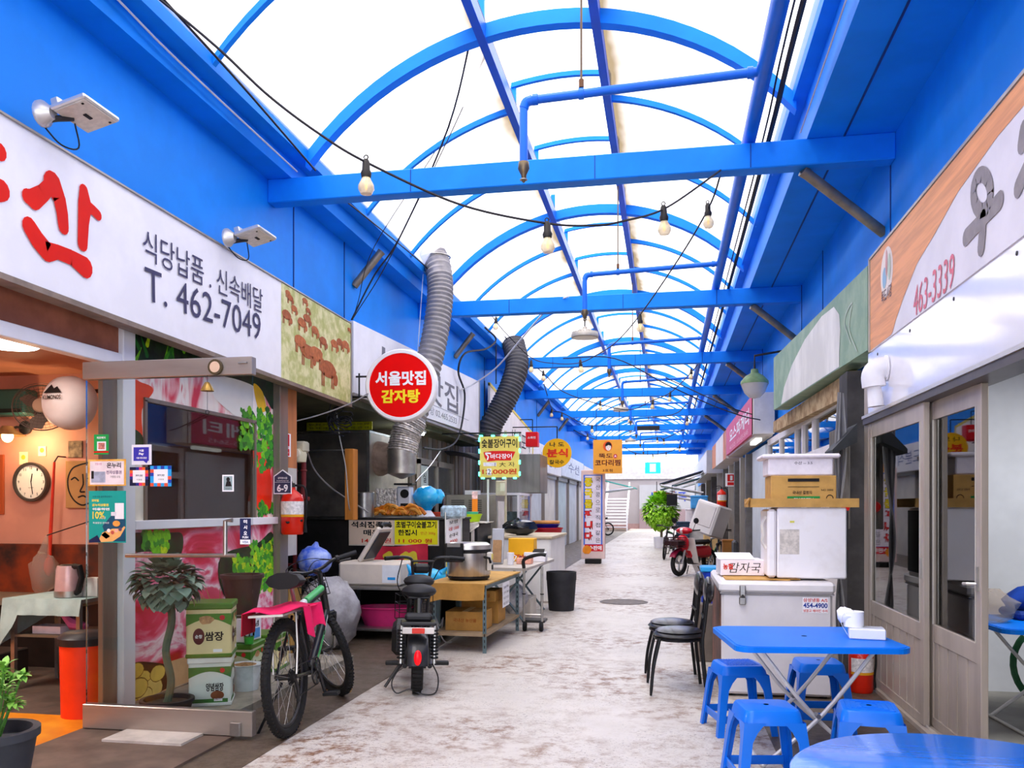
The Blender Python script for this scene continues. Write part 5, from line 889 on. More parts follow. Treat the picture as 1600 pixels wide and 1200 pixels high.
# ---- aluminium front: frames and sliding doors
AL2 = M('#b5a89b', .38, .25, .12, 5, stretch=(1, 1, .2)); HI = M('#d8d2c8', .3, .5, .05)
b = MB(); b.bx((1.66, 1.5, 2.2), (1.84, 7.62, 2.27), M('#5d5450', .4, .6, .15, 4)); b.bx((1.65, 1.5, 2.25), (1.68, 7.62, 2.275), HI); struct('trim_9', b)
b = MB(); b.bx((1.68, 7.5, 0), (1.82, 7.66, 2.72), AL2, .005); struct('trim_10', b)
b = MB(); b.bx((1.66, 4.95, .0), (1.84, 7.5, .035), AL2); b.bx((1.70, 4.95, .035), (1.705, 7.5, .05), HI); b.bx((1.76, 4.95, .035), (1.765, 7.5, .05), HI); struct('trim_11', b)
def slider(name, x, y0, y1, nm):
    b = MB(); b.bx((x-.02, y0, .04), (x+.02, y0+.075, 2.2), AL2, .004); b.bx((x-.02, y1-.075, .04), (x+.02, y1, 2.2), AL2, .004); b.bx((x-.018, y0+.07, 2.08), (x+.018, y1-.07, 2.2), AL2); b.bx((x-.018, y0+.07, .6), (x+.018, y1-.07, .72), AL2, .004); b.bx((x-.018, y0+.07, .04), (x+.018, y1-.07, .1), AL2)
    for y in (y0+.078, y1-.081): b.bx((x-.024, y, .72), (x-.018, y+.008, 2.08), HI)
    o = struct(nm, b); MB().bx((x-.005, y0+.07, .72), (x+.005, y1-.07, 2.08), GLASSR).build('pane', o); b = MB(); n = int((y1-y0)/.1)
    for i in range(n): b.bx((x-.012+(i % 2)*.006, y0+.075+i*(y1-y0-.15)/n, .1), (x+.008, y0+.075+(i+1)*(y1-y0-.15)/n-.004, .6), AL2)
    b.build('lower_panel', o); b = MB(); b.bx((x-.02, y0+.03, 1.02), (x-.03, y0+.05, 1.16), STEEL); b.tube([(x-.02, y0+.05, 1.06), (x-.07, y0+.07, 1.06), (x-.07, y0+.13, 1.055)], .01, HI, 6) if y0 < 5.5 else None; b.build('handle', o); return o
slider("", 1.705, 5.98, 7.5, "door_2"); slider("", 1.765, 5.12, 6.06, "door_3")
# interior seen through the opening and the panes
b = MB(); b.bx((1.84, 7.4, 0), (2.95, 7.5, 2.9), M('#e4e4ea', .55, 0, .08, 1.5)); struct('wall_restaurant_back', b)
b = MB(); b.bx((5.6, 1.4, 0), (5.7, 7.5, 2.9), M('#8d8a88', .6)); b.bx((1.86, 1.4, 0), (5.7, 1.5, 2.9), M('#8d8a88', .6)); struct('wall_restaurant_side', b)
b = MB(); b.bx((1.8, 1.4, 2.72), (5.7, 7.5, 2.8), M('#77706a', .6)); struct('ceiling_restaurant', b)
al = bpy.data.lights.new('restaurant_fill', 'AREA'); ao = bpy.data.objects.new('restaurant_fill', al); COL.objects.link(ao); ao.location = (2.9, 5.6, 2.66); al.size = .9; al.energy = 26; al.color = (.95, .98, 1)  # added fill light that brightens the restaurant, no lamp seen there
solo('ceiling_glow', MB().bx((2.45, 5.55, 2.68), (3.35, 5.65, 2.72), M('#f4f8ff', .4, emit=3)), 'added glowing ceiling bar brightening the restaurant inside', 'lamp')  # glowing bar added with the fill light, out of view
t = thing('black_curtain', 'black curtain closing the back of the restaurant', 'curtain'); b = MB(); b.grid(lambda u, v: (2.9+2.7*u, 7.36+.035*math.sin(u*60), .08+2.5*v), 90, 2, M('#17171a', .85, 0, .2, 6), True, .01); b.build('cloth', t); b = MB(); b.tube([(2.85, 7.36, 2.6), (5.6, 7.36, 2.6)], .02, DARKST, 8); b.build('rail', t)
TB = M('#0674e4', .38, 0, .05, 3, spec=.12)
def folding_table(nm, lab, loc, rz, w, d, hgt, grp=None):
    t = thing(nm, lab, 'table', loc, rz, grp); r = .09; po = []
    for cx, cy_, a0 in ((w/2-r, d/2-r, 0), (-w/2+r, d/2-r, 90), (-w/2+r, -d/2+r, 180), (w/2-r, -d/2+r, 270)):
        for k in range(6): a = math.radians(a0+18*k); po.append((cx+r*math.cos(a), cy_+r*math.sin(a)))
    b = MB(); b.prism(po, (0, 0, hgt-.035), UX, UY, .03, TB, False); b.prism([(x*.97, y*.97) for x, y in po], (0, 0, hgt-.005), UX, UY, .004, TB); b.lathe([(0, 0), (.018, 0)], INK, (0, 0, hgt-.0008), 12); b.build('tabletop', t)
    LG_ = M('#dcd9d6', .35, .3, .1, 9)
    for y in (-.26, .26):
        for s in (-1, 1):
            b = MB(); b.tube(curve([(s*w*.33, y-.012*s, hgt-.04), (s*.02, y-.012*s, hgt*.42), (-s*w*.32, y-.012*s, .012)], 4), .0125, LG_, 8); b.build('leg', t)
        MB().tube([(0, y-.03, hgt*.42), (0, y+.03, hgt*.42)], .014, STEEL, 8).build('hinge', t)
    for s in (-1, 1):
        MB().tube([(s*w*.32, -.27, .014), (s*w*.32, .27, .014)], .0115, LG_, 8).build('crossbar', t); MB().tube([(s*w*.33, -.3, hgt-.045), (s*w*.33, .3, hgt-.045)], .0115, LG_, 8).build('crossbar', t)
    return t
folding_table('folding_table', 'blue folding table under the tissue box in the lane', (.82, 5.3, 0), 7, .97, .84, .72)
folding_table('folding_table', 'blue folding table inside the restaurant behind the open sliding door', (2.62, 6.25, 0), 4, 1.05, .8, .72)
b = MB(); b.blob((0, 0, .12), (.36, .2, .13), M('#123e9e', .75, 0, .25, 5), 18, 8, .07); b.box((0, 0, .03), (.66, .36, .06), M('#10368a', .75, 0, .2, 5), .02); solo('blue_bundle', b, 'folded dark blue cloth bundle on the table inside the restaurant', 'bundle', (2.7, 6.45, .72))
b = MB(); b.blob((0, 0, .1), (.22, .16, .12), sheet_mat('thin_bag', '#f0e6dc', .5), 16, 7, .15); solo('plastic_bag', b, 'clear plastic bag on the restaurant table behind the pane', 'bag', (2.12, 6.2, .725))
b = MB(); b.lathe([(0, 0), (.07, 0), (.085, .015), (0, .015)], WH, (0, 0, 0), 16); b.box((.12, -.02, .01), (.12, .02, .012), M('#c86aa8', .4)); solo('small_dish', b, 'small white dish with a pink spoon on the restaurant table', 'dish', (2.52, 6.0, .722))
b = MB()
for k in range(3): b.ring((0, 0, 0), .3+.012*k, .012, M('#1c5a34', .5, 0, .2, 8), 32, 6, rot('X', 80))
solo('garden_hose', b, 'dark green hose coil leaning under the restaurant table', 'hose', (2.85, 6.8, .32))
# stools
def make_stool(lab, loc, rz, pat=0):
    t = thing('plastic_stool', lab, 'stool', loc, rz, 'blue plastic stools around the folding table'); S = .145; H_ = .455
    b = MB(); po = []
    def rr(s, r, n=4):
        o = []
        for cx, cy_, a0 in ((s-r, s-r, 0), (-s+r, s-r, 90), (-s+r, -s+r, 180), (s-r, -s+r, 270)):
            for k in range(n+1): a = math.radians(a0+90*k/n); o.append((cx+r*math.cos(a), cy_+r*math.sin(a)))
        return o
    rings = [(rr(S-.03, .03), H_), (rr(S-.008, .04), H_-.004), (rr(S, .045), H_-.016), (rr(S+.012, .045), H_-.075), (rr(S+.006, .045), H_-.075), (rr(S-.012, .04), H_-.02)]
    vs = []; fs = []; k = 20
    for ring, z in rings: vs += [(x, y, z) for x, y in ring]
    fs.append(list(range(k)))
    for i in range(len(rings)-1):
        for j in range(k): fs.append((i*k+j, (i+1)*k+j, (i+1)*k+(j+1) % k, i*k+(j+1) % k))
    fs.append([(len(rings)-1)*k+j for j in range(k)][::-1]); b.put(vs, fs, PLAST, True)
    b.lathe([(0, .0), (.014, .0)], M('#0a2a60', .6), (0, 0, H_+.0012), 10)
    if pat == 1:
        for i in range(-5, 6): b.box(rot('Z', 45) @ V((0, i*.026, H_+.001)), (2*(.15-abs(i)*.026), .006, .004), PLAST, R=rot('Z', 45)); b.box(rot('Z', 45) @ V((i*.026, 0, H_+.001)), (.006, 2*(.15-abs(i)*.026), .004), PLAST, R=rot('Z', 45))
    elif pat == 2:
        for q in (.04, .065, .09, .115): b.tube([(x, y, H_) for x, y in rr(q, .012)], .003, PLAST, 4, True)
    b.build('seat', t)
    for sx in (-1, 1):
        for sy in (-1, 1):
            b = MB(); n = 8; vs = []
            for i in range(n+1):
                u = i/n; z = (H_-.06)*(1-u); o = S+.012+.045*u; w = .055+.055*max(0, 1-u*4)**1.5 - .012*u; th = .03 if i else .035
                for a, c in ((o, o), (o-w, o), (o-w, o-.014), (o-.014, o-.014), (o-.014, o-w), (o, o-w)): vs.append((sx*a, sy*c, z))
            fs = []
            for i in range(n):
                for j in range(6): f = (i*6+j, i*6+(j+1) % 6, (i+1)*6+(j+1) % 6, (i+1)*6+j); fs.append(f if sx*sy > 0 else f[::-1])
            fs += [tuple(range(n*6, n*6+6)) if sx*sy > 0 else tuple(range(n*6, n*6+6))[::-1]]; b.put(vs, fs, PLAST, False); b.build('leg', t)
    q = S+.04
    for sx, sy in ((0, 1), (0, -1), (1, 0), (-1, 0)):
        b = MB(); 
        if sx: b.box((sx*(q-.012), 0, .11), (.01, 2*q-.07, .05), PLAST, .003)
        else: b.box((0, sy*(q-.012), .11), (2*q-.07, .01, .05), PLAST, .003)
        b.build('brace', t)
    return t
make_stool('blue plastic stool beside the freezer corner and black chairs', (.475, 5.82, 0), 14, 1); make_stool('blue plastic stool between the table and the freezer front', (1.02, 6.0, 0), 4)
make_stool('blue plastic stool in front of the table, nearest the lane', (.52, 4.60, 0), 10); make_stool('blue plastic stool in front of the table, nearest the sliding doors', (1.05, 4.68, 0), -6, 2)
# round table near the camera
t = thing('round_table', 'round blue table under shiny film, cut by the bottom of the photo', 'table', (.86, 2.54, 0)); b = MB(); b.lathe([(0, -.03), (.46, -.03), (.5, -.015), (.5, .0), (.485, .012), (.0, .012)], TB, (0, 0, .72), 64); b.build('tabletop', t)
FM = M('#0874e4', .2, 0, .03, 3, bump=.25, coat=.45, stretch=(1, 6, 1)); b = MB(); b.lathe([(0, .0), (.485, .0), (.503, -.012), (.503, -.03)], FM, (0, 0, .736), 64); b.build('film_cover', t)
MB().lathe([(.03, 0), (.03, .68)], STEEL, (0, 0, .02), 12).build('pedestal', t); MB().lathe([(0, 0), (.25, 0), (.25, .02), (0, .04)], DARKST, (0, 0, .004), 24).build('base', t)
# tissue
t = thing('tissue_box', 'white tissue roll pulled from a flat box on the blue table', 'tissue', (1.17, 5.27, .721), -8); b = MB(); b.box((0, 0, .03), (.2, .13, .06), M('#eceaf0', .5, 0, .03), .005); b.box((0, 0, .062), (.18, .1, .006), M('#c9cdd8', .25)); b.build('box', t); b = MB(); b.lathe([(.0, 0), (.058, 0), (.058, .09), (.02, .09), (.02, .02)], WH, (-.07, .02, .064), 18); b.blob((-.11, .02, .13), (.055, .05, .045), WH, 10, 6, .25); b.grid(lambda u, v: (-.125-.02*math.sin(v*4), -.03+.06*u+.01*math.sin(v*9), .15-.13*v), 4, 8, WH, True, .002); b.build('roll', t)
# ---- freezer, fridge, boxes
FZ = M('#d9d5d6', .35, 0, .05, 4)
t = thing('chest_freezer', 'grey white chest freezer with a latch and a phone number sticker', 'freezer', (.85, 7.45, 0)); b = MB(); b.box((0, 0, .42), (.84, 1.24, .8), FZ, .02); b.build('body', t); b = MB(); b.box((0, 0, .866), (.88, 1.28, .088), M('#e3dfde', .35, 0, .05, 4), .022); b.box((0, 0, .818), (.86, 1.26, .01), M('#8d898a', .5)); b.build('lid', t)
b = MB(); b.box((-.26, -.645, .84), (.045, .03, .09), STEEL, .006); b.box((-.26, -.635, .76), (.05, .03, .06), STEEL, .006); b.lathe([(.0, 0), (.012, 0), (.012, .02), (0, .02)], DARKST, (-.26, -.66, .8), 10, rot('X', 90)); b.build('latch', t)
b = MB(); rect(b, (.29, -.62, .735), UX, UZ, .19, .12, WH, .002); b.text('삼성냉동 A/S', (.29, -.62, .775), UX, UZ, .18, .03, INKR, .02, .004); b.text('454-4900', (.29, -.62, .733), UX, UZ, .18, .04, M('#24409a', .5), .03, .004); b.text('냉장고 에어컨 수리', (.29, -.62, .692), UX, UZ, .18, .022, INKR, .02, .004); b.build('sticker', t, 'phone number sticker')
b = MB(); b.bx((-.405, -.6, .02), (-.425, .6, .8), M('#8a5a4a', .6, 0, .4, 4, second='#5a4038')); b.build('rusty_side', t)
for x in (-.36, .36):
    for y in (-.55, .55): MB().lathe([(0, 0), (.03, 0), (.03, .03), (0, .03)], BLACK, (x, y, 0), 10).build('foot', t)
b = MB(); b.box((0, 0, 0), (.5, .7, .008), CARD); b.box((.2, -.3, .005), (.25, .1, .004), CARD2, R=rot('Z', 12)); solo('cardboard_sheet', b, 'flattened cardboard sheet on the freezer lid', 'cardboard', (.72, 7.3, .916))
t = thing('small_fridge', 'white small fridge standing on the chest freezer', 'fridge', (1.14, 7.24, .921)); FW = M('#f1eef0', .35, 0, .04, 4, second='#e3dedd', lo=.5, hi=.8); b = MB(); b.box((0, 0, .29), (.53, .5, .565), FW, .01); b.build('body', t); b = MB(); b.box((-.305, 0, .285), (.07, .5, .55), FW, .018); b.build('door', t); b = MB(); b.tube(curve([(-.345, -.2, .5), (-.375, -.2, .44), (-.365, -.2, .35), (-.375, -.2, .3), (-.345, -.2, .24)], 5), .013, M('#d8d2cb', .4), 8); b.build('handle', t)
b = MB(); b.box((.27, 0, .3), (.02, .44, .5), M('#2a2a2c', .6)); b.build('back_grille', t); b = MB(); b.box((-.15, -.251, .46), (.035, .003, .015), M('#dcd65a', .5)); b.box((-.17, -.2505, .3), (.15, .002, .2), M('#d3cbc2', .6, 0, .2, 30)); b.build('sticker', t)
t = thing('cardboard_tray', 'shallow torn cardboard tray on top of the small fridge', 'tray', (1.08, 7.24, 1.497)); b = MB(); b.box((0, 0, .006), (.82, .52, .01), CARD); b.box((0, -.26, .035), (.82, .01, .07), CARD); b.box((0, .26, .035), (.82, .01, .07), CARD); b.box((-.41, 0, .035), (.01, .52, .07), CARD2); b.box((.41, 0, .035), (.01, .52, .07), CARD); b.box((-.43, -.2, .05), (.01, .14, .06), CARD2, R=rot('Y', 35)); b.build('body', t)
t = thing('cardboard_box', 'brown carton with a green label in the cardboard tray', 'box', (1.08, 7.22, 1.51)); b = MB(); b.box((0, 0, .12), (.5, .42, .24), CARD, .005); b.build('body', t); b = MB(); b.box((.0, -.212, .05), (.25, .003, .05), M('#1a8a3c', .5)); b.text('SINGREEN', (.0, -.214, .05), UX, UZ, .15, .022, WH, .02, .001); b.box((.0, -.212, .205), (.24, .003, .025), INK); b.text('국내산 결명자', (-.01, -.212, .105), UX, UZ, .15, .028, INK, .02, .002); rect(b, (0, -.212, .15), UX, UZ, .24, .004, INK, .001); b.ring((.2, -.212, .06), .025, .003, INK, 16, 4, rot('X', 90)); b.text('NO 3000', (.18, -.212, .125), UX, UZ, .09, .016, INK, 0, .002); b.build('print', t)
t = thing('foam_box', 'white foam box with lid on top of the brown carton', 'box', (1.06, 7.22, 1.752)); FO = M('#f0e9ee', .7, 0, .06, 12); MB().box((0, 0, .07), (.5, .4, .14), FO, .01).build('body', t); b = MB(); b.box((0, 0, .155), (.6, .46, .035), FO, .012); b.build('lid', t); b = MB(); b.text('수산 -- 3.5', (.02, -.2005, .1), UX, UZ, .14, .025, M('#77717a', .6), .02, .002); b.build('stamp', t)
t = thing('potato_box', 'white carton with handwriting on the freezer beside the small fridge', 'box', (.62, 7.42, .925), 3); MB().box((0, 0, .065), (.36, .34, .13), M('#f2eaf0', .6, 0, .04, 5), .004).build('body', t); b = MB(); b.box((-.05, -.03, .155), (.3, .28, .006), WH, R=rot('X', 8)); b.build('flap', t); b = MB(); b.text('감자국', (.02, -.17, .065), UX, UZ, .26, .085, INK, -.005, .002, .2); b.text('농협', (-.12, -.17, .075), UX, UZ, .08, .05, INKR, .03, .003); b.build('handwriting', t)
b = MB(); b.lathe([(0, 0), (.16, 0), (.18, .3), (0, .3)], M('#1a3cae', .4, 0, .06), (0, 0, 0), 20, sx=1, sy=1); b.box((0, 0, .33), (.34, .3, .05), M('#2a9ad8', .4), .01); solo('blue_tub', b, 'dark blue tub with light blue cover behind the chest freezer', 'tub', (.5, 8.5, .86-.3))
b = MB(); b.bx((.28, 8.3, 0), (.72, 8.75, .56), M('#6a6058', .6, 0, .2, 4), .01); solo('low_crate', b, 'dull brown crate under the dark blue tub', 'crate')
# chairs
def make_chair(lab, loc, rz):
    t = thing('black_chair', lab, 'chair', loc, rz, 'black cushioned chairs by the freezer'); LB = M('#202024', .3, 0, .25, 10, coat=.25, bump=.15); FR = M('#17171a', .4, .3, .1)
    b = MB(); b.blob((0, 0, .47), (.22, .21, .045), LB, 20, 8); b.blob((0, 0, .5), (.2, .19, .03), LB, 20, 6); b.build('seat', t)
    for x in (-.19, .19):
        b = MB(); b.tube(curve([(x*.8, -.15, .45), (x*1.0, -.2, .22), (x*1.08, -.22, .006)], 4), [.014]*8+[.01], FR, 8); b.build('leg', t)
        b = MB(); b.tube(curve([(x*.9, .23, .9), (x*.9, .2, .6), (x, .18, .4), (x*1.05, .22, .006)], 4), .014, FR, 8); b.build('leg', t)
    b = MB(); b.tube([(-.17, .19, .62), (.17, .19, .62)], .01, FR, 6)
    for x in (-.08, 0, .08): b.tube([(x, .2, .5), (x, .22, .8)], .008, FR, 6)
    b.ring((0, 0, .44), .19, .012, FR, 20, 6); b.build('frame', t)
    b = MB(); b.blob((0, .235, .83), (.21, .045, .11), LB, 18, 8); b.build('backrest', t); return t
make_chair('black cushioned chair beside the freezer, in front of its twin', (.1, 6.92, 0), -90); make_chair('black cushioned chair standing behind the other black chair at the freezer', (.05, 7.42, 0), -86)
extinguisher('fire_extinguisher', 'slim red fire extinguisher on the floor at the aluminium door frame', (1.55, 7.18, .004), .85)
b = MB(); b.bx((.72, 9.4, 0), (1.1, 10.1, .06), M('#d0a05a', .6, 0, .15, 4), .004); b.bx((.74, 9.4, .06), (.78, 10.1, .09), WOODO); solo('wooden_pallet', b, 'small pale wooden board on the floor behind the freezer', 'board')
# pole, control board, rain hood
t = thing('service_pole', 'weathered grey board with red button on the pole between the two shops', 'board', (0, 0, 0)); MB().bx((1.6, 7.95, 0), (1.84, 8.3, 2.72), M('#3f3c3c', .7, 0, .3, 4)).build('pole', t); MB().bx((1.5, 7.92, 1.3), (1.62, 8.25, 2.2), M('#6d6862', .8, 0, .35, 5, stretch=(2, 2, .4)), .006).build('board', t); b = MB(); b.lathe([(0, 0), (.05, 0), (.04, .03), (0, .035)], RED, (1.57, 7.92, 1.5), 14, rot('X', 90)); b.box((1.56, 7.915, 1.85), (.03, .01, .16), DARKST); b.build('button', t)
b = MB(); b.prism([(0, 0), (.0, .16), (-.2, -.06), (-.2, -.1)], (1.6, 7.9, 2.05), UX, UZ, .36, M('#2d3033', .6, 0, .2, 4)); solo('rain_hood', b, 'black slanted rain hood on the service pole', 'hood', (0, .0, .0))
t = thing('cable_bundle', 'bundle of grey cables hanging down behind the small fridge', 'cable'); b = MB()
for i in range(5): b.tube(curve([(1.48+.012*i, 7.7+.02*i, 2.5), (1.46+.02*i, 7.72, 1.9), (1.5-.01*i, 7.7+.03*(i % 2), 1.2), (1.47+.015*i, 7.74, .6), (1.5, 7.7, .02+.01*i)], 6), .011, M(('#77777a', '#9a9a9c', '#55555a')[i % 3], .5), 6)
b.build('strands', t)
# ---- green white sign, board, white glazed screen
g0, g1 = V((1.64, 7.36, 0)), V((1.42, 11.7, 0)); gd = (g1-g0).normalized()
t = thing('shop_sign', 'faded green and white fascia sign without lettering', 'sign'); GS = M('#7d9a82', .55, 0, .25, 4, second='#94ab90'); b = MB(); b.prism([(0, 2.8), (4.345, 2.8), (4.345, 3.5), (0, 3.5)], g0, gd, UZ, .2, GS); b.build('panel', t); b = MB(); F = lambda u, z: g0+gd*u+UZ*z+V((-.003, 0, 0)); pgn = [F(.9, 2.81), F(.9, 2.95), F(.86, 3.15), F(.9, 3.3), F(1.1, 3.42), F(1.6, 3.44), F(2.4, 3.36), F(3.1, 3.2), F(3.6, 3.0), F(3.8, 2.81)]
b.put(pgn, [list(range(len(pgn)))], M('#dfdcd6', .55, 0, .12, 3, stretch=(1, 1, .4))); stroke(b, curve([F(.3, 2.85), F(.55, 3.1), F(.45, 3.3), F(.7, 3.2), F(.5, 2.95)], 5), .008, M('#b9c6b4', .6), NX, .002); b.build('white_print', t)
t = thing('timber_fascia', 'rough brown timber strip below the green and white sign', 'board'); b = MB(); b.prism([(0, 2.56), (4.6, 2.6), (4.6, 2.76), (0, 2.78)], (1.70, 8.32, 0), V((-.03, 1, 0)).normalized(), UZ, .1, M('#9a7a56', .8, 0, .4, 7, second='#c6ab84')); b.build('plank', t)
WFm = M('#e9e2e2', .5, 0, .06, 5)
w2 = struct('window_2', (lambda b: [b.bx((1.74, 8.4, z0), (1.82, 15.2, z1), WFm) for z0, z1 in ((2.56, 2.66), (2.06, 2.18))] and [b.bx((1.745, y, .0 if y in (8.4, 11.4, 15.1) else 2.1), (1.815, y+.1, 2.6), WFm) for y in (8.4, 10.6, 12.0, 13.6, 15.1, 11.4)] and b)(MB()))
MB().bx((1.78, 8.45, 2.18), (1.79, 15.1, 2.56), GLASSR).build('pane', w2)
b = MB(); b.bx((1.80, 8.4, 0), (1.9, 15.2, 1.2), M('#d8d2cf', .5, 0, .1, 2)); b.bx((1.80, 8.4, 1.2), (1.86, 10.4, 2.06), WFm); b.bx((1.80, 10.4, 1.2), (1.86, 15.2, 2.06), M('#7f8a90', .3, 0, .25, 3)); b.build('lower_panel', w2)
def notice(y0, y1, z0, z1, m, lab, lines):
    b = MB(); b.bx((1.786, y0, z0), (1.796, y1, z1), m); 
    for i in range(lines): b.text('가격 안내 포장 됩니다 국내산'[i % 4:], (1.786, (y0+y1)/2, z1-(i+1)*(z1-z0)/(lines+1)), NY, UZ, (y1-y0)*.8, (z1-z0)/(lines+1)*.5, M('#55555c', .6), 0, .002)
    solo('paper_notice', b, lab, 'notice')
notice(8.6, 9.2, 1.25, 1.62, M('#ece3ea', .6), 'white sheet with text low beside the cable bundle', 4); notice(8.7, 9.6, 1.66, 2.02, M('#d9d4cc', .6, 0, .35, 14, second='#77736c'), 'grey photo print sheets below the white glazed screen', 2); notice(9.8, 10.3, 1.3, 1.9, M('#f1ecec', .6), 'tall white sheet behind the foam box', 5)
# ---- pink sign and on
t = thing('shop_sign', 'deep pink box sign with white lettering and pale end cap', 'sign'); PK = M('#d6496e', .45, 0, .06, 2); b = MB(); b.bx((1.45, 15.0, 2.76), (1.6, 21.2, 3.42), PK); b.build('panel', t); b = MB(); b.bx((1.46, 14.7, 2.74), (1.8, 15.0, 3.44), M('#d8d0c8', .5, 0, .06)); b.bx((1.445, 14.86, 2.74), (1.46, 14.87, 3.44), DARKST); b.bx((1.5, 15, 2.72), (1.8, 21.2, 2.76), M('#cfc7c0', .5)); b.build('end_cap', t)
b = MB(); b.text('요스파게티', (1.45, 17.7, 3.12), NY, UZ, 4.6, .3, WH, .02, .004); b.text('462-5525 . 010-455-5645', (1.45, 17.8, 2.86), NY, UZ, 4.4, .09, M('#f3c2cf', .5), .0, .004); b.build('lettering', t)
b = MB(); b.bx((1.55, 15.3, 2.655), (1.66, 16.3, 2.72), M('#f2f4f0', .4, emit=.6), .01); solo('tube_lamp', b, 'short tube lamp under the deep pink sign', 'lamp')
b = MB(); b.bx((1.45, 21.3, 2.7), (1.86, 27.5, 3.4), M('#e6ddd6', .5, 0, .1, 2)); b.bx((1.447, 25.6, 2.7), (1.45, 27.5, 3.4), M('#d8844a', .5)); b.bx((1.447, 21.3, 2.7), (1.45, 22.3, 3.4), M('#cf7a4a', .5, 0, .3, 3)); solo('shop_sign', b, 'white fascia sign with orange ends after the deep pink sign', 'sign')
b = MB(); b.bx((1.3, 28, 2.6), (1.8, 40, 3.35), M('#c9c4c0', .5, 0, .1, 2)); b.bx((1.29, 28.2, 2.65), (1.3, 40, 3.3), WHITE); solo('shop_sign', b, 'grey edged white fascia sign, last of the far row opposite the tall board', 'sign')
b = MB(); b.bx((1.9, 15.2, 0), (2.1, 51, 2.75), M('#8d8a8a', .6, 0, .2, 2)); struct('wall_right_far', b)
b = MB(); b.bx((1.72, 15.3, 0), (1.78, 17.6, 2.6), M('#cfd6dd', .45, 0, .08, 2)); solo('white_shutter', b, 'pale blue white door panel under the deep pink sign', 'panel')
for i, y in enumerate((17.7, 19.0, 20.6, 22.4, 24.6, 27.5, 31, 35, 40)):
    b = MB(); b.bx((1.6, y, 0), (1.78, y+.18, 2.58), ALU if i % 2 else M('#6a6664', .5, .3, .2, 4)); b.bx((1.75, y+.18, 0), (1.8, y+1.0, 2.57), M(('#4c4a4a', '#a9a6a2', '#8a6a4a')[i % 3], .5, 0, .25, 3)); solo('door_bay', b, 'shop door bay %s past the pale door panel' % ('first', 'second', 'third', 'fourth', 'fifth', 'sixth', 'seventh', 'eighth', 'ninth')[i], 'door bay')
t = thing('fire_sign', 'small red and white fire extinguisher sign on the far door bay', 'sign', (1.66, 22.385, 2.2)); b = MB(); b.box((0, 0, 0), (.3, .02, .34), WH); rect(b, (0, -.011, .05), UX, UZ, .2, .18, RED, .001); rect(b, (0, -.011, .05), UX, UZ, .06, .12, WH, .002); rect(b, (0, -.011, -.1), UX, UZ, .2, .08, RED, .001); b.build('panel', t)
extinguisher('fire_extinguisher', 'red fire extinguisher hung below the far fire sign', (1.42, 22.48, 1.45), 1.1)
solo('extinguisher_shelf', MB().bx((1.3, 22.4, 1.41), (1.6, 22.57, 1.45), DARKST), 'small dark shelf holding the far fire extinguisher', 'shelf')
# ================================================================ pipes, cables, lamps under the roof
PIPE = M('#0f68da', .35, 0, .08, 3)
t = thing('sprinkler_pipe', 'long blue sprinkler pipe lying on the cross beams with drop branches', 'pipe', (0, 0, 0)); MB().tube([(.70, -5, 4.66), (.70, 50, 4.66)], .06, PIPE, 14).build('main_pipe', t)
for k in range(0, 8):
    y = 6.3+BAY*k; b = MB(); b.tube([(.70, y, 4.66), (-1.0, y, 4.60)], .033, PIPE, 10); b.tube(curve([(-1.0, y, 4.6), (-1.05, y, 4.585), (-1.07, y, 4.54)], 4), .038, PIPE, 10); b.tube([(-1.07, y, 4.55), (-1.07, y, 4.13)], .033, PIPE, 10)
    for x in (.6, -.63, -.98): b.tube([(x-.02, y, 4.66-(.7-x)*.035), (x+.02, y, 4.66-(.7-x)*.035)], .042, PIPE, 10)
    br = b.build('branch', t)
    b = MB(); b.lathe([(.04, 0), (.045, -.05), (.03, -.08), (.02, -.1), (.012, -.15), (0, -.16)], M('#7a6a52', .35, .8), (-1.07, y, 4.13), 12); b.lathe([(0, 0), (.03, 0), (.03, -.006), (0, -.006)], STEEL, (-1.07, y, 4.0), 10); b.tube([(-1.05, y, 4.03), (-1.055, y, 3.99)], .004, STEEL, 4); b.build('sprinkler_head', br, 'brass sprinkler head')
    b = MB(); b.tube([(-.63, y, 4.65), (-.63, y, 5.95)], .009, M('#6a5a4a', .5, .5), 6); b.lathe([(.02, 0), (.02, .06), (0, .06)], M('#6a4a34', .5, .5), (-.63, y, 4.66), 10); b.build('hanger_rod', br)
# cable runs along the gutters
CB = M('#25242a', .6, 0, .1, 6); CW_ = M('#c9c9d0', .5, 0, .05)
def cable(nm, lab, pts, r, m, n=6):
    return solo(nm, MB().tube(curve(pts, n), r, m, 5), lab, 'cable')
cable('cable', 'thick black cable beside the long blue sprinkler pipe', [(.86, -5, 4.8), (.86, 5, 4.74), (.86, 7.4, 4.64), (.87, 12.2, 4.62), (.87, 22, 4.63), (.87, 46, 4.63)], .022, CB)
cable('cable', 'thin dark cable between the thick black cable and the blue pipe', [(.82, -5, 4.76), (.80, 5, 4.72), (.81, 7.4, 4.63), (.81, 12.2, 4.61), (.82, 30, 4.62)], .008, CB)
cable('cable', 'pale wire running along the face of the right gutter', [(1.13, -5, 4.9), (1.13, 3, 4.84), (1.12, 5.2, 4.72), (1.1, 7.3, 4.62)], .007, CW_)
cable('cable', 'black wire sagging along the edge of the left gutter', [(-3.24, -4, 4.8), (-3.24, 3, 4.86), (-3.24, 5.5, 4.80), (-3.22, 7.35, 4.64)], .010, CB)
cable('cable', 'pale wire sagging along the lower face of the left gutter', [(-3.41, -4, 4.68), (-3.4, 3.5, 4.72), (-3.4, 5.4, 4.66), (-3.38, 7.3, 4.62)], .008, CW_)
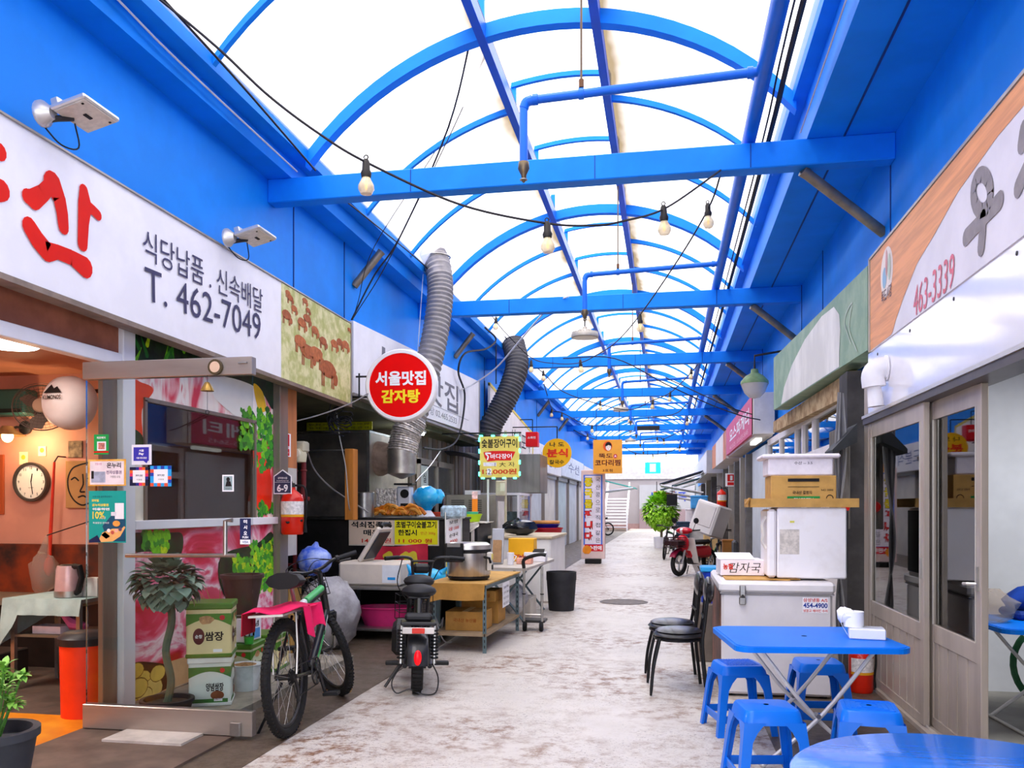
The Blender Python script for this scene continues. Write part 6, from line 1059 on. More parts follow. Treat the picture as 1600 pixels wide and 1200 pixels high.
cable('cable', 'second black wire along the left gutter past the first beam', [(-3.24, 7.5, 4.6), (-3.25, 9, 4.7), (-3.25, 11.3, 4.8), (-3.22, 12.2, 4.62)], .009, CB)
D3 = lambda x, y, Y: at(x, y, Y=Y)
cable('cable', 'dark wire from the left ridge purlin down to the end of the cattle sign', [D3(742, 30, 7.4), D3(700, 200, 8.0), D3(625, 370, 8.9), D3(585, 430, 9.2), D3(549, 500, 9.28)], .010, CB)
cable('cable', 'thin wire from the left ridge purlin to the top of the cattle sign', [D3(760, 80, 8.9), D3(720, 175, 8.6), D3(660, 300, 9.0), D3(600, 420, 9.3), D3(552, 497, 9.3)], .006, CB)
cable('cable', 'thin wire crossing the other two near the left ridge purlin', [D3(762, 82, 9.1), D3(690, 220, 9.0), D3(585, 385, 9.3), D3(560, 470, 9.34), D3(551, 500, 9.34)], .005, CB)
cable('cable', 'black cable looping off the gutter and down the white stew house sign', [at(758, 512, X=-3.25), at(775, 530, X=-3.25), at(760, 545, X=-3.3), at(727, 552, X=-3.45), at(716, 580, X=-3.52), at(726, 615, X=-3.54), at(722, 660, X=-3.54), at(712, 690, X=-3.52), at(690, 702, X=-3.5), at(662, 700, X=-3.5)], .018, CB)
cable('cable', 'white cable running from the roof beam down across the stew house sign', [D3(888, 463, 12.1), D3(860, 478, 12.6), D3(810, 535, 13.6), D3(775, 575, 14.6), at(740, 600, X=-3.5), at(722, 608, X=-3.54)], .014, CW_)
cable('cable', 'thin cable from the dark duct post across to the blue bag on the counter', [at(690, 702, X=-3.5), D3(672, 728, 12.2), D3(656, 745, 11.6), D3(650, 752, 11.05)], .006, CW_)
cable('cable', 'grey cable hanging from the meter towards the price signs', [D3(478, 700, 8.4), D3(492, 735, 9), D3(515, 760, 9.5), D3(540, 778, 9.9), D3(575, 800, 10.2)], .010, M('#9a9896', .5), 6)
cable('cable', 'grey wire crossing the dark stall under the cattle sign', [D3(446, 662, 8.2), D3(500, 648, 8.6), D3(548, 630, 9.1), D3(575, 615, 9.3)], .008, M('#8a8886', .5))
cable('cable', 'hanging wire in front of the grill hood and the orange jamb', [D3(526, 645, 9.4), D3(530, 680, 9.4), D3(540, 730, 9.45), D3(545, 790, 9.5), D3(552, 808, 9.9)], .007, M('#aaa8a4', .5))
b = MB()
for i in range(9):
    a = random.uniform(0, 6.28); r = random.uniform(.07, .2); b.tube([V((math.cos(a+j*.7)*r, random.uniform(-.05, .05), math.sin(a+j*.7)*r*.7-.03*j)) for j in range(8)], .008, CB, 5)
solo('cable_tangle', b, 'tangled black cables bundled under the end of the cattle sign', 'cable', D3(532, 640, 9.35))
# string lights with bulbs
SOCK = M('#2a2622', .5, 0, .1); 
def bulb_mat():
    return glass_mat('bulb_glass', (.96, .90, .74), 1.5)
def bulb(t, p, s=1.0, tilt=(0, 0)):
    T = tr(*p) @ rot('X', tilt[0]) @ rot('Y', tilt[1]) @ Matrix.Scale(s, 4)
    b = MB(T=T); b.lathe([(0, -.145), (.03, -.14), (.043, -.115), (.042, -.095), (.024, -.06), (.02, -.05)], M('#e9d9a8', .2, 0, .1, 20, coat=.5, alpha=.72), (0, 0, 0), 14); b.lathe([(0, -.12), (.008, -.11), (.006, -.07), (0, -.06)], M('#f2b84a', .4, emit=1.2), (0, 0, 0), 6); g = b.build('bulb', t)
    b = MB(T=T); b.lathe([(0, -.055), (.026, -.052), (.03, -.03), (.022, -.012), (.02, .03), (.012, .045), (0, .046)], SOCK, (0, 0, 0), 10); b.ring((0, 0, .055), .012, .004, SOCK, 8, 4, rot('X', 90)); b.build('socket', g)
def string(lab, pts, bulbs, r=.009, s=1.0):
    t = thing('string_light', lab, 'string light', (0, 0, 0), 0, 'strings of bare bulbs under the arcade roof'); MB().tube(curve(pts, 8), r, CB, 5).build('cable', t)
    for p in bulbs: bulb(t, p, s, (random.uniform(-6, 6), random.uniform(-6, 6)))
string('string of bare bulbs sagging from the near left gutter to the first beam', [D3(246, -4, 4.62), D3(340, 75, 4.85), D3(420, 150, 5.05), D3(500, 210, 5.25), D3(575, 255, 5.45), D3(720, 320, 5.9), D3(855, 349, 6.35), D3(930, 352, 6.6), D3(975, 345, 6.75), D3(1040, 325, 7.0), D3(1126, 266, 7.34)], [D3(572, 262, 5.45), D3(855, 358, 6.35), D3(1037, 332, 7.0)], .009, 1.28)
string('string of bare bulbs from the first beam down to the third beam', [D3(1128, 266, 7.37), D3(1107, 325, 8.2), D3(1060, 405, 9.6), D3(1000, 492, 11.4), D3(962, 535, 13), D3(930, 556, 14.3), D3(905, 567, 15), D3(870, 568, 15.8), D3(832, 560, 16.5), D3(790, 520, 15.6), D3(765, 488, 15), D3(757, 470, 14.6)], [D3(1106, 327, 8.2), D3(1000, 498, 11.4), D3(907, 567, 15), D3(830, 568, 16.5), D3(775, 500, 15.3)], .009, 1.25)
string('string of bare bulbs between the third and fourth beams', [D3(785, 520, 16.6), D3(805, 547, 17.2), D3(849, 583, 18.5), D3(880, 612, 20), D3(938, 632, 21), D3(985, 640, 21.4), D3(1019, 626, 21.2), D3(1048, 613, 20.5), D3(1080, 582, 18.5), D3(1100, 555, 17.2)], [D3(849, 583, 18.5), D3(938, 630, 21), D3(1020, 628, 21.2), D3(1047, 616, 20.5), D3(1080, 580, 18.5)], .012, 1.25)
string('string of bare bulbs dipping below the fifth beam', [D3(850, 600, 20), D3(863, 640, 25), D3(878, 645, 25.4), D3(925, 665, 27), D3(985, 655, 26.8), D3(1050, 648, 26), D3(1075, 630, 24)], [D3(862, 642, 25), D3(878, 648, 25.4), D3(925, 667, 27), D3(984, 652, 26.8), D3(1074, 655, 26)], .014, 1.3)
string('far string of bare bulbs by the orange square sign', [D3(895, 671, 31.75), D3(917, 682, 31.3), D3(960, 692, 33), D3(1027, 684, 33), D3(1037, 686, 33), D3(1068, 671, 31.75)], [D3(918, 680, 31), D3(1027, 685, 33), D3(1037, 687, 33), D3(1062, 698, 34)], .016, 1.3)
string('farthest string of bare bulbs before the open end of the arcade', [D3(975, 699, 41.4), D3(993, 708, 41), D3(1020, 710, 42), D3(1042, 707, 42), D3(1062, 699, 41.4)], [D3(993, 709, 41), D3(1020, 711, 42), D3(1041, 708, 42)], .02, 1.3)
cable('cable', 'dark wire crossing under the roof towards the pink sign', [D3(880, 560, 14.5), D3(960, 560, 14), D3(1040, 600, 14), D3(1110, 632, 14.2), D3(1160, 650, 14.3), D3(1188, 656, 14.4)], .010, CB)
cable('cable', 'second dark wire ending above the timber strip on the right', [D3(1040, 590, 15), D3(1100, 618, 14.8), D3(1150, 640, 14.8), D3(1206, 655, 15)], .010, CB)
# high bay lamps
def highbay(lab, x, y, ztop, zb_):
    t = thing('high_bay_lamp', lab, 'lamp', (x, y, zb_), 0, 'grey high bay lamps under the beams'); G = M('#b9b2a6', .45, .4, .1, 8)
    b = MB(); b.lathe([(0, .0), (.2, .0), (.205, .03), (.19, .07), (.11, .085), (.1, .11), (.04, .12), (.03, .16), (0, .16)], G, (0, 0, 0), 28)
    for i in range(28): b.box((.17*math.cos(i*PI/14), .17*math.sin(i*PI/14), .055), (.05, .008, .05), G, R=rot('Z', i*360/28))
    b.build('housing', t); b = MB(); b.lathe([(.175, -.005), (0, -.008)], M('#f1ead9', .3, 0, .05), (0, 0, 0), 24); b.build('lens', t); b = MB(); b.tube([(0, 0, .15), (0, 0, ztop-zb_)], .01, DARKST, 6); b.lathe([(0, 0), (.03, 0), (.035, .05), (.06, .06), (.06, .1), (0, .1)], G, (0, 0, ztop-zb_-.1), 14); b.build('hook', t)
p = D3(914, 528, 12.3); highbay('grey high bay lamp hanging from the second beam', p.x, 12.28, 4.37, p.z); p = D3(970, 642, 22.0); highbay('grey high bay lamp hanging from the fourth beam', p.x, 22.04, 4.37, p.z); p = D3(985, 690, 31.8); highbay('grey high bay lamp hanging from the sixth beam', p.x, 31.78, 4.37, p.z)
b = MB(); b.box((0, -.02, 0), (.92, .06, .16), M('#1c1a1c', .6, 0, .1)); solo('black_box', b, 'black oblong box fixed on the fifth beam', 'box', D3(1011, 669, 31.7))
# green topped lamp on the right
t = thing('bell_lamp', 'green topped lamp with a clear bell glass near the pink sign', 'lamp', D3(1179, 600, 12.9)); b = MB(); b.lathe([(.205, -.0), (.2, .04), (.13, .12), (.06, .16), (.05, .22), (0, .22)], M('#7f9a6a', .5, 0, .2, 6), (0, 0, 0), 26); b.build('shade', t); b = MB(); b.lathe([(0, -.22), (.08, -.2), (.15, -.13), (.195, -.01), (.2, .0)], M('#dcd6cf', .15, 0, .06, 4, alpha=.75), (0, 0, 0), 26); b.build('bell_glass', t)
p = D3(1179, 600, 12.9); b = MB(); b.tube([(0, 0, .2), (0, 0, .42), (1.84-p.x, 0, .5)], .018, DARKST, 6); b.tube([(-.2, 0, .03), (.2, 0, .03)], .012, STEEL, 5); b.build('arm', t)
# diagonal struts and short struts
def strut(lab, a, c, r): solo('brace_pipe', MB().tube([a, a.lerp(c, .06), c], [r*1.15, r, r], M('#8d8272', .4, .6, .25, 6), 12), lab, 'brace')
strut('weathered steel brace pipe from the first beam to the right wall', V((1.14, 7.45, 4.36)), V((1.86, 7.74, 3.88)), .045)
for k, w in ((1, 'second'), (2, 'third'), (3, 'fourth'), (4, 'fifth')): strut('weathered steel brace pipe from the %s beam to the right wall' % w, V((1.2, YB+.1+BAY*k, 4.36)), V((1.86, YB+.4+BAY*k, 3.9)), .05)
for k, w in ((0, 'first'), (1, 'second'), (2, 'third'), (3, 'fourth'), (4, 'fifth')): strut('weathered steel brace pipe on the left wall past the %s beam' % w, V((-3.38, YB+2.3+BAY*k, 4.58)), V((-3.69, YB+2.3+BAY*k-.1, 4.15)), .045)
b = MB(); b.box((0, 0, 0), (.35, .05, .04), M('#f0efe9', .4, emit=.5), .01); solo('small_tube', b, 'short white tube lamp on the second beam by the right wall', 'lamp', V((1.5, 12.1, 4.66)))
# exit sign far away
b = MB(); b.box((0, 0, 0), (.75, .12, .55), M('#1fc7a2', .4, emit=.8), .01); rect(b, (0, -.061, 0), UX, UZ, .3, .4, WH, .002); b.tube([(-.25, 0, .27), (-.25, 0, 1.0)], .015, CB, 4); b.tube([(.25, 0, .27), (.25, 0, 1.0)], .015, CB, 4); solo('exit_sign', b, 'small green exit sign hanging near the far end', 'sign', D3(1020, 731, 41.5))
# ================================================================ bicycles, electric bike, motorbike
def wheel(parent, nm, T, R, r, tyre, rim, spokes=20, hubw=.05, tread=0):
    b = MB(T=T); b.ring((0, 0, 0), R-r, r, tyre, 40, 10)
    if tread:
        for i in range(72):
            a = 2*PI*i/72
            for s in (-1, 1): b.box(((R-.004)*math.cos(a), (R-.004)*math.sin(a), s*r*.4), (.014, .012, r*.55), tyre, R=rot('Z', math.degrees(a)))
    w = b.build(nm, parent); b = MB(T=T); b.ring((0, 0, 0), R-2*r-.008, .012, rim, 36, 6); b.tube([(0, 0, -hubw), (0, 0, hubw)], .018, rim, 8); b.build('rim', w)
    if spokes:
        b = MB(T=T)
        for i in range(spokes): a = 2*PI*i/spokes; q = a+.5*(1 if i % 2 else -1); b.tube([(.016*math.cos(q), .016*math.sin(q), hubw*(.7 if i % 2 else -.7)), ((R-2*r)*math.cos(a), (R-2*r)*math.sin(a), 0)], .0016, STEEL, 4)
        b.build('spokes', w)
    return w
def make_bicycle(lab, loc, rz, lean=0, turn=35, far=False, wb=1.06):
    """local +Y is forward, origin on the ground under the rear axle"""
    t = thing('bicycle', lab, 'bicycle', loc, rz); t.rotation_euler = (0, math.radians(lean), math.radians(rz)); R = .345
    FB = M('#1c1d20', .3, .2, .1, 5, coat=.4); GRN = M('#4fb66a', .35, 0, .05); WHT = M('#e6e8e6', .35, 0, .05)
    A = V((0, 0, R)); BB = V((0, .43, .30)); ST = V((0, .24, .72)); HT = V((0, .80, .80)); HB = V((0, .86, .62)); F = V((0, wb, R))
    RY = rot('Y', 90)
    wheel(t, 'rear_wheel', tr(*A) @ RY, R, .028, RUB, DARKST, 24, .06, not far)
    axis = (HT-HB).normalized(); S = tr(*HB) @ Matrix.Rotation(math.radians(turn), 4, axis) @ tr(*(-HB))
    wheel(t, 'front_wheel', S @ tr(*F) @ RY, R, .028, RUB, DARKST, 24, .045, not far)
    b = MB(); b.tube([BB, ST], .017, FB, 10); b.tube([ST+(BB-ST)*.06, HT-axis*.02], [.02, .024], FB, 10); b.tube([BB, HB+axis*.02], [.024, .027], FB, 10); b.tube([HB-axis*.01, HT+axis*.03], .026, FB, 12)
    for x in (-.06, .06): b.tube([V((x*.5, BB.y-.02, BB.z)), V((x, 0, R))], .011, FB, 8); b.tube([V((x*.4, ST.y, ST.z-.04)), V((x, .0, R))], .009, FB, 8)
    b.tube([BB-UX*.04, BB+UX*.04], .026, FB, 12); fr = b.build('frame', t)
    b = MB(); m1, m2 = ST.lerp(HT, .35), ST.lerp(HT, .95); b.tube([m1, m2], [.0225, .0255], GRN, 10); m1, m2 = ST.lerp(HT, .06), ST.lerp(HT, .3); b.tube([m1, m2], [.0215, .0225], WHT, 10)
    for s in (-1, 1):
        q = BB.lerp(HB, .35)+UX*.0265*s; b.put([q+V((0, -.09, -.105)), q+V((0, .16, .10)), q+V((0, .15, .125)), q+V((0, -.10, -.08))], [(0, 1, 2, 3) if s > 0 else (3, 2, 1, 0)], GRN); q = BB.lerp(HB, .75)+UX*.0275*s; b.put([q+V((0, -.06, -.06)), q+V((0, .05, .06)), q+V((0, .045, .075)), q+V((0, -.065, -.045))], [(0, 1, 2, 3) if s > 0 else (3, 2, 1, 0)], WHT)
    b.build('decal', fr, 'green and white frame stripes')
    b = MB(T=S)
    for x in (-.06, .06): b.tube([HB-axis*.02+UX*x, F+UX*x+(HB-F)*.35], .017, FB, 8); b.tube([F+UX*x+(HB-F)*.4, F+UX*x], .014, STEEL, 8)
    b.tube([HB-axis*.02-UX*.06, HB-axis*.02+UX*.06], .022, FB, 8); b.build('fork', t)
    HC = HT+axis*.11; b = MB(T=S); b.tube([HT, HC], .017, FB, 8); b.tube([HC, HC+V((0, .07, .015))], .018, FB, 8); K = HC+V((0, .08, .02)); b.tube(curve([K+V((-.31, -.06, .03)), K+V((-.16, -.01, .03)), K+V((-.06, 0, 0)), K+V((.06, 0, 0)), K+V((.16, -.01, .03)), K+V((.31, -.06, .03))], 5), .0125, FB, 8); hb = b.build('handlebar', t)
    for s in (-1, 1): b = MB(T=S); b.tube([K+V((s*.20, -.025, .03)), K+V((s*.315, -.062, .03))], .0185, BLACK, 10); b.build('grip', hb); b = MB(T=S); b.tube([K+V((s*.18, .0, .025)), K+V((s*.22, .045, .0)), K+V((s*.3, .02, -.005))], .008, DARKST, 6); b.tube([K+V((s*.17, -.02, .03)), K+V((s*.19, -.022, .03))], .024, DARKST, 8); b.build('brake_lever', hb)
    b = MB()
    for s in (-1, 1): b.tube(curve([S @ (K+V((s*.19, .02, .02))), S @ (K+V((s*.08, .14, .05))), S @ (K+V((-s*.02, .1, -.06))), HB+V((0, .03, .1)), BB.lerp(HB, .6)+UX*.03], 6), .0035, BLACK, 4)
    b.tube(curve([S @ (K+V((.19, .02, .02))), S @ (K+V((.05, .2, .08))), S @ (K+V((-.15, .12, .03))), S @ (HB+V((.03, .05, .05)))], 6), .0035, BLACK, 4); b.build('brake_cable', t)
    SP = V((0, .19, .86)); b = MB(); b.tube([ST-V((0, -.02, .06)), SP], .014, STEEL, 8); b.build('seatpost', t)
    b = MB(); vs = []; nn = 12
    for i in range(nn+1):
        u = i/nn; y = -.14+.28*u; w = .115*(1-u)**.8+.03 if u > .12 else .105+.02*(u/.12); hgt = .04+.012*(1-u)
        for j in range(10): a = 2*PI*j/10; vs.append((SP.x+w*math.cos(a), SP.y+y, SP.z+.035+hgt*math.sin(a)+.015*(1-u)**2))
    fs = [(i*10+j, i*10+(j+1) % 10, (i+1)*10+(j+1) % 10, (i+1)*10+j) for i in range(nn) for j in range(10)]; fs = [f[::-1] for f in fs]+[list(range(10)), list(range(nn*10, nn*10+10))[::-1]]
    b.put(vs, fs, M('#111113', .5, 0, .1, 6), True); b.tube([SP+V((-.03, -.08, .02)), SP+V((-.02, .1, .01))], .005, STEEL, 5); b.tube([SP+V((.03, -.08, .02)), SP+V((.02, .1, .01))], .005, STEEL, 5); b.build('saddle', t)
    b = MB(); CR = BB+UX*.06
    b.tube([CR, CR+V((.02, .05, -.16))], .011, DARKST, 6); b.tube([BB-UX*.06, BB+V((-.08, -.05, .16))], .011, DARKST, 6); b.build('crank', t)
    for q in (CR+V((.06, .05, -.16)), BB+V((-.12, -.05, .16))): MB().box(q, (.1, .07, .022), BLACK, .004).build('pedal', t)
    b = MB(T=tr(*(BB+UX*.045)) @ RY)
    b.ring((0, 0, 0), .085, .006, DARKST, 26, 5); b.ring((0, 0, -.01), .06, .005, STEEL, 20, 5)
    for k in range(5): b.tube([(0, 0, 0), (.085*math.cos(k*PI*.4), .085*math.sin(k*PI*.4), 0)], .006, DARKST, 5)
    b.build('chainring', t); b = MB(T=tr(*(A+UX*.045)) @ RY)
    for k in range(6): b.lathe([(0, 0), (.026+.005*k, 0), (.026+.005*k, .002), (0, .002)], DARKST, (0, 0, .01-.005*k), 20)
    b.build('cassette', t); b = MB(); b.tube([BB+V((.045, -.0, .086)), A+V((.045, 0, .05))], .004, DARKST, 5); b.tube([BB+V((.045, 0, -.086)), A+V((.045, .03, -.13)), A+V((.045, 0, -.05))], .004, DARKST, 5); b.build('chain', t)
    b = MB(); b.tube([A+UX*.055, A+V((.06, .03, -.08)), A+V((.055, .03, -.15))], .011, DARKST, 6); b.build('derailleur', t)
    b = MB(); b.tube([V((-.055, .08, .30)), V((-.2, .02, .02+math.sin(math.radians(-lean))*-.2))], .009, BLACK, 6); b.build('kickstand', t)
    if not far:
        b = MB(); AL3 = M('#c6c2bb', .35, .6, .08)
        for s in (-1, 1): b.tube([V((s*.07, -.01, R+.02)), V((s*.075, .02, .52)), V((s*.065, .06, .735))], .006, AL3, 6); b.tube([V((s*.07, .23, .735)), V((s*.07, -.24, .735))], .006, AL3, 6)
        b.bx((-.10, -.26, .733), (.10, .12, .745), AL3); b.build('rear_rack', t)
        CLp = M('#e4145a', .75, 0, .1, 6); b = MB(); b.grid(lambda u, v: (-.14+.28*u+.01*math.sin(v*9), -.24+.5*v, .758+.012*math.sin(u*7+v*5)), 8, 10, CLp, True, .005); b.grid(lambda u, v: (.14+.02*math.sin(v*8)+.02*u, -.02+.28*v, .757-.16*u-.03*math.sin(v*6)*u), 5, 10, CLp, True, .005); b.grid(lambda u, v: (-.14-.02*u, -.24+.2*v+.02*u, .757-.13*u), 4, 6, M('#a80f2c', .7, 0, .1, 6), True, .005); b.build('seat_cloth', t, 'bright pink cloth over the rear rack')
        b = MB(T=S); FW_ = BLACK
        for z in (0, .05, .1, .15): b.tube([HC+V((x, y, -.17+z)) for x, y in ((-.08, .12), (.08, .12), (.08, .25), (-.08, .25))], .003, FW_, 4, True)
        for x, y in ((-.08, .12), (0, .12), (.08, .12), (.08, .25), (0, .25), (-.08, .25)): b.tube([HC+V((x, y, -.17)), HC+V((x, y, -.02))], .003, FW_, 4)
        b.build('front_basket', t)
    return t
make_bicycle('black and green mountain bicycle with a pink cloth on its rear rack', (-2.43, 5.13, 0), 6, -3.5, 44).scale = (1.11,)*3
# ---- electric bike seen from behind
t = thing('electric_bike', 'small black electric bike with double seat and red tail lamp', 'electric bike', (-1.98, 6.5, 0)); t.rotation_euler = (0, math.radians(1.5), math.radians(17)); BK2 = M('#1d1d20', .4, .1, .1, 6, coat=.2); RY = rot('Y', 90)
def fat(nm, y, S=Matrix()):
    w = wheel(t, nm, S @ tr(0, y, .215) @ RY, .215, .05, RUB, DARKST, 0, .07); b = MB(T=S @ tr(0, y, .215) @ RY)
    for k in range(5): b.tube([(0, 0, 0), (.12*math.cos(k*1.2566), .12*math.sin(k*1.2566), 0)], .016, DARKST, 6)
    for i in range(40): a = 2*PI*i/40; b.box((.212*math.cos(a), .212*math.sin(a), 0), (.012, .018, .07), RUB, R=rot('Z', math.degrees(a)))
    b.build('tread', w)
fat('rear_wheel', 0); ST2 = tr(0, 1.12, .6) @ rot('Z', 12) @ tr(0, -1.12, -.6); fat('front_wheel', 1.18, ST2)
b = MB(); b.tube(curve([(0, .1, .3), (0, .4, .28), (0, .75, .3), (0, 1.0, .55), (0, 1.06, .72)], 5), .04, BK2, 10); b.tube([(0, .35, .3), (0, .3, .74)], .028, BK2, 8)
for x in (-.1, .1): b.tube([(x, 0, .215), (x, .45, .3)], .02, BK2, 8); b.tube([(x, .02, .5), (x, .45, .52)], .014, BK2, 6)
b.build('frame', t)
b = MB(); b.box((-.14, .62, .36), (.16, .5, .26), BK2, .04); b.box((.12, .6, .35), (.1, .46, .22), BK2, .03); b.build('battery_box', t)
b = MB(); vs = [(.085*math.cos(a)*1.0, -.245*math.sin(q)-.0, .215+.245*math.cos(q)) for q in (-.2, .1, .4, .7, 1.0, 1.3, 1.55) for a in (0,)]
pr = [(-.085, -.03), (-.08, 0), (-.04, .018), (.04, .018), (.08, 0), (.085, -.03)]
V2 = []; Q = [-.5+.27*i for i in range(8)]
for q in Q:
    for x, h in pr: V2.append((x, -(.25+h)*math.sin(q), .215+(.25+h)*math.cos(q)))
b.put(V2, [(i*6+j, i*6+j+1, (i+1)*6+j+1, (i+1)*6+j) for i in range(7) for j in range(5)], BK2, True); b.build('rear_fender', t)
b = MB(); b.blob((0, -.27, .33), (.03, .025, .06), M('#d8101a', .2, 0, .05, 4, emit=.4), 12, 8); b.build('tail_lamp', t)
b = MB(); b.bx((-.125, -.17, .50), (.125, -.155, .55), M('#d5cfc8', .3), .004); b.bx((-.05, -.176, .503), (.05, -.168, .547), M('#d63a30', .3), .004); b.build('reflector', t); b = MB(); b.box((0, -.06, .575), (.28, .18, .03), BK2, .008); b.build('rear_carrier', t)
SE = M('#232326', .55, 0, .12, 12)
b = MB(); b.box((0, -.06, .62), (.22, .12, .06), SE, .02); b.tube([(0, -.05, .6), (0, .05, .75)], .02, BK2, 6); b.build('passenger_pad', t)
def saddle2(y, z, w): b = MB(); b.blob((0, y, z), (w, .13, .06), SE, 20, 8); b.box((0, y, z-.045), (w*1.3, .18, .03), BK2, .01); b.tube([(0, y, z-.05), (0, y+.04, z-.3)], .018, BK2, 8); b.build('saddle', t)
saddle2(.22, .80, .145); saddle2(.58, .85, .135)
for x in (-.135, .135):
    b = MB(); b.tube([(x, .03, .23), (x, .08, .54)], .016, STEEL, 8)
    for k in range(9): b.ring((x, .035+.005*k, .28+.027*k), .027, .008, BLACK, 14, 5)
    b.build('shock_absorber', t)
for s in (-1, 1):
    MB().box((s*.2, .18, .21), (.12, .07, .03), BLACK, .006).build('foot_peg', t)
b = MB(T=ST2)
for x in (-.09, .09): b.tube([(x, 1.08, .72), (x, 1.18, .22)], .018, BK2, 8)
b.tube([(0, 1.06, .62), (0, 1.02, .86)], .03, BK2, 8); b.build('fork', t)
b = MB(T=ST2)
for s in (-1, 1): b.tube(curve([(s*.07, 1.02, .8), (s*.09, 1.0, .95), (s*.11, .97, 1.02), (s*.2, .93, 1.04), (s*.36, .86, 1.03)], 5), .014, BK2, 8)
b.tube([(-.11, .97, 1.0), (.11, .97, 1.0)], .012, BK2, 6); b.box((0, 1.03, .93), (.17, .1, .09), BK2, .03); hb = b.build('handlebar', t)
for s in (-1, 1): b = MB(T=ST2); b.tube([(s*.24, .91, 1.038), (s*.37, .855, 1.03)], .019, BLACK, 10); b.build('grip', hb); b = MB(T=ST2); b.tube([(s*.2, .95, 1.03), (s*.24, .99, 1.02), (s*.33, .95, 1.015)], .007, DARKST, 6); b.build('brake_lever', hb)
b = MB(T=ST2); b.tube(curve([(-.2, .93, 1.02), (-.24, .92, .8), (-.12, 1.0, .62), (-.05, 1.06, .5)], 6), .005, BLACK, 5); b.tube(curve([(.2, .93, 1.02), (.1, 1.0, .8), (.02, 1.06, .6)], 6), .005, BLACK, 5); b.build('brake_cable', t)
b = MB(T=ST2)
for z in (.42, .5, .58, .66): b.tube([(x, y, z) for x, y in ((-.16, 1.2), (.16, 1.2), (.16, 1.42), (-.16, 1.42))], .005, BLACK, 4, True)
for x, y in ((-.16, 1.2), (-.05, 1.2), (.05, 1.2), (.16, 1.2), (.16, 1.42), (.0, 1.42), (-.16, 1.42)): b.tube([(x, y, .42), (x, y, .66)], .004, BLACK, 4)
b.build('front_basket', t); b = MB(); b.tube(curve([(-.12, .1, .22), (-.2, -.05, .1), (-.16, -.1, .02), (-.06, -.1, .05), (.05, -.12, .015), (.15, -.08, .02), (.17, .02, .12), (.12, .1, .22)], 5), .006, DARKST, 5); b.build('loose_strap', t); b = MB(); b.tube([(-.14, .2, .2), (-.26, .16, .012)], .012, DARKST, 6); b.build('side_stand', t)
# ---- delivery motorbike facing the camera
t = thing('delivery_motorbike', 'red and white delivery motorbike with a big white box, front wheel turned to the lane', 'motorbike', (.27, 18.45, 0), 55 + 90); MR = M('#c81428', .3, 0, .06, 4, coat=.5); MW = M('#e6e1da', .35, 0, .05, 4)
def mw(nm, y):
    w = wheel(t, nm, tr(0, y, .28) @ RY, .28, .05, RUB, M('#b4b2ae', .35, .6), 0, .06); b = MB(T=tr(0, y, .28) @ RY)
    for k in range(3):
        for d in (-.16, .16): b.tube([(0, 0, 0), (.19*math.cos(k*2.094+d), .19*math.sin(k*2.094+d), 0)], .014, M('#b4b2ae', .35, .6), 6)
    b.build('spokes', w)
mw('front_wheel', 0); mw('rear_wheel', -1.2)
b = MB()
for x in (-.08, .08): b.tube([(x, 0, .28), (x, -.14, .66)], .024, M('#c9c6c0', .3, .5), 8)
b.build('fork', t); b = MB(); V2 = []
for i in range(8):
    q = -1.0+.3*i
    for x, h in ((-.075, -.03), (-.06, 0), (0, .02), (.06, 0), (.075, -.03)): V2.append((x, -(.31+h)*math.sin(q)*-1, .28+(.31+h)*math.cos(q)))
b.put(V2, [(i*5+j, (i+1)*5+j, (i+1)*5+j+1, i*5+j+1) for i in range(7) for j in range(4)], M('#8a1238', .35, 0, .06, 4), True); b.build('front_fender', t)
b = MB(); b.blob((0, -.14, .70), (.15, .13, .2), MR, 16, 9); b.box((0, -.05, .72), (.16, .08, .16), MR, .03); b.build('front_cowl', t); b = MB(); b.grid(lambda u, v: ((-.24+.48*u), -.2-.1*math.cos((u-.5)*2.6)*.6-.18*v, .82-.55*v), 10, 6, MW, True, .015); b.build('leg_shield', t); b = MB(); b.blob((0, -.2, .98), (.2, .13, .08), MR, 16, 8); b.blob((0, -.12, .98), (.07, .05, .06), M('#e9ecec', .15), 12, 7); hd = b.build('headlamp_cowl', t)
b = MB()
for s in (-1, 1): b.tube([(s*.1, -.22, .98), (s*.34, -.3, 1.0)], .016, BLACK, 8)
b.build('handlebar', t)
for s in (-1, 1): b = MB(); b.tube([(s*.2, -.24, 1.0), (s*.27, -.24, 1.16)], .007, BLACK, 5); b.lathe([(0, 0), (.06, .005), (.065, .02), (0, .035)], BLACK, (s*.28, -.22, 1.2), 16, rot('X', 90)); b.build('mirror', t)
b = MB(); b.box((0, -.75, .5), (.24, .8, .26), MR, .06); b.box((0, -.55, .34), (.2, .3, .2), DARKST, .04); b.tube([(.14, -.5, .3), (.16, -1.3, .34)], .04, STEEL, 10); b.build('body', t); b = MB(); b.box((0, -.78, .72), (.26, .62, .1), BLACK, .04); b.build('seat', t)
b = MB(T=tr(0, -1.25, 1.22) @ rot('X', 10) @ rot('Y', -16)); b.box((0, 0, 0), (.62, .56, .74), M('#ded9d6', .4, 0, .04, 3), .04); b.box((0, .285, .06), (.48, .02, .5), M('#d2cdca', .4, 0, .04, 3), .01); b.build('delivery_box', t)
b = MB(T=tr(0, .14, .74))
BK = M('#3a1f22', .6, 0, .15, 6)
for z in (-.1, -.05, 0, .05, .1): b.tube([(-.18, -.14, z), (.18, -.14, z), (.18, .16, z), (-.18, .16, z)], .009, BK, 4, True)
for x in (-.18, -.09, 0, .09, .18):
    for y in (-.14, .16): b.tube([(x, y, -.1), (x, y, .1)], .007, BK, 4)
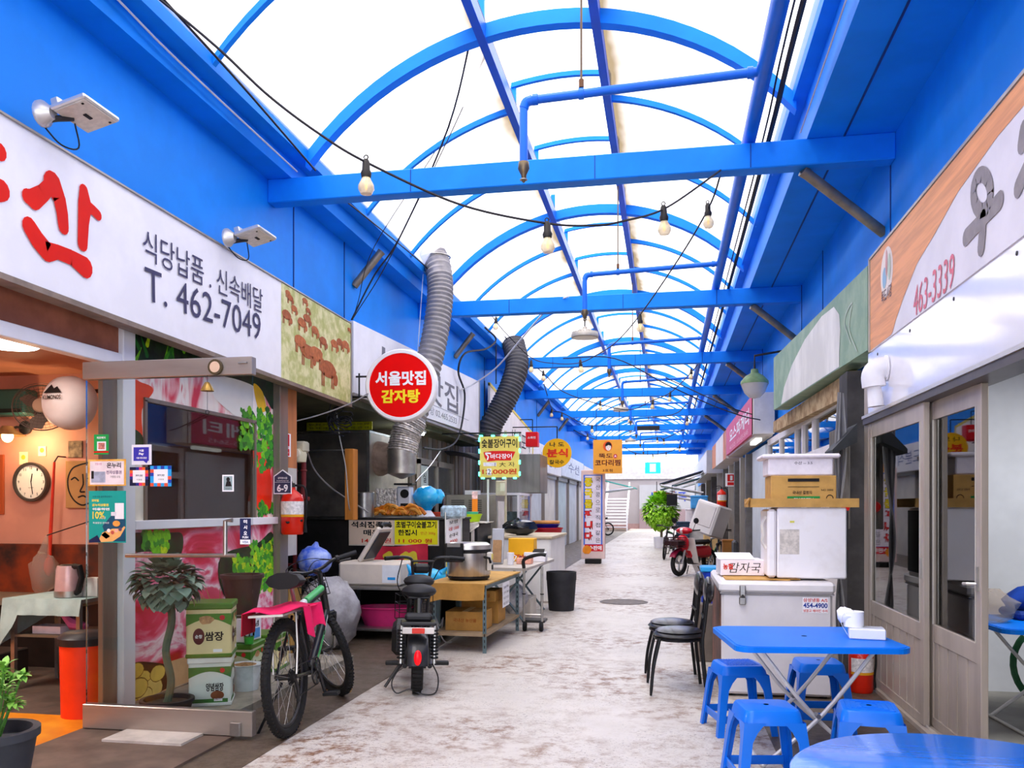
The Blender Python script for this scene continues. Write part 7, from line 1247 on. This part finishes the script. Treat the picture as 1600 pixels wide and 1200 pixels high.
b.box((0, .01, -.1), (.36, .3, .01), BK); b.box((0, .01, -.02), (.33, .27, .1), BK); b.build('front_basket', t); b = MB(); b.tube([(-.12, -.55, .2), (-.2, -.6, .01)], .012, BLACK, 6); b.tube([(.12, -.55, .2), (.2, -.6, .01)], .012, BLACK, 6); b.build('stand', t)
make_bicycle('dark bicycle leaning by the door bays behind the delivery motorbike', (1.0, 21.7, 0), 195, -3, 0, True); make_bicycle('bicycle parked in front of the pale wall at the far end of the lane', (-3.0, 44, 0), 70, 0, 20, True); make_bicycle('old bicycle parked beyond the delivery motorbike by the bright green tree', (.3, 25.2, 0), 160, 0, 15, True)
# ================================================================ plants, tins, small things, far end
def leaf_fn(b, p, d, up, L, w, m, curl=.2):
    d = V(d).normalized(); s = d.cross(V(up)); s = s.normalized() if s.length > 1e-4 else d.orthogonal(); n = s.cross(d); P = V(p); vs = []
    for u, k, dr in ((0, .12, 0), (.3, .9, .04), (.6, .85, .0), (.85, .4, -.12), (1, .02, -.25)):
        c = P+d*L*u+n*L*dr*curl*4; vs += [c-s*w*k+n*w*k*.25, c, c+s*w*k+n*w*k*.25]
    b.put(vs, [(i*3+j, i*3+j+1, i*3+j+4, i*3+j+3) for i in range(4) for j in range(2)], m, True)
base = V((-3.4, 5.27, .004)); t = thing('topiary_plant', 'round headed potted plant with dusty green leaves behind the glass door', 'plant', base); b = MB(); b.lathe([(0, 0), (.13, 0), (.17, .15), (.18, .15), (.18, .17), (.155, .17), (.15, .14), (0, .14)], M('#262528', .6, 0, .15, 6), (0, 0, 0), 22); b.build('pot', t)
b = MB(); b.lathe([(.15, .0), (0, .01)], M('#4a3a2c', .9, 0, .3, 20), (0, 0, .14), 16); b.build('soil', t); b = MB(); b.tube(curve([(.0, 0, .13), (.03, .0, .3), (-.01, 0, .5), (.03, .01, .72), (.0, .0, .95)], 5), [.035]+[.026]*19+[.02], M('#5e6a58', .7, 0, .2, 9), 8); b.build('trunk', t)
LV = [M('#5e7868', .45, 0, .2, 6), M('#7d9886', .42, 0, .2, 6), M('#4c6656', .5, 0, .2, 6), M('#9db09c', .4, 0, .15, 6)]; b = MB(); rr_ = random.Random(5)
for i in range(330):
    th, ph = rr_.uniform(0, 2*PI), math.acos(rr_.uniform(-.9, 1)); q = V((math.sin(ph)*math.cos(th), math.sin(ph)*math.sin(th), math.cos(ph))); r = rr_.uniform(.6, 1)
    p = V((q.x*.19, q.y*.18, .97+q.z*.15))*1; p = V((q.x*.19*r, q.y*.18*r, .97+q.z*.15*r)); leaf_fn(b, p, q+V((0, 0, -.3)), (0, 0, 1), rr_.uniform(.075, .1), rr_.uniform(.042, .058), LV[rr_.randrange(4)])
o = b.build('foliage', t); o['kind'] = 'stuff'
def tin(lab, loc, rz, w, d, h, lid, body, band, txt, jar=True):
    t = thing('food_tin', lab, 'tin', loc, rz); b = MB(); b.box((0, 0, h/2), (w, d, h), body, .008); b.build('body', t); b = MB(); b.box((0, 0, h-.0), (w+.018, d+.018, .045), lid, .008); b.build('lid', t); MB().box((0, 0, .015), (w+.01, d+.01, .03), lid, .006).build('base_rim', t); b = MB()
    for fy, u in ((V((0, -d/2-.001, 0)), UX), (V((w/2+.001, 0, 0)), UY)):
        W_ = w if u.x else d; k = 10; top = [(W_*(-.5+i/k), h*.86) for i in range(k+1)]; bot = [(W_*(.5-i/k), h*(.62+.14*math.sin(i/k*PI))) for i in range(k+1)]
        b.put([fy+u*x+UZ*z for x, z in top+bot], [list(range(2*k+2))[::-1]], band); n_ = u.cross(UZ)
        b.text(txt, fy+u*W_*.12+UZ*h*.42, u, UZ, W_*.42, h*.18, INK, .03, .002); 
        if jar: disc(b, fy+u*W_*-.22+UZ*h*.42, u, UZ, W_*.13, h*.16, M('#5a1a1c', .5), .002); b.text('순창', fy+u*W_*-.22+UZ*h*.42, u, UZ, W_*.16, h*.07, WH, .02, .003); disc(b, fy+u*W_*-.05+UZ*h*.74, u, UZ, W_*.16, h*.09, M('#c99a6a', .6, 0, .4, 20), .003, 12, .15)
        else: disc(b, fy+u*W_*.18+UZ*h*.24, u, UZ, W_*.16, h*.1, M('#8a4a28', .5, 0, .2, 20), .003); rect(b, fy+UZ*h*.1, u, UZ, W_*.86, h*.13, band, .002)
        disc(b, fy+u*W_*.3+UZ*h*.78, u, UZ, W_*.06, W_*.06, M('#c8242a', .5), .003); rect(b, fy+u*W_*.2+UZ*h*.14, u, UZ, W_*.2, h*.06, WH, .003)
    b.build('print', t); return t
GLID, GBAND = M('#4d7c22', .4, 0, .1, 5), M('#4b8424', .45, 0, .06, 4)
tin('white paste tin with green base band, bottom of the stack behind the door', (-3.3, 5.68, .06), 24, .29, .29, .33, M('#e9ece6', .4), M('#e2eae2', .45, 0, .04), M('#3b7a34', .45, 0, .1, 8), '양념쌈장', False)
tin('cream paste tin with green lid, top of the stack behind the door', (-3.3, 5.68, .412), 22, .31, .31, .37, GLID, M('#e9d7a0', .45, 0, .05), GBAND, '쌈장')
tin('cream paste tin with green lid, farther along under the shop window', (-3.52, 6.95, .06), 8, .32, .34, .3, GLID, M('#e6d8a4', .45, 0, .06), GBAND, '쌈장')
tin('squat green lidded tin between the stack and the far tin', (-3.52, 6.5, .06), 8, .3, .32, .29, GLID, M('#cfd8b0', .45, 0, .06), GBAND, '쌈장')
b = MB(); b.bx((-3.82, 5.5, .0), (-2.98, 7.7, .06), M('#8e877a', .8, 0, .3, 5, bump=.3)); solo('display_step', b, 'low worn concrete step carrying the tins and the round headed plant', 'step')
b = MB(); b.lathe([(0, 0), (.1, 0), (.135, .2), (.14, .2), (.125, .2), (.0, .19)], M('#cfd8d8', .25, 0, .15, 8), (0, 0, 0), 20); b.lathe([(.122, .19), (0, .215)], M('#8a6a44', .9, 0, .4, 30), (0, 0, 0), 16); solo('glass_planter', b, 'pale clear planter of wood chips beside the tin stack', 'planter', (-3.27, 6.12, .06))
t = thing('brown_pot', 'brown plastic pot with bare twigs on a white carton under the shop window', 'pot', (-3.5, 6.5, .605)); b = MB(); b.lathe([(0, 0), (.11, 0), (.165, .3), (.18, .3), (.18, .33), (.15, .33), (.145, .28), (0, .28)], M('#4b3832', .5, 0, .12, 5), (0, 0, 0), 24); b.build('body', t); b = MB()
for i in range(9): a = rr_.uniform(1.6, 4.4); b.tube(curve([(-.12, -.1, .02), (-.16+.06*math.cos(a), -.12+.06*math.sin(a), .1), (-.16+.22*math.cos(a)*rr_.uniform(.4, 1), -.14+.1*math.sin(a), rr_.uniform(.1, .24))], 4), .003, M('#b98a5a', .7), 4)
b.build('twigs', t)
b = MB(); b.box((0, 0, .1), (.26, .26, .2), WHITE, .006); b.text('양념', (.131, 0, .14), UY, UZ, .16, .05, INK, .01, .002); b.box((.132, .02, .06), (.004, .16, .08), M('#5a9ad8', .5)); solo('white_carton', b, 'white carton standing on the squat tin under the brown pot', 'carton', (-3.54, 6.53, .376))
t = thing('drink_cup', 'clear cup of green drink with a dark straw beside the white carton', 'cup', (-3.37, 6.37, .376)); b = MB(); b.lathe([(0, 0), (.035, 0), (.042, .06), (.0, .06)], M('#3fae3c', .3), (0, 0, .0), 14); b.lathe([(.042, .06), (.048, .14), (.05, .14)], GLASS, (0, 0, 0), 14); b.build('cup', t); MB().tube([(0, 0, .02), (.01, .01, .22)], .005, INK, 6).build('straw', t)
# leafy pot at the lower left corner
c = V((-3.29, 3.6, 0)); t = thing('potted_plant', 'leafy light green plant in a dark pot at the lower left corner', 'plant', c); b = MB(); b.lathe([(0, 0), (.15, 0), (.21, .36), (.225, .36), (.225, .40), (.19, .40), (.18, .34), (0, .34)], M('#3a3c42', .6, 0, .15, 6), (0, 0, 0), 24); b.build('pot', t)
b = MB(); LG2 = [M('#6fa83a', .5, 0, .15, 8), M('#8cc24e', .5, 0, .15, 8), M('#a9d86a', .5, 0, .15, 8), M('#4d8030', .5, 0, .15, 8)]; st = MB()
for k in range(26):
    a, r = rr_.uniform(0, 2*PI), rr_.uniform(.02, .15); h = rr_.uniform(.42, .74); q = V((r*math.cos(a)*1.35, r*math.sin(a)*1.35, h)); st.tube([(r*.4*math.cos(a), r*.4*math.sin(a), .34), q], .006, LG2[3], 4)
    for j in range(18):
        aa, el = rr_.uniform(0, 2*PI), rr_.uniform(-.3, 1.2); d = V((math.cos(aa)*math.cos(el), math.sin(aa)*math.cos(el), math.sin(el))); leaf_fn(b, q+d*.01-UZ*.05*rr_.random(), d, (0, 0, 1), rr_.uniform(.04, .065), rr_.uniform(.012, .018), LG2[rr_.choice((0, 1, 1, 2, 3))])
o = b.build('foliage', t); o['kind'] = 'stuff'; st.build('stem', t)
b = MB(); b.box((0, 0, .005), (.22, .12, .004), CARD, R=rot('Z', 14)); solo('cardboard_scrap', b, 'small scrap of cardboard on the floor between bicycle and electric bike', 'cardboard', (-2.62, 6.42, .004))
t = thing('manhole_cover', 'round manhole cover set in the lane', 'manhole cover', (-.66, 13.3, 0)); MB().lathe([(.38, 0), (.38, .004), (.33, .004), (.33, .002), (0, .002)], M('#6d635c', .6, .3, .3, 12, bump=.4), (0, 0, .0), 36).build('cover', t); MB().ring((0, 0, .002), .355, .006, DARKST, 36, 5).build('rim', t)
# ---- the open far end
b = MB(); b.bx((-16, 58, 0), (16, 58.4, 3.4), M('#918a8e', .6, 0, .08, .6)); b.bx((-16, 57.9, 3.4), (16, 58.4, 4.2), M('#a9a7aa', .6)); b.bx((-16, 57.95, 0), (16, 58, .35), M('#8f7272', .6)); struct('wall_far_end', b)
b = MB(); b.bx((-1.8, 57.7, 0), (1.9, 57.88, 3.0), M('#98989f', .5, 0, .05, 1)); b.bx((-1.8, 57.68, 0), (1.9, 57.7, 1.35), M('#86747a', .5, 0, .05, 1)); b.bx((1.95, 57.7, 0), (6.2, 57.88, 3.1), M('#7a8490', .5, 0, .1, 1)); b.text('성원메폭', (.1, 57.7, 2.2), UX, UZ, 2.5, .65, M('#23389c', .5), .02, .01); solo('shutter_front', b, 'pale shuttered shop front with blue lettering facing down the lane', 'shop front')
b = MB(); b.bx((-16, 51.1, 0), (-3.9, 51.3, 3.6), M('#9a9698', .6)); b.bx((2.1, 51.1, 0), (16, 51.3, 3.6), M('#9a9698', .6)); struct('wall_far_side', b)
t = thing('green_awning', 'small teal awning with white ribs on the far left', 'awning', (0, 0, 0)); b = MB(); b.grid(lambda u, v: (-3.85+2.2*u, 46.4+3*v, 3.1-.55*u), 6, 3, M('#3fc4b4', .5, 0, .05), True, .04); b.build('cloth', t); b = MB()
for y in (46.4, 47.9, 49.4): b.tube([(-3.85, y, 2.3), (-1.8, y, 2.55)], .04, WHITE, 6)
b.build('frame', t)
t = thing('white_stairs', 'white outdoor staircase with rails on the far left', 'stairs', (0, 0, 0)); b = MB()
for i in range(10): b.bx((-3.8+.0*i, 52.4+.36*i, .2+.2*i), (-2.4, 52.8+.36*i, .26+.2*i), WHITE)
b.build('step', t); b = MB()
for x in (-3.8, -2.4): b.tube([(x, 52.4, 1.1), (x, 56, 3.1)], .05, WHITE, 6); b.tube([(x, 52.4, .7), (x, 56, 2.7)], .04, WHITE, 6); b.tube([(x, 52.4, 0), (x, 52.4, 1.15)], .05, WHITE, 6)
b.build('rail', t)
t = thing('striped_awning', 'dark blue and white folding awnings on the far right', 'awning', (0, 0, 0))
for i, (y, z, m) in enumerate(((30, 2.75, M('#1f2c4a', .5)), (33, 2.6, M('#35636e', .5)), (36, 2.5, M('#dfe9ea', .5)))):
    b = MB(); b.grid(lambda u, v: (1.27-1.5*u, y+2.4*v, z-.45*u), 5, 3, m, True, .03); b.build('cloth', t); b = MB()
    for q in (0, 1.2, 2.4): b.tube(curve([(1.28, y+q, z-.75), (.6, y+q, z-.62), (-.2, y+q, z-.48)], 4), .03, WHITE, 6)
    b.build('rib', t)
b = MB(); b.box((0, 0, 0), (.85, .06, .42), M('#e8694a', .5, 0, .1, 6), .01); b.tube([(-.3, 0, .2), (-.3, 0, .6)], .015, CB, 4); solo('orange_sign', b, 'small orange red sign hanging under the far folding awnings', 'sign', D3(1038, 776, 34))
b = MB(); b.box((0, 0, 0), (.36, .2, .4), BLACK, .01); b.tube([(0, .0, .2), (0, .0, .5), (1.1, 0, .92)], .012, CB, 4); solo('black_speaker', b, 'small black box under the far folding awnings', 'box', D3(1050, 781, 29.6))
t = thing('green_tree', 'bright light green leafy tree beyond the delivery motorbike', 'tree', (-.2, 31, 0)); b = MB(); b.tube(curve([(0, 0, 0), (.03, 0, .5), (0, 0, 1.0)], 4), .05, M('#8a7a5a', .7), 8); b.lathe([(0, 0), (.22, 0), (.26, .4), (0, .4)], WHITE, (0, 0, 0), 16); b.build('trunk', t); b = MB(); LT = [M('#a8e03c', .9, spec=.05), M('#c4f060', .9, spec=.05), M('#86c42a', .9, spec=.05)]
for i in range(1300):
    d = V((rr_.gauss(0, 1), rr_.gauss(0, 1), rr_.gauss(0, 1))).normalized(); q = V((d.x*.6, d.y*.55, 1.35+d.z*.62))*1; q = V((d.x*.6*rr_.uniform(.5, 1), d.y*.55, 1.35+d.z*.62*rr_.uniform(.6, 1))); leaf_fn(b, q, d+V((0, 0, -.2)), (0, 0, 1), .19, .075, LT[i % 3])
o = b.build('foliage', t); o['kind'] = 'stuff'
for i, (x, y, z, d, m, lab) in enumerate(((.85, 27, 0, (.8, .8, .9), '#d8d4d2', 'pale bin beyond the delivery motorbike'), (.95, 27, .9, (.7, .6, .55), '#e9dede', 'pinkish white carton stacked on the pale bin'), (.5, 26.3, 0, (.4, .4, 1.05), '#24384e', 'dark blue crate stack beside the pale bin'), (1.0, 26.6, 1.45, (.5, .5, .4), '#4aa0e0', 'sky blue tub on the pinkish white carton'), (1.25, 24, 0, (.45, .6, 1.1), '#d6b47a', 'tan carton behind the white delivery box'), (1.3, 16.6, 0, (.4, .5, .45), '#5a6a80', 'blue grey tub on the floor by the pale door panel'), (1.4, 19.9, 0, (.25, .3, .75), '#c0803a', 'upright wooden crate between motorbike and door bays'))):
    b = MB(); b.box((0, 0, d[2]/2), d, M(m, .5, 0, .12, 5), .02); b.box((0, 0, d[2]-.03), (d[0]+.03, d[1]+.03, .05), M(m, .45, 0, .12, 5), .01); solo(('pale_bin', 'carton', 'crate_stack', 'tub', 'carton', 'tub', 'wooden_crate')[i], b, lab, ('bin', 'carton', 'crate', 'tub', 'carton', 'tub', 'crate')[i], (x, y, z))
t = thing('office_chair', 'dark chair with armrest by the pale door panel behind the fridge', 'chair', (1.25, 12.9, 0), 90); b = MB(); b.box((0, 0, .45), (.48, .48, .08), CHAR, .03); b.build('seat', t); b = MB(); b.box((0, .24, .75), (.46, .07, .5), CHAR, .03); b.build('backrest', t); b = MB(); b.tube([(0, 0, .06), (0, 0, .42)], .03, BLACK, 8)
for k in range(5): b.tube([(0, 0, .08), (.26*math.cos(k*1.2566), .26*math.sin(k*1.2566), .04)], .02, BLACK, 6); b.blob((.26*math.cos(k*1.2566), .26*math.sin(k*1.2566), .03), .03, BLACK, 8, 6)
b.build('base', t)
for s in (-1, 1): b = MB(); b.tube([(s*.26, .05, .45), (s*.28, .05, .68)], .02, BLACK, 6); b.box((s*.28, 0, .69), (.06, .3, .03), BLACK, .01); b.build('armrest', t)
